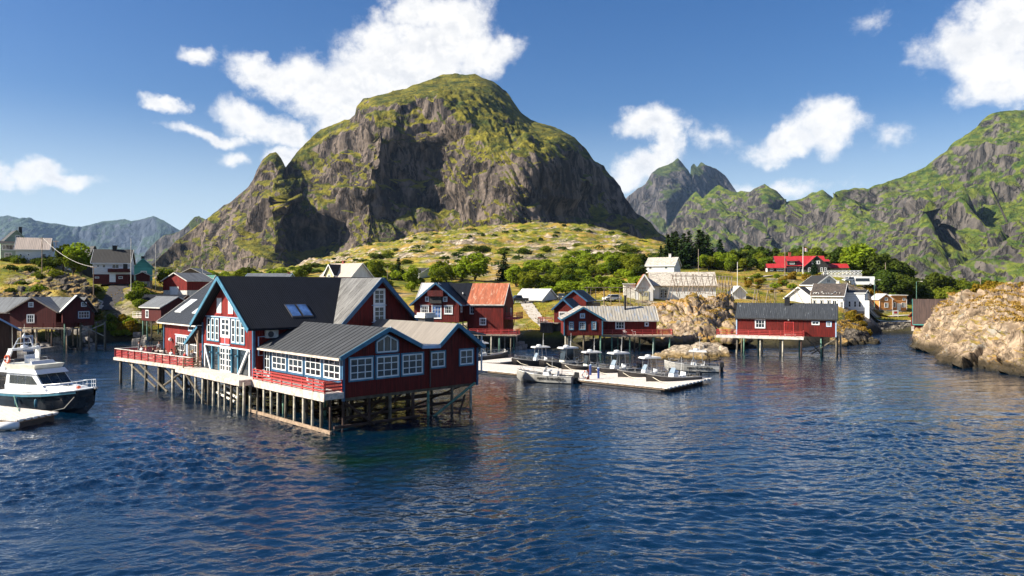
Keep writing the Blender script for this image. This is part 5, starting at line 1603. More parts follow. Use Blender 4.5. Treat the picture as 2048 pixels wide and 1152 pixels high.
root, L, ro = shore_cabin('grey_roof_cabin', 'dark red cabin with pale grey sheet roof on tall piles behind the terrace', (283, 161), (322, 156), 7.2, 4.4, 7.35, 9.4, 'roof_grey', 'white_old', wall='red3', axis='x', wins=(('f', 0, 1.9, 5.1, 1.15, 1.5, 2, 2, {'trim': 'white', 'tw': .1}), ('r', 4.3, 1.4, 5.3, 1.2, 1.0, 3, 2, {'trim': 'white', 'tw': .1})), barge=.18)
short_pile_row(root, (.3, 2.2, 4.0), (.3, 3.5, 6.8), 4.35, ('pile_g', 'pile', 'pile_g'), -.5)
MB().box(-5.2, -.05, .5, 3.2, 4.9, 5.1).build('gangway', M['fascia'], root)
railing(root, [(-5.1, .6, 5.1), (-.1, .6, 5.1)], 1.0, 2, 'white_old', 1.7)
root, L, ro = shore_cabin('long_dark_shed', 'long low shed with black sheet roof behind the grey roofed cabin', (262, 174), (352, 168), 6, 5.6, 7.6, 9.6, 'roof_dark', 'grey_timber', wall='red3', axis='x', foot=3.5, wins=(('f', 0, 3.5, 6.0, .9, .9, 2, 2, {'trim': 'white', 'tw': .08}),), barge=.16, cat='shed')
root, L, ro = shore_cabin('red_garage', 'red garage with grey roof and white roll-up door above the cove', (326, 188), (374, 184), 8, 10.7, 13.0, 14.9, 'roof_grey2', 'white_old', wall='red', foot=8.5, footmat='white_old', barge=.2, cat='garage')
m = MB(); m.box(2.75, 5.6, -.06, .0, 9.2, 11.4)
for k in range(4):
    m.box(2.85, 5.5, -.085, -.06, 9.35 + k * .5, 9.75 + k * .5)
gd = m.build('garage_door', M['white'], root)
m = MB(); m.box(2.55, 2.75, -.08, 0, 9.2, 11.6); m.box(5.6, 5.8, -.08, 0, 9.2, 11.6); m.box(2.75, 5.6, -.085, 0, 11.4, 11.6); m.build('door_frame', M['white_old'], gd)

# -- left hill
root, L, ro = shore_cabin('white_black_house', 'two-storey white house with black roof and dark red lower floor on the lawn', (185, 180), (259, 182.6), 7.5, 14.6, 17.4, 20.6, 'roof_black', 'white', wall='white_b', axis='x', foot=12.2, footmat='red3', oe=.35, barge=.2,
                         wins=(('f', 0, .9, 16.3, .6, .6, 1, 1, {'trim': None}), ('f', 0, 2.1, 16.2, .7, .7, 1, 1, {'trim': None}), ('f', 0, 4.2, 16.0, 1.5, 1.0, 2, 1, {'trim': 'white', 'tw': .08}), ('r', 8.85, 1.5, 13.3, .9, 1.2, 2, 2, {'trim': None, 'tw': .08}), ('f', .03, .5, 13.6, .9, .4, 2, 1, {'trim': None}), ('f', .03, 5.6, 13.5, .9, .6, 1, 1, {'trim': None})))
chimney(ro, 4.2, 3.75, 19.8, 21.6, .9, 'black')
MB().box(3.4, 8.2, -.9, -.03, 15.1, 15.4).box(3.4, 8.2, -.98, -.9, 15.4, 15.95).build('balcony', M['red3'], root)
door(root, 'f', 0, 6.6, 15.42, 1.0, 1.85, 'black', 'white'); door(root, 'f', .03, 3.75, 12.7, 1.1, 2.1, 'white', 'white', lab=None)
root, L, ro = shore_cabin('teal_house', 'turquoise gabled house with black roof beside the black roofed white house', (267, 193), (305, 195), 9, 13.2, 16.6, 18.7, 'roof_black', 'teal_b', wall='teal_b', foot=11, wins=(('f', 0, 1.75, 14.6, 1.2, .95, 2, 1, {'trim': 'white', 'tw': .1}),), barge=.2)
chimney(ro, 2.2, 5.5, 17.8, 19.5, .7, 'black')
root, L, ro = shore_cabin('brown_shed', 'small brown garden shed in front of the turquoise house', (272, 186), (298, 187), 3, 12.9, 14.4, 15.1, 'roof_black', 'white_old', wall='red3', foot=11.5, barge=.14, cat='shed')
root, L, ro = shore_cabin('tan_roof_house', 'white cottage with pale pink-tan roof on the crest of the left hill', (31, 200), (97, 203), 6.5, 18.6, 21.6, 24.7, 'roof_pinktan', 'white', wall='white_b', axis='x', foot=16, oe=.3, barge=.18,
                         wins=(('f', 0, .9, 19.8, .55, .6, 1, 1, {'trim': 'white', 'tw': .06}), ('f', 0, 2.7, 19.8, .55, .6, 1, 1, {'trim': 'white', 'tw': .06}), ('f', 0, 6.1, 19.4, .9, 1.1, 1, 1, {'trim': 'white', 'tw': .06})), ridge_at=.5)
root, L, ro = shore_cabin('green_villa', 'pale green villa with glazed veranda and black roof at the top left', (8, 213), (58, 217), 9.5, 19, 24.3, 27.6, 'roof_black', 'green_b', wall='green_b', foot=16, wins=(('f', 0, 2.8, 25.3, 1.0, .9, 2, 1, {'trim': 'white', 'tw': .08}),), barge=.22)
chimney(ro, 4.6, 4.8, 26.9, 28.9, .8, 'black')
body(root, -1.2, 4.5, -3, -.02, 19, 23.6, 24.2, 'x', 'green_b', 'roof_black', 'green_b', oe=.3, barge=.18)
window(root, 'f', -3, -.8, 21.9, 4.8, 1.4, 6, 1, 'white', tw=.12)
window(root, 'f', -3, -.2, 19.4, 1.6, 1.6, 2, 2, 'white', tw=.12)
root, L, ro = shore_cabin('black_roof_house', 'house roof with black tiles showing behind the big green trees on the left hill', (172, 205), (206, 208), 8, 14, 18.0, 22.6, 'roof_black', 'dark_b', wall='dark_b', cat='house', foot=12)
root, L, ro = shore_cabin('brown_cottage', 'brown gabled cottage half hidden in shrubs left of the main restaurant roof', (362, 232), (402, 232), 7, 13.8, 15.6, 17.1, 'roof_grey2', 'white_old', wall='grey_b', foot=12, wins=(('f', 0, 3.4, 14.2, 1.4, .9, 2, 1, {'trim': 'white', 'tw': .1}),), barge=.16)
root, L, ro = shore_cabin('green_roof_shed', 'low shed with a green sheet roof below the brown cottage', (370, 205), (420, 205), 6, 11.5, 12.6, 14.6, 'roof_teal', 'white_old', wall='grey_b', axis='x', foot=8, cat='shed')
root, L, ro = shore_cabin('blue_roof_building', 'long building with a blue grey sheet roof seen behind the restaurant ridge', (490, 212), (575, 212), 7, 11, 13.8, 15.2, 'roof_grey', 'pale_blue', wall='white_b', axis='x', foot=8, cat='building')
chimney(ro, L - .6, 3.4, 14.6, 15.6, .6, 'brick')

# -- centre
root, L, ro = shore_cabin('carved_villa', 'white villa with carved gable and pale roof rising behind the restaurant', (642, 203), (702, 197), 8, 9.5, 14.2, 17.7, 'roof_pinktan', 'white', wall='white_v', axis='x', foot=7, oe=.5, barge=.26,
                         wins=(('r', 7.95, 1.2, 12.2, .8, 1.5, 1, 2, {'trim': 'white', 'tw': .1}), ('r', 7.95, 3.5, 12.2, .8, 1.5, 1, 2, {'trim': 'white', 'tw': .1}), ('r', 7.95, 3.4, 15.0, .9, 1.1, 1, 2, {'trim': 'white', 'tw': .1})))
body(root, 2.2, 5.4, -.6, 4.0, 13.2, 15.0, 17.4, 'y', 'cream_b', 'roof_black', 'white', oe=.45, og=.35, barge=.24, ends=(1, 0))
window(root, 'f', -.6, 3.3, 13.6, 1.0, 1.1, 2, 2, 'white', tw=.1)
chimney(ro, 4.2, 4.2, 17.2, 18.5, .6, 'brick')
root, L, ro = shore_cabin('white_cottage', 'little white cottage with dark roof among bushes below the rocky hill', (812, 253), (838, 248), 8, 13.4, 15.6, 17.6, 'roof_black', 'white', wall='white_b', axis='x', foot=11, oe=.3, barge=.2, wins=(('r', 4.4, 3.4, 15.4, .8, .9, 1, 1, {'trim': None}),))
root, L, ro = shore_cabin('flat_white_garage', 'low white garage with broad white roof by the parked pickup', (1031, 188), (1084, 184), 8, 7.4, 8.5, 10.9, 'roof_pale', 'white', wall='white_v', axis='x', foot=5, oe=.5, barge=.25, cat='garage')
root, L, ro = shore_cabin('white_house', 'plain white house with pale stone roof below the dark conifers', (1292, 231), (1348, 227), 7.5, 15.2, 17.9, 20.4, 'slate', 'white', wall='white_b', axis='x', foot=13, oe=.3, barge=.22,
                         wins=(('f', 0, .9, 16.9, 1.0, .65, 1, 1, {'trim': 'white', 'tw': .06}), ('f', 0, 5.8, 16.9, 1.0, .65, 1, 1, {'trim': 'white', 'tw': .06}), ('r', 8.6, 3.4, 16.2, 1.2, 1.2, 1, 1, {'trim': 'white', 'tw': .08}), ('r', 8.6, 2.6, 18.6, .7, .9, 1, 1, {'trim': 'white', 'tw': .08})))
chimney(ro, 6.5, 3.75, 19.8, 21.5, .7, 'white_old')
body(root, -3.2, -.02, 1.5, 6.5, 15.2, 16.9, 18.0, 'x', 'white_b', 'roof_pale', 'white', oe=.2, barge=.16)
for u in (2.3, 3.7, 4.5):
    MB().lathe([(.02, 0), (.28, .02), (.34, .55), (.02, .6)], 8, (u, -.6, 15.2)).build('planter', M['brick'], root)

root, L = house_root('stone_roof_hall', 'long white hall with a rough stone shingle roof behind the drying rack', (1301, 192), (1432, 190), cat='hall')
body(root, 0, L, 0, 8.5, 8.3, 12.0, 15.2, 'x', 'white_v', 'slate', 'timber', oe=.5, og=.3, barge=.2)
body(root, -3.8, 0.5, -2.2, 5.5, 8.0, 11.2, 14.6, 'y', 'white_v', 'roof_rust', 'white', oe=.3, og=.6, barge=.34, ends=(1, 0))
MB().box(-2.9, -.6, -2.32, -2.2, 8.2, 10.4).build('cream_wall', M['cream_b'], root)
window(root, 'f', -2.32, -2.4, 9.3, .5, .8, 1, 2, 'dark_b', tw=.05); window(root, 'f', -2.32, -1.5, 9.3, .5, .8, 1, 2, 'dark_b', tw=.05)
window(root, 'f', 0, 2.4, 8.7, .75, 2.1, 1, 3, 'dark_b', tw=.1); window(root, 'f', 0, 3.4, 8.7, .75, 2.1, 1, 3, 'dark_b', tw=.1)
bar(root, 'window_hood', (2.2, -.1, 11.0), (3.3, -.1, 11.7), .2, .08, 'dark_b'); bar(root, 'window_hood', (3.3, -.1, 11.7), (4.4, -.1, 11.0), .2, .08, 'dark_b')
MB().box(-6.8, -4.0, -1.2, 4, 6.5, 12.2).build('side_wall', M['white_old'], root)
MB().box(-7.0, -3.8, -1.5, 4.2, 12.2, 12.4).build('side_roof', M['roof_pale'], root)
root, L, ro = shore_cabin('small_white_shed', 'little white gabled shed between the rock knoll and the second drying rack', (1466, 190), (1492, 190), 4, 8.2, 10.0, 11.6, 'roof_pale', 'white', wall='white_v', foot=6, cat='shed', oe=.2, barge=.15)

# -- red-roofed lodge
root, L = house_root('red_roof_lodge', 'dark timber lodge with bright red roofs and gables on the rise', (1553, 260), (1652, 257), cat='lodge')
gz0 = 16.0
w, ro = body(root, 0, L, 0, 10, gz0, 18.7, 22.0, 'x', 'dark_b', 'roof_red', 'dark_b', oe=.5, barge=.24)
MB().poly([(-.05, 1.4, 18.9), (-.05, 8.6, 18.9), (-.05, 5, 21.4)], (-.03, 0, 0)).build('white_gable', M['white'], root)
body(root, 9.0, 16.4, -2.2, 6.0, gz0, 18.4, 21.8, 'y', 'dark_b', 'roof_red_y', 'dark_b', oe=.7, barge=.24, ends=(1, 0))
body(root, -3.4, 2.4, -3.2, 1.0, gz0, 17.9, 19.2, 'x', 'dark_b', 'roof_red', 'dark_b', oe=.4, barge=.2)
MB().box(-3.47, -3.42, -3.0, .8, gz0, 17.8).build('white_end', M['white'], root)
body(root, 3.6, 6.6, -.3, 4.0, 18.9, 20.2, 20.9, 'x', 'dark_b', 'roof_red', 'dark_b', oe=.3, barge=.15)
body(root, 15.2, 17.0, -.4, 3.0, 18.9, 20.0, 20.7, 'x', 'dark_b', 'roof_red', 'dark_b', oe=.3, barge=.15)
body(root, 17.4, 23.5, 1.0, 6.0, gz0, 17.9, 19.2, 'x', 'cream_b', 'roof_red', 'dark_b', oe=.5, barge=.2)
chimney(ro, 5.2, 5.0, 21.5, 23.4, .8, 'brick')
for u, z in ((11.2, 19.2), (12.1, 19.2), (13.0, 19.2)):
    window(root, 'f', -2.2, u, z, .7, 1.0, 1, 1, 'white', tw=.08)
for u in (10.0, 11.5, 14.0, 15.2):
    window(root, 'f', -2.2, u, 16.5, .6, 1.4, 1, 2, 'white', tw=.06)
window(root, 'f', -.3, 4.4, 19.2, 1.4, .8, 3, 1, 'white', tw=.06)
window(root, 'f', 0, 3.5, 16.3, 3.2, 1.8, 5, 1, 'white', tw=.06); window(root, 'f', 0, 7.4, 16.1, 1.0, 1.9, 1, 1, 'white', tw=.08)
window(root, 'f', -3.2, -2.6, 16.9, 1.0, .7, 2, 1, 'white', tw=.06); window(root, 'f', -3.2, -.4, 16.9, 2.2, .7, 4, 1, 'white', tw=.05)
door(root, 'f', 0, 17.0 - 1.2, 16.0, .9, 2.0, 'white', 'white')
# terrace fence in white lattice beside the lodge
fr, L = house_root('lattice_fence', 'white crossed lattice fence on a wall right of the red roofed lodge', (1655, 245), (1724, 243), cat='fence')
m = MB(); m.box(0, L, 0, .3, 11, 15.4); m.build('wall', M['white_old'], fr)
m = MB()
m.beam((0, -.05, 16.6), (L, -.05, 16.6), .1, .16); m.beam((0, -.05, 15.5), (L, -.05, 15.5), .1, .12)
n = 9
for k in range(n):
    a, b = L * k / n, L * (k + 1) / n
    m.beam((a, -.05, 15.5), (b, -.05, 16.6), .07, .14); m.beam((a, .0, 16.6), (b, .0, 15.5), .07, .14); m.beam((a, -.05, 15.3), (a, -.05, 16.7), .12, .14)
m.build('lattice', M['white'], fr)

# -- white cafe houses
root, L = house_root('white_guesthouse', 'rambling white guesthouse with brown slate roof above the black roofed boathouse', (1624, 192), (1686, 188), cat='guesthouse')
b, e, r = 5.6, 9.35, 12.2
w, ro = body(root, 0, L, 0, 7.6, b, e, r, 'x', 'white_v', 'slate_d', 'white', oe=.45, og=.4, barge=.28, foot=3.5)
body(root, -6.6, -.3, .5, 8, b, 8.8, 11.4, 'y', 'white_v', 'slate_d', 'white', oe=.5, og=.4, barge=.28, foot=4.5)
chimney(ro, 5.4, 4.6, 11.7, 13.0, .7, 'white_old')
for u in (1.2, 2.9, 4.6):
    window(root, 'f', 0, u - .9, 6.4, .6, 1.7, 1, 2, 'dark_b', tw=.1)
window(root, 'f', 0, 4.9, 6.2, 1.0, 1.9, 2, 2, 'white', tw=.14, hood=True)
window(root, 'f', 0, 6.7, 6.2, .7, 1.6, 2, 2, 'white', tw=.14, hood=True)
for y in (1.0, 3.1, 5.2):
    window(root, 'r', L, y, 6.6, .7, 1.6, 1, 2, 'white', tw=.1, hood=True)
window(root, 'r', L, 3.2, 9.9, .9, 1.3, 1, 2, 'white', tw=.1)
body(root, L + .02, L + 4.4, 4.0, 10, 5.4, 9.9, 10.6, 'x', 'white_b', 'roof_black', 'white', oe=.2, barge=.16, foot=3.0)
for u in (.6, 1.9, 3.0):
    window(root, 'f', 4.0, L + u, 6.4, .6, 1.5, 1, 2, 'white', tw=.1)
MB().box(L + 4.6, L + 5.6, 3.0, 3.2, 3.6, 8.1).build('white_fence_panel', M['white'], root)
root, L, ro = shore_cabin('white_gable_house', 'white house with black roof showing above the slate roofed guesthouse', (1634, 207), (1680, 207), 11, 8, 12.2, 14.6, 'roof_black', 'white', wall='white_v', foot=6, oe=.5, barge=.28, wins=(('f', 0, 2.7, 12.6, .9, 1.0, 2, 2, {'trim': None}),))
chimney(ro, 4.0, 4.5, 14, 15.6, .7, 'white_old')
# -- orange house
root, L = house_root('orange_house', 'little orange house with white trim standing by the gravel quay', (1759, 216), (1785, 216), cat='house')
body(root, 0, L, 0, 5.5, 4.9, 7.9, 9.3, 'y', 'yellow_b', 'roof_pale', 'white', oe=.3, og=.2, barge=.22, foot=2.5)
MB().box(L + .02, L + 4.5, .8, 6, 4.6, 8.9).build('side_wall', M['yellow_b'], root)
MB().box(L - .1, L + 4.8, .5, 6.3, 8.9, 9.15).build('flat_roof', M['white_old'], root)
MB().box(L + .1, L + 4.4, .9, 5.9, 2.6, 4.59).build('foundation', M['stone'], root)
corner_boards(root, [(.02, .02), (L - .02, .02), (L + 4.5, .82)], 4.9, 8.0, 'white', .14)
window(root, 'f', 0, 1.5, 5.6, .9, 1.2, 2, 2, 'white', tw=.1); window(root, 'f', 0, 1.6, 7.6, .7, .7, 2, 1, 'white', tw=.1)
window(root, 'f', .8, L + .7, 5.6, .6, 1.3, 1, 2, 'white', tw=.1); window(root, 'f', .8, L + 3.1, 5.6, .9, 1.2, 2, 2, 'white', tw=.1); window(root, 'f', .8, L + 3.4, 7.6, .6, .6, 1, 1, 'white', tw=.08)
door(root, 'f', .8, L + 1.8, 4.65, .85, 1.95, 'white', 'white')
m = MB()
for k in range(5):
    m.box(L + 1.6, L + 2.9, -.9 + .3 * k, -.6 + .3 * k, 2.9, 3.2 + .3 * k)
m.build('steps', M['concrete'], root)
# sign board in front of it
s = tag(empty('sign_board', P(1751 + 40, 620, 205)), 'small white notice board on posts before the orange house', 'sign')
s.location.z = 3.2
MB().box(-.8, .8, -.04, .04, .7, 1.9).build('panel', M['white'], s)
MB().box(-.45, .45, -.06, -.04, 1.0, 1.6).build('notice', M['rail_red'], s)
for x in (-.7, .7):
    MB().box(x - .05, x + .05, -.03, .05, -.3, 1.9).build('post', M['white_old'], s)
# ---------------------------------------------------------------- boats and pontoons
def hull_loft(stations, nseg=7):
    """stations: (x, half beam at gunwale, z gunwale, half beam at chine, z chine, z keel) from stern to bow; open top"""
    rings = []
    for x, hb, zg, hc, zc, zk in stations:
        half = [(hb, zg), (hb * .5 + hc * .5 + .03, (zg + zc) / 2), (hc, zc), (hc * .5, (zc + zk) / 2 - .01), (0, zk)]
        rings.append([(x, -y, z) for y, z in half] + [(x, y, z) for y, z in reversed(half[:-1])])
    return rings


def ring_mesh(mb, rings, close_stern=True):
    n = len(rings[0])
    vs = [p for r in rings for p in r]
    fs = []
    for i in range(len(rings) - 1):
        for k in range(n - 1):
            fs.append((i * n + k, i * n + k + 1, (i + 1) * n + k + 1, (i + 1) * n + k))
    if close_stern:
        fs.append(tuple(range(n)))
    mb.add(vs, fs)


def text_part(name, body_txt, size, mat, parent, loc, rot, extrude=0.006, align='CENTER', sx=1.0):
    cu = bpy.data.curves.new(name, 'FONT')
    cu.body = body_txt
    cu.size = size
    cu.extrude = extrude
    cu.offset = 0.012
    cu.align_x = align
    tmp = bpy.data.objects.new(name, cu)
    COL.objects.link(tmp)
    dg = bpy.context.evaluated_depsgraph_get()
    me = bpy.data.meshes.new_from_object(tmp.evaluated_get(dg))
    bpy.data.objects.remove(tmp)
    bpy.data.curves.remove(cu)
    me.materials.clear()
    me.materials.append(mat)
    o = bpy.data.objects.new(name, me)
    link(o, parent)
    o.location = loc
    o.rotation_euler = rot
    o.scale = (sx, 1, 1)
    return o


M['alu'] = simple("boat_aluminium", (0.50, 0.48, 0.44), 0.45, 0.35, var=0.2, scale=1.2)
M['alu_dark'] = simple("dark_hull_paint", (0.085, 0.075, 0.068), 0.5, 0.1, var=0.3, scale=1.2)
M['gel'] = simple("white_gelcoat", (0.76, 0.77, 0.77), 0.25, var=0.06)
M['gel_old'] = simple("cream_gelcoat", (0.66, 0.64, 0.54), 0.35, var=0.12)
M['navy'] = simple("navy_hull_paint", (0.012, 0.020, 0.028), 0.18, var=0.2, spec=0.6)
M['navy_l'] = simple("blue_hull_stripe", (0.05, 0.16, 0.22), 0.25, var=0.2)
M['orange'] = simple("life_ring_orange", (0.62, 0.10, 0.035), 0.5, var=0.15)
M['rope'] = simple("pale_rope", (0.62, 0.56, 0.44), 0.8, var=0.2)
M['canopy'] = simple("grey_white_canopy", (0.55, 0.54, 0.52), 0.4, var=0.2)
M['screen'] = simple("tinted_screen", (0.20, 0.25, 0.30), 0.1, var=0.1)
M['letter'] = simple("black_lettering", (0.02, 0.02, 0.02), 0.5, var=0.05)
M['plum'] = simple("dark_blue_bollard", (0.03, 0.06, 0.22), 0.4, var=0.1)


def make_skiff(label, hullmat, tall=True, script=True, cabin=False):
    root = empty('fishing_skiff')
    tag(root, label, 'boat', 'open fishing skiffs with canopies around the pontoon')
    L = 6.6
    st = [(0, .98, .78, .93, .12, -.28), (1.2, 1.07, .78, 1.0, .10, -.32), (2.8, 1.12, .82, 1.03, .10, -.34), (4.2, 1.05, .92, .88, .14, -.32), (5.3, .80, 1.05, .55, .24, -.25), (6.1, .42, 1.18, .24, .42, -.08), (6.6, .06, 1.30, .03, .75, .35)]
    m = MB(); ring_mesh(m, hull_loft(st)); m.build('hull', hullmat, root, smooth=False)
    m = MB()
    n = len(st)
    m.add([(x, -hb, zg) for x, hb, zg, *_ in st] + [(x, -max(hb - .16, 0), zg + .02) for x, hb, zg, *_ in st] + [(x, max(hb - .16, 0), zg + .02) for x, hb, zg, *_ in st] + [(x, hb, zg) for x, hb, zg, *_ in st],
          [(i, i + 1, n + i + 1, n + i) for i in range(n - 1)] + [(2 * n + i, 2 * n + i + 1, 3 * n + i + 1, 3 * n + i) for i in range(n - 1)])
    for s in (-1, 1):
        m.tube([(x, s * hb, zg) for x, hb, zg, *_ in st], .045, 6)
    m.build('gunwale', M['alu'], root)
    m = MB(); m.add([(x, -hc * .98, zc + .16) for x, hb, zg, hc, zc, zk in st[:-1]] + [(x, hc * .98, zc + .16) for x, hb, zg, hc, zc, zk in st[:-1]], [(i, i + 1, n - 1 + i + 1, n - 1 + i) for i in range(n - 2)])
    m.box(.1, .6, -.9, .9, .2, .62)
    m.build('cockpit_floor', M['concrete'], root)
    m = MB(); m.add([(x, -max(hb - .14, .02), zg - .04) for x, hb, zg, *_ in st[3:]] + [(x, max(hb - .14, .02), zg - .04) for x, hb, zg, *_ in st[3:]], [(i, i + 1, 4 + i + 1, 4 + i) for i in range(3)])
    m.build('fore_deck', M['alu'], root)
    # console with screen
    m = MB(); m.hexa([(2.55, -.45, .25), (3.5, -.45, .25), (3.5, .45, .25), (2.55, .45, .25), (2.75, -.42, 1.15), (3.35, -.40, 1.15), (3.35, .40, 1.15), (2.75, .42, 1.15)])
    co = m.build('console', M['gel'], root)
    m = MB(); m.hexa([(3.30, -.42, 1.15), (3.34, -.42, 1.15), (3.34, .42, 1.15), (3.30, .42, 1.15), (3.0, -.36, 1.75), (3.04, -.36, 1.75), (3.04, .36, 1.75), (3.0, .36, 1.75)])
    m.build('windscreen', M['screen'], root)
    m = MB(); m.box(1.75, 2.2, -.42, .42, .75, .85); m.box(1.72, 1.8, -.42, .42, .85, 1.25); m.box(1.85, 2.1, -.35, .35, .3, .75); m.build('helm_seat', M['gel'], root)
    m = MB(); m.lathe([(.02, -.02), (.16, -.02), (.16, .02), (.02, .02)], 12, (2.66, 0, 1.0), 'x'); m.build('steering_wheel', M['dark_metal'], co)
    for s in (-1, 1):
        m = MB()
        m.tube([(5.9, s * .5, 1.1), (5.85, s * .52, 1.55), (4.6, s * .92, 1.42), (3.9, s * 1.0, 1.3), (3.85, s * 1.03, .92)], .022, 5)
        m.tube([(4.9, s * .86, .98), (4.88, s * .84, 1.44)], .018, 5)
        m.tube([(5.9, s * .5, 1.1), (6.1, s * .3, 1.62), (6.1, 0, 1.63)], .022, 5)
        m.build('bow_rail', M['metal'], root)
        MB().tube([(.3, s * .94, .8), (.35, s * .92, 1.15), (1.7, s * 1.0, 1.15), (1.75, s * 1.04, .8)], .02, 5).build('side_rail', M['metal'], root)
    if tall:
        m = MB()
        for s in (-1, 1):
            m.tube([(3.2, s * .5, .3), (3.05, s * .58, 2.45)], .03, 6); m.tube([(1.9, s * .55, .3), (2.05, s * .58, 2.45)], .03, 6)
            m.tube([(1.95, s * .56, .5), (3.1, s * .56, 1.6)], .02, 5)
        m.build('canopy_frame', M['metal'], root)
        m = MB()
        m.hexa([(1.45, -.78, 2.45), (3.65, -.70, 2.45), (3.65, .70, 2.45), (1.45, .78, 2.45), (1.55, -.70, 2.62), (3.5, -.62, 2.62), (3.5, .62, 2.62), (1.55, .70, 2.62)])
        top = m.build('canopy', M['canopy'], root)
        zt = 2.62
    else:
        top, zt = co, 1.2
    m = MB(); m.lathe([(.28, 0), (.33, .08), (.30, .2), (.05, .26)], 12, (2.75, 0, zt)); m.build('radar_dome', M['gel'], top)
    m = MB(); m.tube([(2.35, .35, zt), (2.3, .38, zt + 1.7)], [.022, .01], 5); m.build('antenna', M['white'], top)
    if tall:
        m = MB(); m.tube([(1.9, -.4, zt), (1.88, -.4, zt + .7)], .014, 5); m.build('antenna', M['white'], top)
    if cabin:
        for s in (-1, 1):
            MB().hexa([(2.1, s * .52, 1.05), (3.35, s * .52, 1.05), (3.35, s * .50, 1.05), (2.1, s * .50, 1.05), (2.1, s * .57, 2.4), (3.1, s * .57, 2.4), (3.1, s * .55, 2.4), (2.1, s * .55, 2.4)]).build('side_screen', M['glass'], root)
        MB().hexa([(3.36, -.5, 1.05), (3.38, -.5, 1.05), (3.38, .5, 1.05), (3.36, .5, 1.05), (3.1, -.55, 2.4), (3.12, -.55, 2.4), (3.12, .55, 2.4), (3.1, .55, 2.4)]).build('front_screen', M['glass'], root)
        MB().box(2.05, 3.4, -.55, .55, .3, 1.05).build('cabin_base', M['gel_old'], root)
    # gear lying about
    for gx, gy, gm in ((4.2, .35, 'gel_old'), (4.5, -.35, 'orange'), (1.0, .5, 'dark_metal'), (1.05, -.55, 'gel_old')):
        MB().hexa([(gx - .3, gy - .2, .3), (gx + .3, gy - .2, .3), (gx + .3, gy + .2, .3), (gx - .3, gy + .2, .3), (gx - .34, gy - .23, .68), (gx + .34, gy - .23, .68), (gx + .34, gy + .23, .68), (gx - .34, gy + .23, .68)]).build('gear_crate', M[gm], root)
    for gy in (-.9, -.5, .6, .95):
        MB().tube([(1.6, gy, .8), (1.3, gy * 1.1, 2.3)], [.02, .008], 4).build('fishing_rod', M['black'], root)
    # outboard
    m = MB(); m.hexa([(-.62, -.24, .62), (-.08, -.22, .62), (-.08, .22, .62), (-.62, .24, .62), (-.58, -.19, 1.18), (-.16, -.19, 1.22), (-.16, .19, 1.22), (-.58, .19, 1.18)])
    m.box(-.5, -.16, -.12, .12, -.3, .62); m.box(-.62, -.1, -.2, .2, .02, .06)
    ob = m.build('outboard_motor', M['black'], root)
    m = MB()
    for k in range(3):
        a = 2 * math.pi * k / 3
        m.beam((-.6, 0, -.22), (-.66, .17 * math.cos(a), -.22 + .17 * math.sin(a)), .07, .03)
    m.lathe([(.05, -.66), (.06, -.5)], 8, (0, 0, -.22), 'x'); m.build('propeller', M['dark_metal'], ob)
    if script:
        text_part('lettering', 'www.nordic-sea-angling.se', .50, M['letter'], root, (2.3, -1.12, .40), (R(88), 0, R(.5)), sx=.58)
        text_part('lettering', 'www.nordic-sea-angling.se', .50, M['letter'], root, (2.3, 1.12, .40), (R(88), 0, R(179.5)), sx=.58)
    return root


def put(o, px, py_water, Y, head, z=0.0, scale=1.0):
    o.location = ((px - 1024) / FPX * Y, Y, z)
    o.rotation_euler = (0, 0, head)
    o.scale = (scale,) * 3


def float_px(px, Y):
    return ((px - 1024) / FPX * Y, Y)


# pontoon: a long arm and a wider end, seen from above
def pontoon(name, label, quad, z=.55):
    root = empty(name, (quad[0][0], quad[0][1], 0))
    tag(root, label, 'pontoon')
    o = Vector((quad[0][0], quad[0][1], 0))
    q = [Vector((x, y, 0)) - o for x, y in quad]
    m = MB(); m.poly([p + Vector((0, 0, z - .12)) for p in q], (0, 0, .12)); m.build('deck', M['deck_w'], root)
    c = sum(q, Vector()) / len(q)
    inn = [c + (p - c) * .975 for p in q]
    m = MB(); m.poly([p + Vector((0, 0, z - .3)) for p in inn], (0, 0, .178)); m.build('edge_beam', M['timber'], root)
    m = MB(); m.poly([c + (p - c) * .94 + Vector((0, 0, -.35)) for p in q], (0, 0, z + .05)); m.build('float', M['dark_metal'], root)
    return root, q


QA = [float_px(952, 104), float_px(1335, 83.5), float_px(1424, 92.5), float_px(1150, 101.5), float_px(952, 111)]
QA[0] = float_px(940, 103); QA[-1] = float_px(940, 112)
pr, q = pontoon('boat_pontoon', 'long pale plank pontoon with the skiffs nosed up to it', QA)
# white blocks along the end edge
a, b = q[1], q[2]
for k in range(12):
    p = a.lerp(b, (k + .5) / 12)
    d = (b - a).normalized()
    MB().beam(p - d * .28 + Vector((.05, -.05, .49)), p + d * .28 + Vector((.05, -.05, .49)), .1, .16).build('fender_block', M['white'], pr)
pr2, q2 = pontoon('skiff_float', 'short plank float in front of the landing where two skiffs lie', [float_px(946, 112.5), float_px(1000, 111.5), float_px(1062, 116), float_px(1020, 119)], .5)
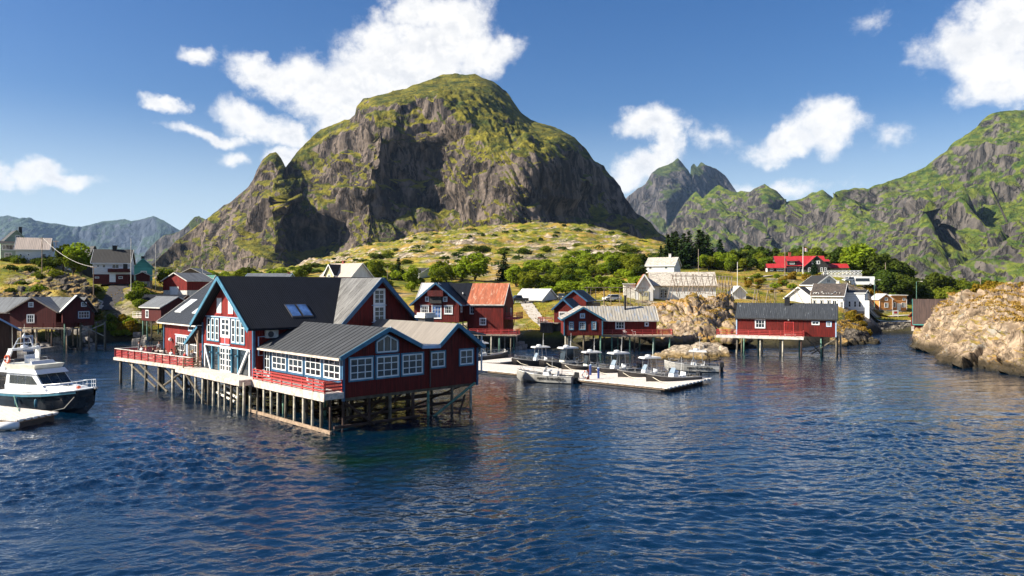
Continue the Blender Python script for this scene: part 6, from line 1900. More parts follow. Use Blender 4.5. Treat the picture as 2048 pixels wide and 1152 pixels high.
# mooring bollards and life ring post
for px, Y, lab in ((1197, 92.0, 'blue steel bollard on the pontoon nearest the life ring'), (1181, 95.5, 'blue steel bollard on the pontoon behind the life ring post')):
    b_ = tag(empty('bollard', (*float_px(px, Y), .55)), lab, 'bollard', 'blue bollards on the pontoon')
    m = MB(); m.tube([(0, 0, 0), (0, 0, 1.25)], .14, 10); m.build('post', M['plum'], b_)
    m = MB(); m.lathe([(.15, 0), (.17, .04), (.02, .1)], 10, (0, 0, 1.25)); m.build('cap', M['pale_blue'], b_)
lr_ = tag(empty('life_ring_post', (*float_px(1176, 91.0), .55)), 'red post carrying a white and orange life ring on the pontoon', 'life ring')
MB().box(-.16, .16, -.12, .12, 0, 1.15).build('post', M['brick'], lr_)
m = MB()
N1, N2 = 20, 7
vs, fs = [], []
for i in range(N1):
    a = 2 * math.pi * i / N1
    for j in range(N2):
        b = 2 * math.pi * j / N2
        r = .36 + .10 * math.cos(b)
        vs.append((r * math.cos(a) - .38, -.16 + .10 * math.sin(b), .62 + r * math.sin(a)))
        fs.append((i * N2 + j, ((i + 1) % N1) * N2 + j, ((i + 1) % N1) * N2 + (j + 1) % N2, i * N2 + (j + 1) % N2))
m.add(vs, fs)
m.m = [(1 if (k // N2) % 5 == 0 else 0) for k in range(len(fs))]
m.build('ring', [M['white'], M['orange']], lr_, smooth=True)

skiffs = []
cab = None
proto = make_skiff('silver skiff with lettered side and low console moored along the pontoon front edge', M['alu'], tall=False)
put(proto, 1147, 770, 91.6, R(180 - 21), scale=1.12)
tall_l = make_skiff('lettered silver skiff with canopy under way, furthest right beside the low skerry', M['alu'], tall=True)
put(tall_l, 1438, 745, 103.5, R(180 - 14), scale=1.12)
dark = make_skiff('dark hulled skiff with white canopy, nosed to the pontoon beside the lettered low skiff', M['alu_dark'], tall=True, script=False)
nose = [(1117, 96.5, 'dark hulled skiff behind the lettered low skiff, next to the life ring'), (1178, 94.5, 'dark hulled skiff just right of the blue bollards'),
        (1236, 91.2, 'dark hulled skiff third from the right end of the pontoon'), (1292, 88.4, 'dark hulled skiff nosed onto the outer end of the pontoon, second from the end')]
spots = [(1035, 109.0, 'dark hulled skiff with white canopy at the far left of the moored row'), (1093, 106.0, 'dark hulled skiff with glazed shelter, second from the left of the row'),
         (1132, 102.0, 'dark hulled skiff with glazed shelter behind the life ring post'), (1191, 98.0, 'dark hulled skiff with white canopy directly right of the blue bollards'),
         (1247, 93.6, 'dark hulled skiff with white canopy near the middle of the outer pontoon'), (1305, 89.4, 'dark hulled skiff with low console at the outermost end of the pontoon')]
cab = make_skiff('dark hulled skiff with glazed shelter', M['alu_dark'], tall=True, script=False, cabin=True)
low_dark = make_skiff('dark hulled skiff with low console', M['alu_dark'], tall=False, script=False)
for i, (px, Y, lab) in enumerate(spots):
    if i == 0:
        o = dark
    elif i == len(spots) - 1:
        o = low_dark
    elif i == 2:
        o = cab
    elif i == 1:
        o = copy_tree(cab)
    else:
        o = copy_tree(dark)
    o['label'] = lab
    hd = R(180 + 24 + (0, 5, -4, 3, -3, 2)[i])
    # bow points to the pontoon (towards the left and the camera); root is the stern
    bx, by = float_px(px, Y)
    o.rotation_euler = (0, 0, hd)
    o.location = (bx - math.cos(hd) * 6.6, by - math.sin(hd) * 6.6, 0)
    o.scale = (1.14 + (0, .05, -.04, .04, -.02, 0)[i],) * 3
    skiffs.append(o)
# far skiff half hidden behind the restaurant corner
o = copy_tree(dark); o['label'] = 'dark hulled skiff partly hidden behind the restaurant corner'
o.rotation_euler = (0, 0, R(20)); o.location = (*float_px(925, 117), 0)
# mooring lines
for i, (px, Y, lab) in enumerate(spots):
    bx, by = float_px(px, Y)
    ml = tag(MB().tube([(bx - .2, by - .3, 1.15), (bx + .5, by - 1.6, .75), (bx + 1.5, by - 2.6, .58)], .035, 5).build('mooring_rope', M['rope']), 'pale mooring rope from the bow of the ' + ['leftmost skiff', 'second skiff from the left', 'skiff behind the life ring', 'skiff right of the bollards', 'skiff in the middle of the outer pontoon', 'outermost low skiff'][i], 'rope', 'mooring ropes on the pontoon')


# motor yacht, seen from its starboard bow
def yacht():
    root = empty('motor_yacht')
    tag(root, 'white motor yacht with dark navy hull moored at the left dock', 'yacht')
    st = [(0, 2.05, 1.55, 1.85, .25, -.6), (3, 2.25, 1.58, 2.05, .2, -.75), (6, 2.3, 1.66, 2.0, .2, -.8), (8.5, 2.15, 1.82, 1.65, .3, -.7), (10.5, 1.7, 2.02, 1.0, .5, -.5), (12, 1.05, 2.2, .45, .9, -.1), (13.2, .12, 2.4, .05, 1.6, .9)]
    m = MB(); ring_mesh(m, hull_loft(st)); m.build('hull', M['navy'], root, smooth=False)
    n = len(st)
    m = MB()
    for s in (-1, 1):
        m.tube([(x, s * hb, zg) for x, hb, zg, *_ in st], .09, 6)
    m.build('rub_rail', M['gel'], root)
    for s in (-1, 1):
        m = MB()
        for i in range(n - 2):
            x, hb, zg, hc, zc, zk = st[i]; x2, hb2, zg2, hc2, zc2, _ = st[i + 1]
            m.hexa([(x, s * (hb + .01), zg - .3), (x2, s * (hb2 + .01), zg2 - .3), (x2, s * (hb2 + .035), zg2 - .3), (x, s * (hb + .035), zg - .3), (x, s * (hb + .01), zg - .08), (x2, s * (hb2 + .01), zg2 - .08), (x2, s * (hb2 + .035), zg2 - .08), (x, s * (hb + .035), zg - .08)])
        m.build('hull_stripe', M['navy_l'], root)
    m = MB(); m.add([(x, -hb, zg) for x, hb, zg, *_ in st] + [(x, hb, zg) for x, hb, zg, *_ in st], [(i, i + 1, n + i + 1, n + i) for i in range(n - 1)])
    m.build('main_deck', M['gel'], root)
    # raised fore deck
    m = MB(); m.hexa([(7.8, -1.45, 1.8), (11.6, -.75, 2.15), (11.6, .75, 2.15), (7.8, 1.45, 1.8), (7.8, -1.3, 2.35), (11.2, -.55, 2.4), (11.2, .55, 2.4), (7.8, 1.3, 2.35)])
    fd = m.build('coach_roof', M['gel'], root)
    m = MB(); m.box(9.0, 9.7, -.3, .3, 2.33, 2.42); m.build('deck_hatch', M['glass'], fd)
    # deckhouse with raked screen
    m = MB(); m.hexa([(2.2, -1.75, 1.6), (8.4, -1.55, 1.8), (8.4, 1.55, 1.8), (2.2, 1.75, 1.6), (2.4, -1.6, 3.5), (6.6, -1.45, 3.5), (6.6, 1.45, 3.5), (2.4, 1.6, 3.5)])
    dh = m.build('deckhouse', M['gel'], root)
    # windscreen panes follow the rake
    def rake(y0, y1, t0=.38, t1=.92):
        A, B = Vector((8.43, 0, 1.8)), Vector((6.63, 0, 3.5))
        p0, p1 = A.lerp(B, t0), A.lerp(B, t1)
        k0, k1 = 1 - .06 * t0, 1 - .06 * t1
        return [(p0.x, y0 * k0, p0.z), (p0.x, y1 * k0, p0.z), (p1.x, y1 * k1, p1.z), (p1.x, y0 * k1, p1.z)]
    for y0, y1 in ((-1.42, -.52), (-.45, .45), (.52, 1.42)):
        MB().poly(rake(y0, y1), (.03, 0, .03)).build('windscreen', M['glass'], dh)
    for s in (-1, 1):
        for xa, xb in ((2.9, 4.0), (4.1, 5.2), (5.3, 6.6)):
            xt = xb if xb < 6 else 6.1
            def sy(x, z):
                t = (z - 1.7) / 1.8
                return s * ((1.75 - .2 * (x - 2.2) / 6.2) * (1 - t) + (1.6 - .15 * (x - 2.4) / 4.2) * t + .015)
            q_ = [(xa, sy(xa, 2.45), 2.45), (xb + (.5 if xb > 6 else 0), sy(xb, 2.45), 2.45), (xt, sy(xt, 3.25), 3.25), (xa, sy(xa, 3.25), 3.25)]
            MB().poly(q_, (0, s * .02, 0)).build('side_window', M['glass'], dh)
    # roof overhang and flybridge
    m = MB(); m.hexa([(1.6, -1.85, 3.5), (7.1, -1.6, 3.46), (7.1, 1.6, 3.46), (1.6, 1.85, 3.5), (1.7, -1.75, 3.66), (6.6, -1.5, 3.86), (6.6, 1.5, 3.86), (1.7, 1.75, 3.66)])
    m.build('roof', M['gel'], root)
    m = MB()
    m.hexa([(2.0, -1.6, 3.66), (6.3, -1.4, 3.8), (6.3, 1.4, 3.8), (2.0, 1.6, 3.66), (2.0, -1.75, 4.3), (6.6, -1.5, 4.3), (6.6, 1.5, 4.3), (2.0, 1.75, 4.3)])
    fb = m.build('flybridge', M['gel_old'], root)
    m = MB(); m.box(3.4, 4.2, -.5, .5, 4.3, 4.75); m.box(3.3, 3.5, -.5, .5, 4.75, 5.1); m.box(5.0, 5.4, -.9, .9, 4.3, 4.6); m.build('helm_seat', M['gel'], fb)
    m = MB(); m.hexa([(5.6, -1.2, 4.3), (5.7, -1.2, 4.3), (5.7, 1.2, 4.3), (5.6, 1.2, 4.3), (5.3, -1.1, 4.6), (5.4, -1.1, 4.6), (5.4, 1.1, 4.6), (5.3, 1.1, 4.6)]); m.build('wind_deflector', M['skyglass'], fb)
    # radar arch
    m = MB()
    for s in (-1, 1):
        m.hexa([(1.3, s * 1.75, 3.5), (2.1, s * 1.75, 3.5), (2.1, s * 1.6, 3.5), (1.3, s * 1.6, 3.5), (2.3, s * 1.45, 5.6), (2.9, s * 1.45, 5.6), (2.9, s * 1.3, 5.6), (2.3, s * 1.3, 5.6)])
    m.box(2.3, 2.95, -1.45, 1.45, 5.55, 5.75)
    ar = m.build('radar_arch', M['gel'], root)
    m = MB()
    for s in (-1, 1):
        m.tube([(2.4, s * 1.0, 5.75), (2.5, s * .55, 6.7), (2.5, 0, 6.75)], .05, 6)
    m.tube([(2.45, -.75, 6.2), (2.45, .75, 6.2)], .04, 6)
    m.build('mast_frame', M['gel'], ar)
    m = MB(); m.lathe([(.28, 0), (.33, .1), (.28, .22), (.05, .28)], 12, (2.55, 0, 5.75)); m.build('radar_dome', M['gel'], ar)
    m = MB(); m.lathe([(.15, 0), (.18, .12), (.04, .4)], 10, (2.5, 0, 6.75)); m.build('navigation_light', M['gel'], ar)
    m = MB(); m.lathe([(.22, 0), (.26, .05), (.1, .12)], 10, (2.7, 1.25, 5.75)); m.build('satellite_dome', M['gel'], ar)
    for y, h in ((-1.2, 2.2), (1.1, 1.9), (0, 1.0)):
        MB().tube([(2.6, y, 5.7 if y else 7.1), (2.55, y, 5.7 + h if y else 7.1 + h)], [.025, .012], 5).build('antenna', M['gel_old'], ar)
    m = MB(); m.lathe([(.02, -.12), (.2, -.1), (.2, .1), (.02, .12)], 10, (2.25, 1.55, 5.9), 'x'); m.build('searchlight', M['dark_metal'], ar)
    # rails
    m = MB()
    for s in (-1, 1):
        line = [(x, s * (hb - .08), zg + .78) for x, hb, zg, *_ in st[1:-1]] + [(12.9, s * .3, 3.15)]
        m.tube(line, .03, 5)
        m.tube([(a, b, c - .38) for a, b, c in line], .018, 5)
        for i in range(len(line) - 1):
            for t in (0, .5):
                p = Vector(line[i]).lerp(Vector(line[i + 1]), t)
                m.tube([p, p - Vector((0, 0, .78))], .022, 5)
    m.tube([(12.9, .3, 3.15), (13.15, 0, 3.17), (12.9, -.3, 3.15)], .03, 5)
    m.tube([(12.9, .3, 2.77), (13.15, 0, 2.79), (12.9, -.3, 2.77)], .018, 5)
    m.build('guard_rail', M['gel'], root)
    m = MB()
    for s in (-1, 1):
        m.tube([(2.1, s * 1.7, 4.35), (2.1, s * 1.7, 4.75), (3.6, s * 1.66, 4.75), (3.6, s * 1.66, 4.3)], .025, 5)
    m.build('fly_rail', M['metal'], fb)
    # orange life ring on the bridge, fenders
    vs, fs = [], []
    for i in range(16):
        a = 2 * math.pi * i / 16
        for j in range(6):
            b = 2 * math.pi * j / 6
            r = .36 + .09 * math.cos(b)
            vs.append((2.45 + r * math.cos(a), -1.6 + .09 * math.sin(b), 4.75 + r * math.sin(a)))
            fs.append((i * 6 + j, ((i + 1) % 16) * 6 + j, ((i + 1) % 16) * 6 + (j + 1) % 6, i * 6 + (j + 1) % 6))
    MB().add(vs, fs).build('life_ring', M['orange'], fb, smooth=True)
    for x, y in ((5.2, -2.42), (8.0, -2.3)):
        MB().lathe([(.02, 0), (.13, .08), (.15, .4), (.13, .72), (.02, .8)], 10, (x, y, .5)).build('fender', M['navy_l'], root, smooth=True)
    MB().lathe([(.02, 0), (.2, .1), (.22, .2), (.02, .3)], 10, (11.6, -.5, 2.25)).build('buoy', M['orange'], root, smooth=True)
    MB().box(12.6, 13.5, -.14, .14, 2.3, 2.42).build('anchor_roller', M['metal'], root)
    return root


ya = yacht()
ya.location = (-50.6, 75.4, 0.05)
hd = math.atan2(-.425, .905)
ya.rotation_euler = (0, 0, hd)
ya.scale = (.98, .98, 1.0)
dk, q3 = pontoon('mooring_dock', 'pale plank floating dock beside the navy yacht at the left edge', [float_px(-160, 66), float_px(34, 62.2), float_px(117, 66.2), float_px(-60, 71.5)], .8)
a, b = q3[1], q3[2]
for k in range(6):
    p = a.lerp(b, (k + .5) / 6); d = (b - a).normalized()
    MB().beam(p - d * .2 + Vector((.05, -.05, .74)), p + d * .2 + Vector((.05, -.05, .74)), .1, .18).build('fender_block', M['white'], dk)
fl = tag(MB().lathe([(.02, -.9), (.3, -.85), (.36, 0), (.3, .85), (.02, .9)], 12, (0, 0, 0), 'x').build('float_fender', M['gel'], smooth=True), 'white cylindrical fender floating at the dock corner', 'fender')
fl.location = (*float_px(14, 62.0), .35); fl.rotation_euler = (0, 0, R(15))
# mooring lines of the yacht
for pts, lab, mt in (([float_px(148, 69.5) + (1.6,), float_px(128, 67.5) + (.9,), float_px(98, 66.2) + (.8,)], 'pale mooring rope from the yacht bow to the dock', 'rope'), ([float_px(27, 71.8) + (1.5,), float_px(33, 69) + (1.0,), float_px(38, 66.5) + (.82,)], 'green mooring rope amidships of the yacht', 'pile_g')):
    tag(MB().tube(pts, .035, 5).build('mooring_rope', M[mt]), lab, 'rope', 'mooring ropes of the yacht')
# ---------------------------------------------------------------- trees and shrubs
nrng = np.random.default_rng(11)
LEAF = {
    'bright': leafy("bright_leaves", ((0.24, 0.30, 0.022), (0.13, 0.20, 0.018), (0.20, 0.25, 0.025)), 0.4),
    'mid': leafy("mid_green_leaves", ((0.15, 0.20, 0.020), (0.065, 0.11, 0.014), (0.17, 0.18, 0.018)), 0.35),
    'dark': leafy("dark_leaves", ((0.060, 0.095, 0.014), (0.024, 0.046, 0.010), (0.08, 0.095, 0.014)), 0.3),
    'conifer': leafy("conifer_needles", ((0.022, 0.046, 0.016), (0.010, 0.024, 0.010), (0.028, 0.042, 0.012)), 0.15),
    'gold': leafy("golden_leaves", ((0.27, 0.20, 0.022), (0.12, 0.11, 0.015), (0.26, 0.15, 0.020)), 0.35),
    'grass': leafy("dry_grass", ((0.36, 0.22, 0.06), (0.20, 0.15, 0.035), (0.42, 0.25, 0.07)), 0.3),
}
BARK = simple("bark", (0.09, 0.07, 0.055), 0.9, var=0.4, scale=4, bump=0.5)


def quads_mesh(name, C, N, S, mat, aspect=0.75):
    """many small leaf sprays: centres C, normals N, sizes S"""
    n = len(C)
    ref = nrng.normal(size=(n, 3))
    T = np.cross(N, ref); T /= np.linalg.norm(T, axis=1, keepdims=True) + 1e-9
    B = np.cross(N, T)
    T = T * S[:, None]; B = B * (S * aspect)[:, None]
    bend = N * (S * 0.25)[:, None]
    V = np.stack([C - T, C - B * .9 + bend, C + T, C + B * .9 + bend], 1).reshape(-1, 3).astype(np.float32)
    me = bpy.data.meshes.new(name)
    me.vertices.add(4 * n); me.vertices.foreach_set('co', V.ravel())
    me.loops.add(4 * n); me.loops.foreach_set('vertex_index', np.arange(4 * n, dtype=np.int32))
    me.polygons.add(n)
    me.polygons.foreach_set('loop_start', np.arange(0, 4 * n, 4, dtype=np.int32)); me.polygons.foreach_set('loop_total', np.full(n, 4, dtype=np.int32))
    me.materials.append(mat)
    me.update(calc_edges=True)
    return me


def crown_mesh(name, h, w, base, nq, nl, size, mat, flat=1.0):
    """lobed broadleaf crown between base and h"""
    cz, rz = (base + h) / 2, (h - base) / 2
    lob = []
    for i in range(nl):
        d = nrng.normal(size=3); d /= np.linalg.norm(d)
        r = nrng.uniform(.35, .85)
        c = np.array([d[0] * w * r * .8, d[1] * w * r * .8, cz + d[2] * rz * r * .75])
        lob.append((c, nrng.uniform(.30, .5) * w))
    idx = nrng.integers(0, nl, nq)
    d = nrng.normal(size=(nq, 3)); d /= np.linalg.norm(d, axis=1, keepdims=True)
    rad = nrng.uniform(.55, 1.08, nq) ** .6
    C = np.array([lob[i][0] for i in idx]) + d * np.array([lob[i][1] for i in idx])[:, None] * rad[:, None] * np.array([1, 1, .8 * flat])
    C[:, 2] = np.maximum(C[:, 2], base * .6 + .05)
    N = d + nrng.normal(size=(nq, 3)) * .55 + np.array([0, 0, .3]); N /= np.linalg.norm(N, axis=1, keepdims=True)
    S = nrng.uniform(.6, 1.3, nq) * size
    return quads_mesh(name, C, N, S, mat), lob


def broadleaf(name, label, h, w, base, nq, nl, size, leaf, cat='tree'):
    root = empty(name)
    tag(root, label, cat)
    me, lob = crown_mesh('crown', h, w, base, nq, nl, size, LEAF[leaf])
    link(bpy.data.objects.new('crown', me), root)
    m = MB()
    m.tube([(0, 0, -.6), (.05, .03, base * .6), (0, .05, (base + h) / 2)], [.035 * h, .026 * h, .012 * h], 7)
    for c, r in lob[:6]:
        m.tube([(0.02, .02, base * .7), (c[0] * .5, c[1] * .5, (c[2] + base) / 2), tuple(c)], [.016 * h, .011 * h, .004 * h], 5)
    m.build('trunk', BARK, root, smooth=True)
    return root


def conifer(name, label, h, w, nq, size, leaf='conifer'):
    root = empty(name)
    tag(root, label, 'tree')
    C, N, S = [], [], []
    z = h * .06
    while z < h:
        t = (z - h * .06) / (h * .94)
        rr = w * (1 - t) ** .85 * nrng.uniform(.75, 1.12) + .12
        nb = max(4, int(9 * (1 - t) + 3))
        a0 = nrng.uniform(0, 6.28)
        for b in range(nb):
            a = a0 + 6.283 * b / nb + nrng.uniform(-.25, .25)
            L = rr * nrng.uniform(.6, 1.1)
            k = max(2, int(L / (size * .75)))
            for j in range(k):
                q = (j + .6) / k
                p = np.array([math.cos(a) * L * q, math.sin(a) * L * q, z - L * q * .28 + .12 * L * q * q])
                C.append(p + nrng.normal(size=3) * size * .3)
                N.append(np.array([math.cos(a) * .35, math.sin(a) * .35, 1.0]) + nrng.normal(size=3) * .45)
                S.append(size * nrng.uniform(.6, 1.25))
        z += max(.25, h / 26) * nrng.uniform(.7, 1.2)
    C, N, S = np.array(C), np.array(N), np.array(S)
    N /= np.linalg.norm(N, axis=1, keepdims=True)
    me = quads_mesh('crown', C, N, S, LEAF[leaf], .6)
    link(bpy.data.objects.new('crown', me), root)
    m = MB(); m.tube([(0, 0, -.6), (0, 0, h * .5), (0, 0, h * .97)], [.022 * h, .014 * h, .003 * h], 7)
    m.build('trunk', BARK, root, smooth=True)
    return root


PROTO, USED = {}, set()


def proto(kind, i):
    key = (kind, i)
    if key not in PROTO:
        if kind == 'tree':
            leaf = ('mid', 'bright', 'dark', 'mid')[i % 4]
            o = broadleaf('broadleaf_tree', '', 8.0, 3.3, .7, 1900, 16, .33, leaf)
        elif kind == 'dense':
            leaf = ('dark', 'mid', 'dark')[i % 3]
            o = broadleaf('broadleaf_tree', '', 9.0, 3.0, .6, 1900, 16, .35, leaf)
        elif kind == 'conifer':
            o = conifer('conifer_tree', '', 12.0, 4.3, 0, .66)
        elif kind == 'bush':
            leaf = ('bright', 'mid', 'dark', 'bright', 'gold')[i % 5]
            o = broadleaf('shrub', '', 3.2, 2.1, .25, 650, 9, .26, leaf, 'shrub')
        elif kind == 'gold':
            o = broadleaf('shrub', '', 2.2, 1.8, .15, 480, 8, .22, 'gold', 'shrub')
        elif kind == 'low':
            leaf = ('mid', 'dark', 'dark')[i % 3]
            o = broadleaf('shrub', '', 1.6, 2.2, .1, 420, 9, .26, leaf, 'shrub')
        PROTO[key] = o
        return o, True
    return PROTO[key], False


def plant(kind, i, px, Y, h, label, group, z=None, wide=1.0):
    o, first = proto(kind, i)
    base_h = {'tree': 8.0, 'dense': 9.0, 'conifer': 12.0, 'bush': 3.2, 'gold': 2.2, 'low': 1.6}[kind]
    if not first:
        o = copy_tree(o)
    s = h / base_h
    o.location = ((px - 1024) / FPX * Y, Y, (gz(px, Y) if z is None else z) - .15)
    o.rotation_euler = (0, 0, rng.uniform(0, 6.28))
    o.scale = (s * wide * rng.uniform(.9, 1.15), s * wide * rng.uniform(.9, 1.15), s)
    o['label'] = label
    if 'group' in o:
        del o['group']
    if group:
        o['group'] = group
    return o


def zone(kind, variants, n, px, Y, h, label, group, wide=(.9, 1.25), avoid=(), z=None):
    k = 0
    tries = 0
    while k < n and tries < n * 20:
        tries += 1
        x, d = rng.uniform(*px), rng.uniform(*Y)
        if any(a <= x <= b and c <= d <= e for a, b, c, e in avoid):
            continue
        plant(kind, rng.choice(variants), x, d, rng.uniform(*h), label, group, z=z, wide=rng.uniform(*wide))
        k += 1


# single trees one can point to
plant('dense', 0, 126, 197, 8.6, 'dark slim tree on the left hill beside the tan roofed cottage', None, wide=.8)
plant('tree', 1, 161, 196, 9.4, 'big round green tree left of the black roofed white house', None, wide=1.05)
plant('tree', 0, 146, 193, 6.2, 'lower green tree between the slim dark tree and the big round one', None, wide=1.1)
plant('tree', 0, 333, 199, 6.2, 'round olive green tree above the red garage', None, wide=1.1)
plant('tree', 1, 950, 238, 10.0, 'largest bright green tree in the middle, behind the red rorbu roof', None, wide=1.35)
plant('tree', 1, 925, 240, 7.5, 'bright green tree just left of the largest one in the middle', None, wide=1.3)
plant('conifer', 0, 1008, 242, 9.0, 'dark spruce right of the largest bright tree in the middle', None, wide=1.25)
plant('conifer', 1, 797, 243, 7.5, 'dark spruce left of the little white cottage', None, wide=1.2)
plant('conifer', 1, 818, 236, 4.2, 'small dark spruce in front of the little white cottage', None, wide=1.2)
plant('conifer', 0, 1629, 252, 6.0, 'small spruce in front of the red roofed lodge', None, wide=1.0)
plant('tree', 1, 1712, 262, 12.5, 'tall bright green tree right of the red roofed lodge', None, wide=1.15)
plant('dense', 0, 1744, 258, 11.5, 'tall dark tree behind the camper van', None, wide=1.2)
for i, (px, Y, h) in enumerate(((1336, 262, 11.5), (1352, 272, 12.5), (1378, 268, 12), (1398, 276, 13), (1415, 270, 12), (1362, 258, 9.5), (1440, 288, 10), (1322, 266, 8), (1345, 285, 12), (1368, 290, 12.5), (1405, 292, 13))):
    plant('conifer', i % 3, px, Y, h, 'tall dark conifer standing in the clump behind the plain white house', 'conifers behind the plain white house', wide=1.15)

# thickets, by place
zone('low', (0, 1, 2), 15, (0, 112), (196, 206), (1.2, 2.2), 'low dark shrub along the crest of the left hill', 'shrubs on the crest of the left hill')
zone('bush', (0, 3, 1), 12, (250, 318), (170, 182), (1.8, 3.2), 'bright green bush beside the driveway on the left hill', 'bushes beside the driveway', avoid=((205, 262, 168, 186),))
zone('bush', (0, 1, 4, 3), 20, (192, 268), (160.5, 168), (1.2, 2.4), 'yellow green bush on the bank of the left cove', 'bushes on the bank of the cove')
zone('gold', (0,), 6, (236, 268), (161, 166), (1.6, 2.6), 'rusty gold bush on the bank left of the grey roofed cabin', 'gold bushes on the bank of the cove')
zone('low', (0, 1, 2), 20, (0, 190), (165, 192), (.8, 1.7), 'dark shrub on the shaded rocks of the left hill', 'shrubs on the rocks of the left hill', avoid=((150, 190, 178, 192),))
zone('bush', (1, 2, 0), 20, (405, 640), (222, 300), (2.2, 4.6), 'bush in the strip of green behind the restaurant roof', 'bushes behind the restaurant roof', avoid=((484, 580, 205, 225),))
zone('tree', (0, 1, 3), 15, (735, 905), (216, 262), (4.5, 7.5), 'leafy tree around the little white cottage', 'trees around the little white cottage', avoid=((806, 866, 225, 262),))
zone('bush', (0, 1, 3), 22, (720, 910), (200, 250), (2.0, 4.0), 'green bush between the restaurant roof and the rorbu', 'bushes behind the rorbu', avoid=((806, 866, 232, 262),))
zone('tree', (0, 1, 2, 3), 34, (1010, 1285), (212, 262), (4.0, 7.0), 'leafy tree in the green thicket below the rocky hill', 'trees of the central thicket', wide=(1.1, 1.5), avoid=((1025, 1095, 175, 200),))
zone('bush', (0, 1, 3, 3), 32, (1085, 1290), (198, 228), (2.2, 4.2), 'rounded bush at the front edge of the central thicket', 'bushes of the central thicket', wide=(1.1, 1.5))
zone('bush', (0, 1, 3), 30, (1060, 1330), (262, 330), (2.2, 5.0), 'bush on the slope above the central thicket', 'bushes on the slope above the thicket', wide=(1.1, 1.6), avoid=((1286, 1370, 222, 245),))
zone('tree', (0, 1, 3), 8, (1400, 1470), (256, 268), (4.5, 7), 'leafy tree at the foot of the conifers above the stone roofed hall', 'trees at the foot of the conifers', wide=(1.0, 1.4))
zone('dense', (0, 1, 2), 34, (1440, 1700), (284, 335), (6.5, 10.5), 'dark leafy tree in the wood behind the red roofed lodge', 'trees of the wood behind the lodge', wide=(1.0, 1.4))
zone('tree', (0, 2, 1), 18, (1430, 1560), (262, 290), (4.0, 7.5), 'leafy tree at the lit edge of the wood left of the lodge', 'trees at the edge of the wood', wide=(1.0, 1.3))
zone('dense', (0, 2, 1), 26, (1690, 1815), (268, 325), (8, 12.5), 'tall dark tree in the wood right of the lodge', 'trees of the wood right of the lodge', wide=(1.0, 1.35))
zone('dense', (0, 2), 16, (1768, 1880), (232, 262), (6.5, 10), 'dark tree behind the orange house', 'trees behind the orange house', wide=(1.1, 1.4))
zone('tree', (2, 0), 18, (1850, 2010), (215, 300), (4.5, 8), 'dark green tree on the low ground beyond the headland', 'trees beyond the headland', wide=(1.1, 1.4))
zone('bush', (0, 4, 1, 4), 26, (1490, 1625), (205, 246), (.9, 2.2), 'yellow green bush on the dry slope below the lodge', 'bushes on the dry slope below the lodge', wide=(1.0, 1.5))
zone('gold', (0,), 14, (1560, 1640), (226, 244), (1.0, 1.8), 'golden bush on the dry slope below the lodge', 'golden bushes below the lodge', wide=(1.0, 1.6))
zone('gold', (0,), 12, (1725, 1800), (222, 245), (1.4, 2.6), 'golden bush on the rocks above the orange house', 'golden bushes above the orange house', wide=(1.0, 1.4))
zone('bush', (4, 2, 1), 12, (1452, 1512), (158, 172), (1.4, 2.6), 'dark golden bush in the gully right of the rock knoll', 'bushes in the gully beside the knoll', wide=(1.0, 1.4))
zone('gold', (0,), 12, (1690, 1738), (164, 182), (1.2, 2.4), 'golden bush on the bank right of the boathouse', 'golden bushes right of the boathouse')
for px, Y, z, h in ((1962, 141, 10.3, 2.2), (1972, 139, 10.6, 2.5), (1985, 138, 10.4, 2.6), (1998, 137, 10.6, 2.2), (2008, 134, 10.8, 1.8), (1950, 142, 10.2, 1.6), (2040, 131, 11.3, 1.5)):
    plant('gold', 0, px, Y, h, 'golden bush on top of the rocky headland', 'golden bushes on the headland', z=z)
zone('low', (0, 1, 2), 36, (600, 1320), (262, 400), (1.2, 2.8), 'dark low shrub on the open rocky hill', 'low shrubs on the rocky hill', wide=(1.2, 2.0))


def hill_scrub():
    C, N, S = [], [], []
    for _ in range(190):
        px, Y = rng.uniform(540, 1340), rng.uniform(290, 540)
        c = np.array([(px - 1024) / FPX * Y, Y, gz(px, Y)])
        w, h = rng.uniform(1.5, 4.5), rng.uniform(.7, 2.0)
        n = 130
        d = nrng.normal(size=(n, 3)); d /= np.linalg.norm(d, axis=1, keepdims=True); d[:, 2] = np.abs(d[:, 2])
        C.append(c + d * np.array([w, w, h]) * nrng.uniform(.5, 1, (n, 1))); N.append(d + nrng.normal(size=(n, 3)) * .5); S.append(nrng.uniform(.25, .55, n))
    C, N, S = np.concatenate(C), np.concatenate(N), np.concatenate(S)
    N /= np.linalg.norm(N, axis=1, keepdims=True)
    o = link(bpy.data.objects.new('heath_scrub', quads_mesh('heath_scrub', C, N, S, LEAF['dark'])))
    tag(o, 'scattered dark scrub over the upper part of the rocky hill', 'scrub', kind='stuff')


hill_scrub()


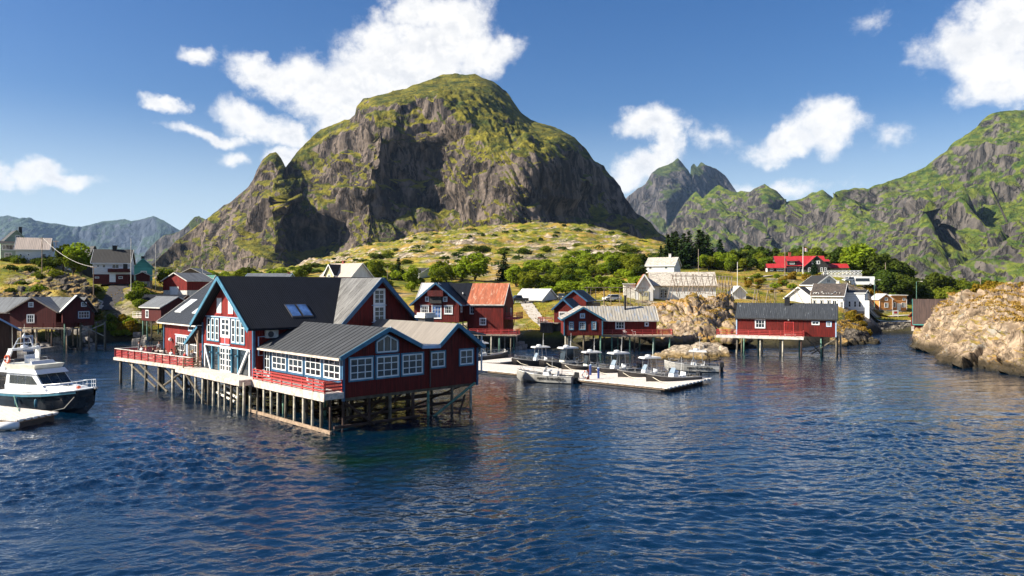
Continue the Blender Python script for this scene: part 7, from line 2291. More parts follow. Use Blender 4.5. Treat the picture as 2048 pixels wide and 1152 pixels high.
# dry grass tufts on the headland and knoll are ground cover: one object
def grass_cover():
    dg = bpy.context.evaluated_depsgraph_get()
    C, N, S = [], [], []
    for nm, cnt in (('rocky_headland', 5000), ('rock_knoll', 2500), ('dark_islet', 1200), ('terrain', 16000)):
        o = bpy.data.objects[nm]
        me = o.data
        nv = len(me.polygons)
        cen = np.empty(nv * 3, np.float32); me.polygons.foreach_get('center', cen); cen = cen.reshape(-1, 3)
        nor = np.empty(nv * 3, np.float32); me.polygons.foreach_get('normal', nor); nor = nor.reshape(-1, 3)
        px = cen[:, 0] / cen[:, 1] * FPX + 1024
        ok = (nor[:, 2] > (.80 if nm != 'terrain' else .86)) & (cen[:, 2] > (6.5 if nm == 'rocky_headland' else 5.0 if nm == 'rock_knoll' else 2.2)) & (px > -20) & (px < 2090)
        if nm == 'terrain':
            ok &= (cen[:, 1] < 270) & ((px < 330) | (px > 1050))
        pn = fbm(cen[:, 0] / 5, cen[:, 1] / 5, cen[:, 2] / 5, 3, seed=33)
        ok &= pn > -.05
        ids = np.nonzero(ok)[0]
        if len(ids) == 0:
            continue
        pick = nrng.choice(ids, cnt)
        C.append(cen[pick] + nrng.normal(size=(cnt, 3)) * np.array([.25, .25, .02]) + np.array([0, 0, .12]))
        a = nrng.uniform(0, 6.28, cnt)
        N.append(np.stack([np.cos(a), np.sin(a), nrng.uniform(.1, .5, cnt)], 1))
        S.append(nrng.uniform(.07, .19, cnt))
    C, N, S = np.concatenate(C), np.concatenate(N), np.concatenate(S)
    N /= np.linalg.norm(N, axis=1, keepdims=True)
    me = quads_mesh('dry_grass', C, N, S, LEAF['grass'], 1.0)
    o = link(bpy.data.objects.new('dry_grass', me))
    tag(o, 'tufts of dry golden grass on the banks and rocks', 'grass', kind='stuff')


grass_cover()


# ---------------------------------------------------------------- roads, quay and loose stones
def strip(name, pts, width, mat, lift=.22, n=40):
    """a track draped on the ground along (px, Y) points"""
    P2 = [Vector(((px - 1024) / FPX * Y, Y)) for px, Y in pts]
    L = [0]
    for a, b in zip(P2[:-1], P2[1:]):
        L.append(L[-1] + (b - a).length)
    vs = []
    W = 5
    for i in range(n + 1):
        d = L[-1] * i / n
        k = max(j for j in range(len(P2) - 1) if L[j] <= d + 1e-6)
        t = (d - L[k]) / max(L[k + 1] - L[k], 1e-6)
        c = P2[k].lerp(P2[k + 1], t)
        dv = (P2[k + 1] - P2[k]).normalized()
        nv = Vector((-dv.y, dv.x))
        wv = width * (1 + .08 * math.sin(i * 1.7))
        for j in range(W):
            p = c + nv * wv * (j / (W - 1) - .5)
            px = p.x / p.y * FPX + 1024
            vs.append((p.x, p.y, gz(px, p.y) + lift))
    # smooth along the way
    A = np.array(vs).reshape(n + 1, W, 3)
    for _ in range(4):
        A[1:-1, :, 2] = (A[:-2, :, 2] + A[1:-1, :, 2] * 2 + A[2:, :, 2]) / 4
        A[:, :, 2] = A[:, :, 2] * .5 + A[:, :, 2].mean(1, keepdims=True) * .5
    vs = A.reshape(-1, 3)
    fs = [(i * W + j, i * W + j + 1, (i + 1) * W + j + 1, (i + 1) * W + j) for i in range(n) for j in range(W - 1)]
    tag(mesh_obj(name, vs, fs, mat, smooth=True), kind='structure')


strip('driveway', [(218, 169.5), (232, 176), (243, 183), (252, 186)], 4.6, M['asphalt'], .15)
strip('gravel_road', [(1490, 240), (1530, 244), (1575, 247), (1615, 248), (1660, 247)], 3.4, M['gravel'], .12)
strip('gravel_path', [(1098, 151), (1075, 160), (1062, 172), (1050, 186), (1120, 187), (1230, 186)], 3.0, M['gravel'], .15)
strip('gravel_quay', [(1726, 196), (1760, 194.5), (1795, 194.5), (1835, 195)], 8.5, M['gravel'], .15)
strip('quay_road', [(1745, 205), (1790, 207), (1835, 209)], 3.2, M['gravel'], .15)


def stone(mb, c, s, seed):
    r = random.Random(seed)
    q = []
    for z in (-1, 1):
        for x, y in ((-1, -1), (1, -1), (1, 1), (-1, 1)):
            k = .72 if z > 0 else 1.0
            q.append((c[0] + x * s * r.uniform(.6, 1.0) * k, c[1] + y * s * r.uniform(.6, 1.0) * k, c[2] + z * s * r.uniform(.45, .75)))
    mb.hexa(q)


M['wall_stone'] = simple("sea_wall_stone", (0.20, 0.175, 0.14), 0.9, var=0.6, scale=.9, bump=0.8, bscale=4)
m = MB()
k = 0
for i in range(64):
    px = 1736 + i * 1.55
    for row in range(4):
        Yc = 188.0 + row * .55
        k += 1
        stone(m, ((px + rng.uniform(-.8, .8) - 1024) / FPX * Yc, Yc + rng.uniform(-.3, .3), .1 + row * .62 + rng.uniform(-.1, .1)), rng.uniform(.5, .85), k)
tag(m.build('stone_sea_wall', M['wall_stone']), 'rough dark boulder sea wall below the gravel quay at the end of the inlet', 'sea wall')
m = MB()
for i in range(60):
    Yc = rng.uniform(132, 140)
    px = 52 + (Yc - 132) * 5.5 + rng.uniform(-18, 14)
    stone(m, ((px - 1024) / FPX * Yc, Yc, .35 + rng.uniform(-.2, .3)), rng.uniform(.5, 1.0), 500 + i)
m.box((40 - 1024) / FPX * 134, (88 - 1024) / FPX * 134, 133, 141, -.6, .75)
tag(m.build('stone_pier', M['stone']), 'low rough stone pier running out below the red cabins on the left', 'pier')
for i in range(34):
    if i < 20:
        px, Y = rng.uniform(108, 190), rng.uniform(139, 152)
    elif i < 28:
        px, Y = rng.uniform(262, 300), rng.uniform(158, 162)
    else:
        px, Y = rng.uniform(1000, 1100), rng.uniform(139, 144)
    mb = MB(); stone(mb, (0, 0, 0), rng.uniform(.45, 1.1), 900 + i)
    b_ = mb.build('boulder', M['stone'])
    b_.location = ((px - 1024) / FPX * Y, Y, max(gz(px, Y), -.1) + .15)
    tag(b_, ('rounded boulder on the shore under the red cabins of the left cove', 'pale boulder at the water under the grey roofed cabin', 'boulder on the shore below the rust roofed rorbu')[0 if i < 20 else 1 if i < 28 else 2], 'boulder',
        ('boulders under the left cabins', 'boulders under the grey roofed cabin', 'boulders below the rorbu')[0 if i < 20 else 1 if i < 28 else 2])
# ---------------------------------------------------------------- drying racks, poles, wires
def pxy(px, Y, z):
    return Vector(((px - 1024) / FPX * Y, Y, z))


def rack(label, tops, legs, group='fish drying racks', props=()):
    root = empty('drying_rack')
    tag(root, label, 'drying rack', group)
    for a, b in zip(tops[:-1], tops[1:]):
        rod(root, 'ridge_pole', a, b, .09, 'grey_timber')
    for a, b in legs:
        rod(root, 'leg', a, b, .075, 'grey_timber', 5)
    for a, b in props:
        rod(root, 'cross_pole', a, b, .06, 'grey_timber', 5)
    return root


# on the knoll: crossing legs under one long ridge pole
T = [pxy(1343, 166, zat(552, 166)), pxy(1392, 166, zat(552, 166)), pxy(1432, 166, zat(554, 166))]
legs = []
for i, px in enumerate((1345, 1352, 1362, 1372, 1386, 1392, 1404, 1416, 1428)):
    zt = zat(552, 166) + .1
    for s, dy in ((-1, -2.2), (1, 2.2)):
        lean = rng.uniform(6, 12)
        Yb = 166 + dy
        pb = px + s * lean
        legs.append((pxy(px - s * 1.5, 166, zt + .3), pxy(pb, Yb, max(gz(pb, Yb), zat(592 if i < 2 else 584, Yb)) - .4)))
legs.append((pxy(1425, 166, zat(553, 166)), pxy(1425, 165.5, zat(590, 165)))); legs.append((pxy(1386, 166, zat(548, 166)), pxy(1386, 166, zat(584, 166))))
rack('pole rack of crossing legs standing on the rock knoll before the stone roofed hall', T, legs, props=[(pxy(1388, 165, zat(582, 165)), pxy(1432, 163, zat(590, 163)))])
T = [pxy(1434, 178, zat(553, 178)), pxy(1466, 178, zat(553, 178))]
legs = []
for px in (1438, 1444, 1450, 1457, 1463):
    for s, dy in ((-1, -2), (1, 2)):
        legs.append((pxy(px - s, 178, zat(552, 178)), pxy(px + s * 6, 178 + dy, gz(px + s * 6, 178 + dy) - .3)))
rack('short pole rack with crossing legs just right of the long one on the knoll', T, legs)
T = [pxy(1170, 172, zat(575, 172)), pxy(1230, 174, zat(575, 174)), pxy(1292, 176, zat(576, 176))]
legs = [(pxy(px, 172 + (px - 1170) / 30, zat(575, 173)), pxy(px + rng.uniform(-2, 2), 172 + (px - 1170) / 30, gz(px, 173) - .3)) for px in (1174, 1182, 1191, 1207, 1209, 1221, 1240, 1253, 1261, 1277, 1285)]
rack('open rack of upright poles with thin rails in the grass beside the parked white car', T, legs, props=[(pxy(1247, 172, zat(570, 172)), pxy(1285, 172, zat(588, 172))), (pxy(1258, 172, zat(572, 172)), pxy(1236, 172, zat(600, 172)))])
T = [pxy(1507, 182, zat(579, 182)), pxy(1550, 182, zat(578.5, 182)), pxy(1602, 182, zat(578, 182))]
legs = []
for px in (1510, 1516, 1536, 1549, 1552, 1590):
    for s in ((-1, 1) if px in (1510, 1516, 1536) else (0,)):
        legs.append((pxy(px, 182, zat(579, 182)), pxy(px + s * 7, 182 + s * 1.5, gz(px + s * 7, 182 + s * 1.5) - .3)))
legs.append((pxy(1592, 182, zat(580, 182)), pxy(1606, 181, zat(605, 181))))
rack('timber rack with heavy beam on the dry grass behind the black roofed boathouse', T, legs)


def pole(name, label, px, Y, ytop, mat='timber', r=.11, cat='pole', lamp=False, group=None, arm=False, z=None):
    zb = gz(px, Y) if z is None else z
    o = empty(name, ((px - 1024) / FPX * Y, Y, zb))
    tag(o, label, cat, group)
    h = zat(ytop, Y) - zb
    m = MB(); m.tube([(0, 0, -.5), (0, 0, h)], [r, r * .7], 7); m.build('post', M[mat], o)
    if lamp:
        rod(o, 'arm', (0, 0, h - .1), (1.1, -.4, h + .1), .04, 'metal')
        m = MB(); m.hexa([(.9, -.55, h), (1.5, -.65, h), (1.5, -.4, h), (.9, -.3, h), (.95, -.5, h + .14), (1.4, -.58, h + .12), (1.4, -.45, h + .12), (.95, -.35, h + .14)]); m.build('lamp_head', M['white_old'], o)
    if arm:
        m = MB(); m.box(-.7, .7, -.06, .06, h - .5, h - .36); m.build('crossarm', M[mat], o)
        for x in (-.6, 0, .6):
            MB().lathe([(.05, 0), (.06, .08), (.03, .16)], 6, (x, 0, h - .36)).build('insulator', M['white'], o)
    return o, h + zb


u1, z1 = pole('utility_pole', 'wooden utility pole in front of the tan roofed cottage', 84, 189, 474, arm=True, cat='utility pole')
u2, z2 = pole('utility_pole', 'wooden utility pole beside the dark slim tree on the left hill', 112, 208, 480, arm=True, cat='utility pole')
u3, z3 = pole('utility_pole', 'wooden utility pole at the pale rock below the black roofed white house', 187, 171, 531, arm=True, cat='utility pole')
pole('flagpole', 'tall bare white flagpole at the corner of the black roofed white house', 262, 178, 477, 'white_old', .09, 'flagpole')
pole('flagpole', 'thin white flagpole right of the turquoise house', 311, 194, 488, 'white_old', .07, 'flagpole')
pole('flagpole', 'short thin pole in the shrubs behind the restaurant roof', 405, 230, 529, 'white_old', .07, 'flagpole')
pole('utility_pole', 'tall grey pole among the conifers above the stone roofed hall', 1397, 236, 498, 'grey_timber', .13, 'utility pole')
pole('utility_pole', 'grey pole above the little white gabled shed', 1475, 200, 524, 'white_old', .12, 'utility pole')
pole('utility_pole', 'grey pole before the left end of the red roofed lodge', 1570, 244, 503, 'grey_timber', .13, 'utility pole')
pole('utility_pole', 'grey pole right of the camper van', 1771, 248, 525, 'grey_timber', .13, 'utility pole')
pole('utility_pole', 'short grey pole right of the restaurant villa among the trees', 775, 222, 533, 'grey_timber', .09, 'utility pole')
pole('utility_pole', 'lone grey pole behind the top of the headland', 1961, 150, 555, 'grey_timber', .08, 'utility pole', z=8)
pole('street_lamp', 'green street lamp above the orange house on its left', 1749, 212, 560, 'pile_g', .1, 'street lamp', lamp=True, group='street lamps by the quay')
pole('street_lamp', 'green street lamp right of the orange house', 1833, 210, 563, 'pile_g', .1, 'street lamp', lamp=True, group='street lamps by the quay')
pole('utility_pole', 'short wooden post before the slate roofed guesthouse', 1622, 184, 580, 'timber', .09, 'utility pole')
fp, zt = pole('flagpole', 'white flagpole with small red and white flag before the lodge', 1606, 250, 493, 'white', .11, 'flagpole')
m = MB()
h = zt - fp.location.z
for i in range(6):
    m.mi = 0 if i % 2 == 0 else 1
    a, b = h - .3 - i * .2, h - .5 - i * .2
    n = 6
    for k in range(n):
        x0, x1 = .12 + 1.5 * k / n, .12 + 1.5 * (k + 1) / n
        y0, y1 = .12 * math.sin(k * 1.3), .12 * math.sin((k + 1) * 1.3)
        d0, d1 = -.10 * k / n * 3, -.10 * (k + 1) / n * 3
        m.hexa([(x0, y0, b + d0), (x1, y1, b + d1), (x1, y1 + .02, b + d1), (x0, y0 + .02, b + d0), (x0, y0, a + d0), (x1, y1, a + d1), (x1, y1 + .02, a + d1), (x0, y0 + .02, a + d0)])
m.build('flag', [M['rail_red'], M['white']], fp)


def wire(label, a, b, sag=1.2, r=.03, mat='white_old'):
    a, b = Vector(a), Vector(b)
    pts = [a.lerp(b, t / 12) - Vector((0, 0, sag * 4 * (t / 12) * (1 - t / 12))) for t in range(13)]
    return tag(MB().tube(pts, r, 4).build('power_line', M[mat]), label, 'power line', 'power lines of the left hill')


wire('pale sagging power line from the cottage pole down to the pole by the pale rock', u1.location + Vector((.3, 0, z1 - u1.location.z - .3)), u3.location + Vector((0, 0, z3 - u3.location.z - .3)), 1.4, .035)
wire('power line between the two poles near the tan roofed cottage', u1.location + Vector((-.3, 0, z1 - u1.location.z - .4)), u2.location + Vector((0, 0, z2 - u2.location.z - .4)), .8)

# pale rock slab by the pole and a flat skerry edge
for i, (px, Y, sx, sy, sz, rz) in enumerate(((182, 171.5, 3.2, 2.6, 1.3, .3), (196, 170.5, 1.5, 1.8, .9, .6))):
    m = MB()
    prof = [(.0, -1.0), (.75, -.8), (1.0, -.1), (.82, .45), (.45, .8), (.02, .92)]
    m.lathe(prof, 14)
    o = m.build('rock_slab', simple("pale_rock", (0.50, 0.44, 0.38), 0.9, var=0.35, scale=.8, bump=0.8, bscale=3) if i == 0 else bpy.data.materials["pale_rock"], smooth=True)
    for v in o.data.vertices:
        v.co *= 1 + .16 * math.sin(v.co.x * 5 + v.co.z * 4 + i) + .12 * math.sin(v.co.y * 7 + i)
    o.scale = (sx, sy, sz); o.rotation_euler = (.25, .1, rz)
    o.location = ((px - 1024) / FPX * Y, Y, gz(px, Y) + .2)
    tag(o, ('large pale rock slab at the foot of the utility pole', 'smaller pale rock slab right of the utility pole by the driveway')[i], 'rock')


# ---------------------------------------------------------------- people
def skinned(name, joints, edges, mats, parent=None, split=None):
    me = bpy.data.meshes.new(name)
    me.from_pydata([j[0] for j in joints], edges, [])
    o = bpy.data.objects.new(name, me)
    COL.objects.link(o)
    sk = o.modifiers.new('skin', 'SKIN')
    sk.use_smooth_shade = True
    sub = o.modifiers.new('sub', 'SUBSURF'); sub.levels = 1; sub.render_levels = 1
    lay = me.skin_vertices[0].data
    for i, j in enumerate(joints):
        lay[i].radius = (j[1], j[1] if len(j) < 3 else j[2])
    lay[0].use_root = True
    dg = bpy.context.evaluated_depsgraph_get()
    nm = bpy.data.meshes.new_from_object(o.evaluated_get(dg))
    bpy.data.objects.remove(o)
    bpy.data.meshes.remove(me)
    nm.materials.clear()
    for m_ in mats:
        nm.materials.append(m_)
    for p in nm.polygons:
        p.use_smooth = True
        p.material_index = split(p.center)
    nm.name = name
    return link(bpy.data.objects.new(name, nm), parent)


SKIN = simple("skin", (0.52, 0.31, 0.22), 0.6, var=0.1)
CLOTH = {k: simple(k + "_cloth", c, 0.85, var=0.25, scale=6) for k, c in (('white', (0.66, 0.66, 0.66)), ('pink', (0.55, 0.22, 0.22)), ('black', (0.015, 0.015, 0.017)), ('grey', (0.2, 0.2, 0.21)), ('olive', (0.10, 0.10, 0.06)), ('blue', (0.05, 0.08, 0.20)), ('red', (0.35, 0.03, 0.03)), ('denim', (0.05, 0.07, 0.12)))}
HAIR = {k: simple(k + "_hair", c, 0.8, var=0.2, scale=8) for k, c in (('brown', (0.07, 0.035, 0.018)), ('blond', (0.42, 0.29, 0.13)), ('dark', (0.015, 0.012, 0.010)))}


def hand_joints(J, E, wrist, w, d, side):
    """palm with four fingers and a thumb growing out of it"""
    d = Vector(d).normalized()
    s = d.cross(Vector((0, 0, 1)))
    if s.length < .1:
        s = Vector((1, 0, 0))
    s.normalize()
    palm = len(J)
    J.append((tuple(Vector(w) + d * .07), .024, .036)); E.append((wrist, palm))
    for k, L in ((-1.2, .065), (-.4, .08), (.4, .075), (1.2, .055)):
        a = len(J)
        J.append((tuple(Vector(w) + d * .10 + s * .018 * k), .011)); J.append((tuple(Vector(w) + d * (.10 + L) + s * .021 * k - Vector((0, 0, .015))), .009))
        E.append((palm, a)); E.append((a, a + 1))
    a = len(J)
    J.append((tuple(Vector(w) + d * .085 + s * .05 * side), .011)); E.append((palm, a))


def person(label, pose, top, legs, hair, long_hair=False, group=None):
    root = empty('person')
    tag(root, label, 'person', group)
    if pose == 'sit':
        hz = .50
        J = [((0, 0, hz), .13, .15), ((0, .02, hz + .22), .12, .15), ((0, .0, hz + .42), .12, .17), ((0, -.02, hz + .53), .055), ((0, -.03, hz + .64), .075, .085), ((0, -.04, hz + .76), .085, .09), ((0, -.02, hz + .83), .05)]
        E = [(0, 1), (1, 2), (2, 3), (3, 4), (4, 5), (5, 6)]
        for s in (-1, 1):
            k = len(J)
            J += [((s * .10, -.05, hz - .01), .085), ((s * .12, -.45, hz + .0), .065), ((s * .12, -.43, .10), .045), ((s * .13, -.55, .05), .04)]
            E += [(0, k), (k, k + 1), (k + 1, k + 2), (k + 2, k + 3)]
            k = len(J)
            J += [((s * .19, 0, hz + .44), .055), ((s * .24, -.08, hz + .20), .045), ((s * .15, -.32, hz + .22), .032)]
            E += [(2, k), (k, k + 1), (k + 1, k + 2)]
            hand_joints(J, E, k + 2, (s * .15, -.32, hz + .22), (-s * .3, -1, 0), s)
        neck, hipz = hz + .53, hz - .03
        leg_test = lambda c: c.z < hz + .08 and (c.y < -.10 or c.z < hz + .04)
    else:
        st = .16 if pose == 'walk' else .03
        J = [((0, 0, .93), .12, .15), ((0, 0, 1.12), .11, .14), ((0, 0, 1.36), .12, .18), ((0, -.01, 1.47), .055), ((0, -.02, 1.57), .075, .085), ((0, -.03, 1.68), .085, .09), ((0, -.01, 1.75), .05)]
        E = [(0, 1), (1, 2), (2, 3), (3, 4), (4, 5), (5, 6)]
        for s in (-1, 1):
            k = len(J)
            J += [((s * .10, 0, .85), .09), ((s * .10, -s * st * .5 - .03, .48), .062), ((s * .10, -s * st + .02, .09), .042), ((s * .11, -s * st - .12, .045), .038)]
            E += [(0, k), (k, k + 1), (k + 1, k + 2), (k + 2, k + 3)]
            k = len(J)
            J += [((s * .20, 0, 1.38), .055), ((s * .26, .02 + s * st * .4, 1.10), .044), ((s * .24, -.10 + s * st * .6, .88), .032)]
            E += [(2, k), (k, k + 1), (k + 1, k + 2)]
            hand_joints(J, E, k + 2, (s * .24, -.10 + s * st * .6, .88), (0, -.3, -1), s)
        neck, hipz = 1.47, .93
        leg_test = lambda c: c.z < .93 and abs(c.x) < .21
    def split(c):
        if c.z > neck - .005:
            return 0
        if leg_test(c):
            return 2
        wr = J[-1][0]
        if pose == 'sit':
            return 0 if (c.y < -.31 and c.z > hipz + .1) else 1
        return 0 if (abs(c.x) > .19 and c.z < .90) else 1
    b = skinned('body', J, E, [SKIN, CLOTH[top], CLOTH[legs]], root, split)
    hz_ = J[5][0]
    m = MB()
    m.lathe([(.098, -.02), (.104, .04), (.09, .09), (.05, .125), (.01, .135)], 10, (hz_[0], hz_[1] + .025, hz_[2] - .02))
    if long_hair:
        m.hexa([(-.09, hz_[1] + .03, hz_[2] - .25), (.09, hz_[1] + .03, hz_[2] - .25), (.08, hz_[1] + .12, hz_[2] - .25), (-.08, hz_[1] + .12, hz_[2] - .25), (-.1, hz_[1] + .0, hz_[2] + .03), (.1, hz_[1] + .0, hz_[2] + .03), (.08, hz_[1] + .125, hz_[2] + .03), (-.08, hz_[1] + .125, hz_[2] + .03)])
    m.build('hair', HAIR[hair], root, smooth=True)
    m = MB()
    m.hexa([(-.012, hz_[1] - .105, hz_[2] - .045), (.012, hz_[1] - .105, hz_[2] - .045), (.016, hz_[1] - .07, hz_[2] - .045), (-.016, hz_[1] - .07, hz_[2] - .045), (-.006, hz_[1] - .085, hz_[2] + .01), (.006, hz_[1] - .085, hz_[2] + .01), (.006, hz_[1] - .07, hz_[2] + .01), (-.006, hz_[1] - .07, hz_[2] + .01)])
    m.build('nose', SKIN, b)
    m = MB()
    for s in (-1, 1):
        m.lathe([(.005, -.006), (.012, 0), (.005, .006)], 6, (s * .033, hz_[1] - .083, hz_[2] + .005), 'y')
    m.box(-.025, .025, hz_[1] - .089, hz_[1] - .07, hz_[2] - .075, hz_[2] - .068)
    m.build('face_features', HAIR['dark'], b)
    return root


def tloc(u, v, z):
    return Vector((C0[0] + UX * u - UY * v, C0[1] + UY * u + UX * v, z))


# picnic tables on the terrace and the people round them
def picnic_table():
    root = empty('picnic_table')
    tag(root, 'table', 'table', 'tables on the terrace')
    MB().box(-.9, .9, -.38, .38, .72, .77).build('table_top', M['white_old'], root)
    for s in (-1, 1):
        MB().box(-.9, .9, s * .72 - .14, s * .72 + .14, .42, .46).build('bench', M['white_old'], root)
    for x in (-.65, .65):
        m = MB(); m.beam((x, -.35, .72), (x, -.78, 0), .05, .1); m.beam((x, .35, .72), (x, .78, 0), .05, .1); m.box(x - .03, x + .03, -.85, .85, .34, .42); m.build('leg', M['white_old'], root)
    return root


tp = picnic_table()
ZT = 3.12
tabs = [(-2.4, 44.0, 'white picnic table at the far left end of the terrace'), (-2.1, 40.4, 'white picnic table second from the left end of the terrace'), (-1.7, 36.6, 'white picnic table in the middle of the terrace'), (-1.0, 32.6, 'white picnic table on the terrace nearest the main gable'), (.0, 42.2, 'white picnic table by the far corner of the terrace wing')]
for i, (u, v, lab) in enumerate(tabs):
    o = tp if i == 0 else copy_tree(tp)
    o.location = tloc(u, v, ZT); o.rotation_euler = (0, 0, R(44 + 96)); o['label'] = lab
folk = [(268, 'stand', 'grey', 'denim', 'brown', 0, 'standing person in grey top with brown hair, leftmost at the terrace', 45.2, -1.6), (263, 'sit', 'white', 'denim', 'dark', 0, 'seated person in white top at the left end of the terrace', 44.6, -1.5),
        (273, 'sit', 'pink', 'grey', 'blond', 1, 'seated person in pink top with blond hair near the left end of the terrace', 43.0, -1.5), (283, 'stand', 'grey', 'black', 'brown', 0, 'standing person in grey behind the left end tables', 43.5, .2),
        (290, 'sit', 'black', 'black', 'dark', 0, 'seated person in black left of the terrace middle', 40.9, -1.4), (305, 'sit', 'black', 'denim', 'brown', 0, 'seated person in black with brown hair at the terrace middle', 39.4, -1.3),
        (316, 'sit', 'black', 'grey', 'dark', 1, 'long haired seated person in black right of the terrace middle', 37.6, -1.2), (325, 'stand', 'olive', 'black', 'brown', 0, 'standing person in olive against the red wing wall', 39.5, .9),
        (329, 'sit', 'white', 'denim', 'brown', 0, 'seated person in white top right of the terrace middle', 36.0, -1.0), (343, 'sit', 'black', 'black', 'brown', 1, 'long haired seated person in black before the terrace doors', 34.4, -.9),
        (355, 'sit', 'red', 'denim', 'brown', 0, 'seated person in red top before the terrace doors', 32.9, -.6), (364, 'sit', 'olive', 'grey', 'blond', 0, 'blond seated person in olive top near the porch', 31.6, -.4),
        (379, 'stand', 'black', 'black', 'dark', 0, 'standing person in black beside the porch', 30.2, .4), (395, 'stand', 'grey', 'black', 'blond', 0, 'standing person in dark apron clothes by the gate rail', 27.9, -1.6)]
for px, pose, top, lg, hr, lh, lab, v, u in folk:
    o = person(lab, pose, top, lg, hr, bool(lh))
    o.location = tloc(u, v, ZT + (-.02 if pose == 'sit' else 0))
    if pose == 'sit':
        o.location.z = ZT
    o.rotation_euler = (0, 0, rng.uniform(0, 6.28) if pose == 'stand' else R(44 + 90 + 180 * (u < -1.4)) + rng.uniform(-.4, .4))
    o.scale = (1.06,) * 3
o = person('lone person in olive walking on the gravel quay', 'walk', 'olive', 'denim', 'brown')
o.location = (*float_px(1734, 194), gz(1734, 194) + .3); o.rotation_euler = (0, 0, R(60))
o = person('helmsman in dark jacket standing in the skiff under way', 'stand', 'black', 'denim', 'dark')
hx = tall_l.location
o.location = (hx.x - math.cos(R(14)) * 1.9 * 1.0 - 0.1, hx.y + math.sin(R(14)) * 1.9, .33); o.location = (hx.x + math.cos(R(180 - 14)) * 1.3, hx.y + math.sin(R(180 - 14)) * 1.3, .33); o.rotation_euler = (0, 0, R(-90 - 14))


# white garden chairs on the boardwalk
def garden_chair():
    root = empty('garden_chair')
    tag(root, 'chair', 'chair', 'white chairs on the boardwalk')
    MB().hexa([(-.24, -.22, .42), (.24, -.22, .42), (.22, .24, .39), (-.22, .24, .39), (-.24, -.22, .45), (.24, -.22, .45), (.22, .24, .42), (-.22, .24, .42)]).build('seat', M['white'], root)
    m = MB()
    for k in range(5):
        x = -.2 + .1 * k
        m.beam((x, .24, .42), (x * .9, .38, .92), .05, .025)
    m.tube([(-.25, .24, .42), (-.24, .38, .9), (0, .41, .98), (.24, .38, .9), (.25, .24, .42)], .025, 6)
    m.build('backrest', M['white'], root)
    for sx in (-1, 1):
        for sy in (-1, 1):
            MB().tube([(sx * .23, sy * .2, .42), (sx * .27, sy * .26, 0)], .022, 6).build('leg', M['white'], root)
        MB().tube([(sx * .26, -.2, .42), (sx * .27, -.2, .64), (sx * .27, .3, .64)], .024, 6).build('armrest', M['white'], root)
    return root


gc = garden_chair()
for i, (u, v, rz, lab) in enumerate(((-.9, 13.4, 1.0, 'white garden chair before the gallery door'), (-.95, 11.9, 1.9, 'white garden chair under the left gallery window'), (-.9, 3.6, 1.4, 'white garden chair under the right gallery window'), (-1.0, 2.3, 2.1, 'white garden chair at the right end of the boardwalk'))):
    o = gc if i == 0 else copy_tree(gc)
    o.location = tloc(u, v, 3.145 if v < 13.1 else 3.165); o.rotation_euler = (0, 0, R(44) + rz); o['label'] = lab
for i, (x, y) in enumerate(((11.0, 1.5), (12.7, 1.6))):
    o = copy_tree(gc)
    wh = [q_ for q_ in bpy.data.objects if q_.name == 'wharf_house'][0]
    o.location = wh.matrix_basis @ Vector((x, y, 3.03)); o.rotation_euler = (0, 0, 2.6 - i); o['label'] = ('white garden chair on the deck of the patchy roofed wharf house, left one', 'white garden chair on the deck of the patchy roofed wharf house, right one')[i]
    o['group'] = 'chairs on the wharf house deck'


# ---------------------------------------------------------------- vehicles
def vehicle(name, label, cat, paint, L, W, prof, win, wheels, wr=.33, group=None):
    """side outline swept across the width with tumblehome; separate glass, lamps and wheels"""
    root = empty(name)
    tag(root, label, cat, group)
    n = len(prof)
    vs, fs = [], []
    ys = [(-W / 2, .0), (-W / 2 + .02, .0), (W / 2 - .02, .0), (W / 2, .0)]
    zmax = max(z for _, z in prof)
    zb = min(z for _, z in prof)
    for s in (-1, 1):
        for x, z in prof:
            t = max(0, (z - (zb + (zmax - zb) * .5)) / ((zmax - zb) * .5))
            vs.append((x, s * (W / 2 - .16 * t), z))
    fs.append(tuple(range(n))); fs.append(tuple(reversed(range(n, 2 * n))))
    for i in range(n):
        fs.append((i, (i + 1) % n, n + (i + 1) % n, n + i))
    b = MB().add(vs, fs).build('body', M[paint], root)
    for w in win:
        k, pts = w
        if k == 'side':
            for s in (-1, 1):
                q = []
                for x, z in pts:
                    t = max(0, (z - (zb + (zmax - zb) * .5)) / ((zmax - zb) * .5))
                    q.append((x, s * (W / 2 - .16 * t + .004), z))
                MB().poly(q, (0, s * .012, 0)).build('side_window', M['glass'], root)
        else:
            (x0, z0), (x1, z1) = pts
            def hw(z):
                return W / 2 - .16 * max(0, (z - (zb + (zmax - zb) * .5)) / ((zmax - zb) * .5)) - .1
            o_ = .012 if k == 'front' else -.012
            MB().poly([(x0 + o_, -hw(z0), z0), (x0 + o_, hw(z0), z0), (x1 + o_, hw(z1), z1), (x1 + o_, -hw(z1), z1)], (o_, 0, .006)).build('windscreen' if k == 'front' else 'rear_window', M['glass'], root)
    for x in wheels:
        for s in (-1, 1):
            wl = MB().lathe([(wr * .6, -.1), (wr * .95, -.11), (wr, -.06), (wr, .06), (wr * .95, .11), (wr * .6, .1)], 16, (x, s * (W / 2 - .08), wr), 'y').build('wheel', M['black'], root)
            MB().lathe([(.02, -.115), (wr * .58, -.112), (wr * .58, .112), (.02, .115)], 12, (x, s * (W / 2 - .08), wr), 'y').build('rim', M['metal'], wl)
    for s in (-1, 1):
        MB().box(L / 2 - .1, L / 2 + .012, s * W * .34 - .16, s * W * .34 + .16, .62, .78).build('headlight', M['skyglass'], root)
        MB().box(-L / 2 - .012, -L / 2 + .1, s * W * .38 - .1, s * W * .38 + .1, .7, .95).build('tail_light', M['rail_red'], root)
    return root


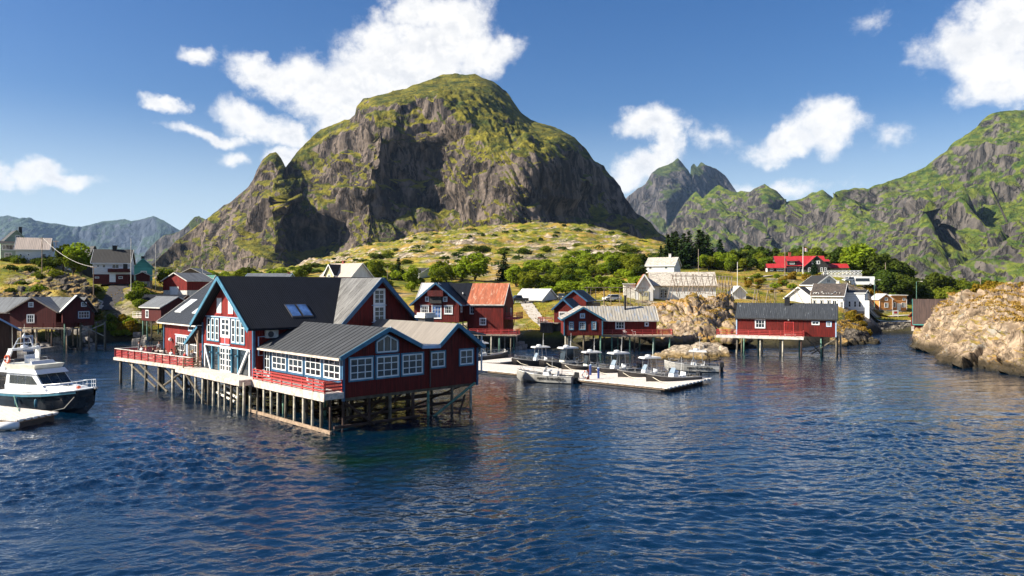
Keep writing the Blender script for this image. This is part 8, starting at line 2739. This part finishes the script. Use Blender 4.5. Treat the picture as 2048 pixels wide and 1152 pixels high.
def car_prof(L, H, van=False, pick=False):
    h = L / 2
    if van:
        return [(-h, .35), (h, .35), (h, .8), (h - .7, 1.0), (h - 1.5, H - .05), (h - 1.9, H), (-h + .15, H), (-h, .9)]
    if pick:
        return [(-h, .45), (h, .45), (h, .95), (h - 1.3, 1.05), (h - 1.8, H), (h - 3.1, H), (h - 3.4, 1.05), (-h, 1.05)]
    return [(-h, .3), (h, .3), (h, .68), (h - 1.0, .88), (h - 1.75, H), (-h + .75, H), (-h + .05, .92)]


def park(o, px, Y, rz, dz=.3):
    o.location = (*float_px(px, Y), gz(px, Y) + dz)
    o.rotation_euler = (0, 0, R(rz))


o = vehicle('parked_car', 'white estate car parked in the grass beside the pole rack', 'car', 'white', 4.5, 1.78, car_prof(4.5, 1.48), [('side', [(-1.4, .92), (1.05, .92), (.45, 1.38), (-1.35, 1.38)]), ('front', [(1.25, .92), (.55, 1.43)]), ('rear', [(-2.22, .95), (-1.55, 1.43)])], (-1.35, 1.4))
park(o, 1224, 184, 200)
o = vehicle('parked_car', 'dark estate car parked in the shade behind the upper red shed', 'car', 'dark_metal', 4.4, 1.78, car_prof(4.4, 1.46), [('side', [(-1.4, .92), (1.0, .92), (.45, 1.36), (-1.3, 1.36)]), ('front', [(1.2, .92), (.5, 1.41)]), ('rear', [(-2.17, .95), (-1.5, 1.41)])], (-1.3, 1.4))
park(o, 1124, 186, 255)
o = vehicle('pickup_truck', 'dark pickup truck parked left of the low white garage', 'truck', 'dark_metal', 4.9, 1.85, car_prof(4.9, 1.75, pick=True), [('side', [(-.6, 1.1), (.85, 1.1), (.62, 1.6), (-.58, 1.6)]), ('front', [(1.12, 1.1), (.68, 1.7)]), ('rear', [(-.92, 1.1), (-.68, 1.7)])], (-1.6, 1.6), .4)
park(o, 1036, 183, 200)
o = vehicle('camper_van', 'large white camper van with dark windows parked right of the lattice fence', 'camper van', 'white', 7.0, 2.3, [(-3.5, .5), (3.5, .5), (3.5, 1.5), (3.2, 2.9), (3.0, 3.05), (-3.4, 3.05), (-3.5, 2.6)], [('side', [(-1.9, 1.6), (2.2, 1.6), (2.1, 2.5), (-1.9, 2.5)]), ('front', [(3.49, 1.6), (3.24, 2.75)])], (-2.2, 2.3), .42)
park(o, 1724, 238, 168)
o = vehicle('camper_van', 'second white camper van half hidden behind the large one', 'camper van', 'white', 6.0, 2.2, [(-3.0, .5), (3.0, .5), (3.0, 1.2), (2.5, 1.5), (2.1, 2.6), (-2.9, 2.8), (-3.0, 2.4)], [('side', [(.9, 1.5), (2.2, 1.5), (1.9, 2.3), (.9, 2.3)]), ('front', [(2.52, 1.52), (2.14, 2.5)])], (-1.8, 1.9), .38)
park(o, 1752, 240, 186)
o = vehicle('parked_car', 'white car parked left of the camper van below the lattice fence', 'car', 'white', 4.4, 1.76, car_prof(4.4, 1.5), [('side', [(-1.4, .92), (1.0, .92), (.45, 1.38), (-1.3, 1.38)]), ('front', [(1.2, .92), (.5, 1.44)]), ('rear', [(-2.17, .95), (-1.5, 1.44)])], (-1.3, 1.4))
park(o, 1698, 238, 195)


# ---------------------------------------------------------------- gulls on the roofs
def gull():
    root = empty('gull')
    tag(root, 'gull', 'gull', 'gulls on the roofs')
    m = MB(); m.tube([(-.24, 0, .16), (-.12, 0, .17), (.02, 0, .19), (.12, 0, .22), (.16, 0, .30), (.20, 0, .34), (.25, 0, .335)], [.015, .065, .09, .075, .045, .048, .015], 8)
    m.build('body', M['white'], root, smooth=True)
    m = MB()
    for s in (-1, 1):
        m.hexa([(-.3, s * .03, .17), (.06, s * .075, .17), (.08, s * .09, .2), (-.28, s * .05, .2), (-.26, s * .03, .22), (.04, s * .06, .27), (.06, s * .075, .27), (-.24, s * .05, .22)])
    m.build('wings', M['metal'], root)
    MB().tube([(.24, 0, .335), (.31, 0, .32)], [.014, .004], 5).build('beak', simple("beak", (.6, .42, .06), .5), root)
    for s in (-1, 1):
        MB().tube([(.0, s * .04, .13), (.01, s * .04, 0)], .008, 4).build('leg', M['timber'], root)
    return root


g0 = gull()
first = True


def roost(rname, pts, lab):
    global first
    r = bpy.data.objects[rname]
    for x, y, z in pts:
        o = g0 if first else copy_tree(g0)
        first = False
        o.location = r.matrix_basis @ Vector((x, y, z))
        o.rotation_euler = (0, 0, rng.uniform(0, 6.28)); o.scale = (1.35,) * 3
        o['label'] = lab; o['group'] = 'gulls on the ' + rname.split('.')[0].replace('_', ' ')


sl = (12.2 - 9.35) / 3.8
roost('white_guesthouse', [(x + rng.uniform(-.1, .1), y, 9.35 + sl * y + .19) for x, y in [(.4 + .62 * k, rng.uniform(-.3, .5)) for k in range(11)]], 'gull resting along the eaves of the slate roofed guesthouse')
roost('white_gable_house', [(3.4 + rng.uniform(-.1, .1), .5 + .9 * k, 14.8) for k in range(6)], 'gull on the ridge of the white gabled house')
roost('rorbu_house', [(5.1, -.3, 11.9), (8.2, 4.5, 10.1)], 'gull on the roof of the rust roofed rorbu')
# ---------------------------------------------------------------- air
def build_haze():
    m = bpy.data.materials.new("haze")
    m.use_nodes = True
    T = NT(m.node_tree)
    T.n.clear()
    v = T.new('ShaderNodeVolumePrincipled')
    v.inputs['Color'].default_value = (0.42, 0.64, 1.0, 1)
    v.inputs['Density'].default_value = 0.000022
    v.inputs['Anisotropy'].default_value = 0.0
    o = T.new('ShaderNodeOutputMaterial')
    T.l.new(v.outputs[0], o.inputs['Volume'])
    b = MB().box(-11000, 11000, -600, 16000, -40, 1300).build('haze', m)
    b['kind'] = 'stuff'
    b.display_type = 'WIRE'


build_haze()
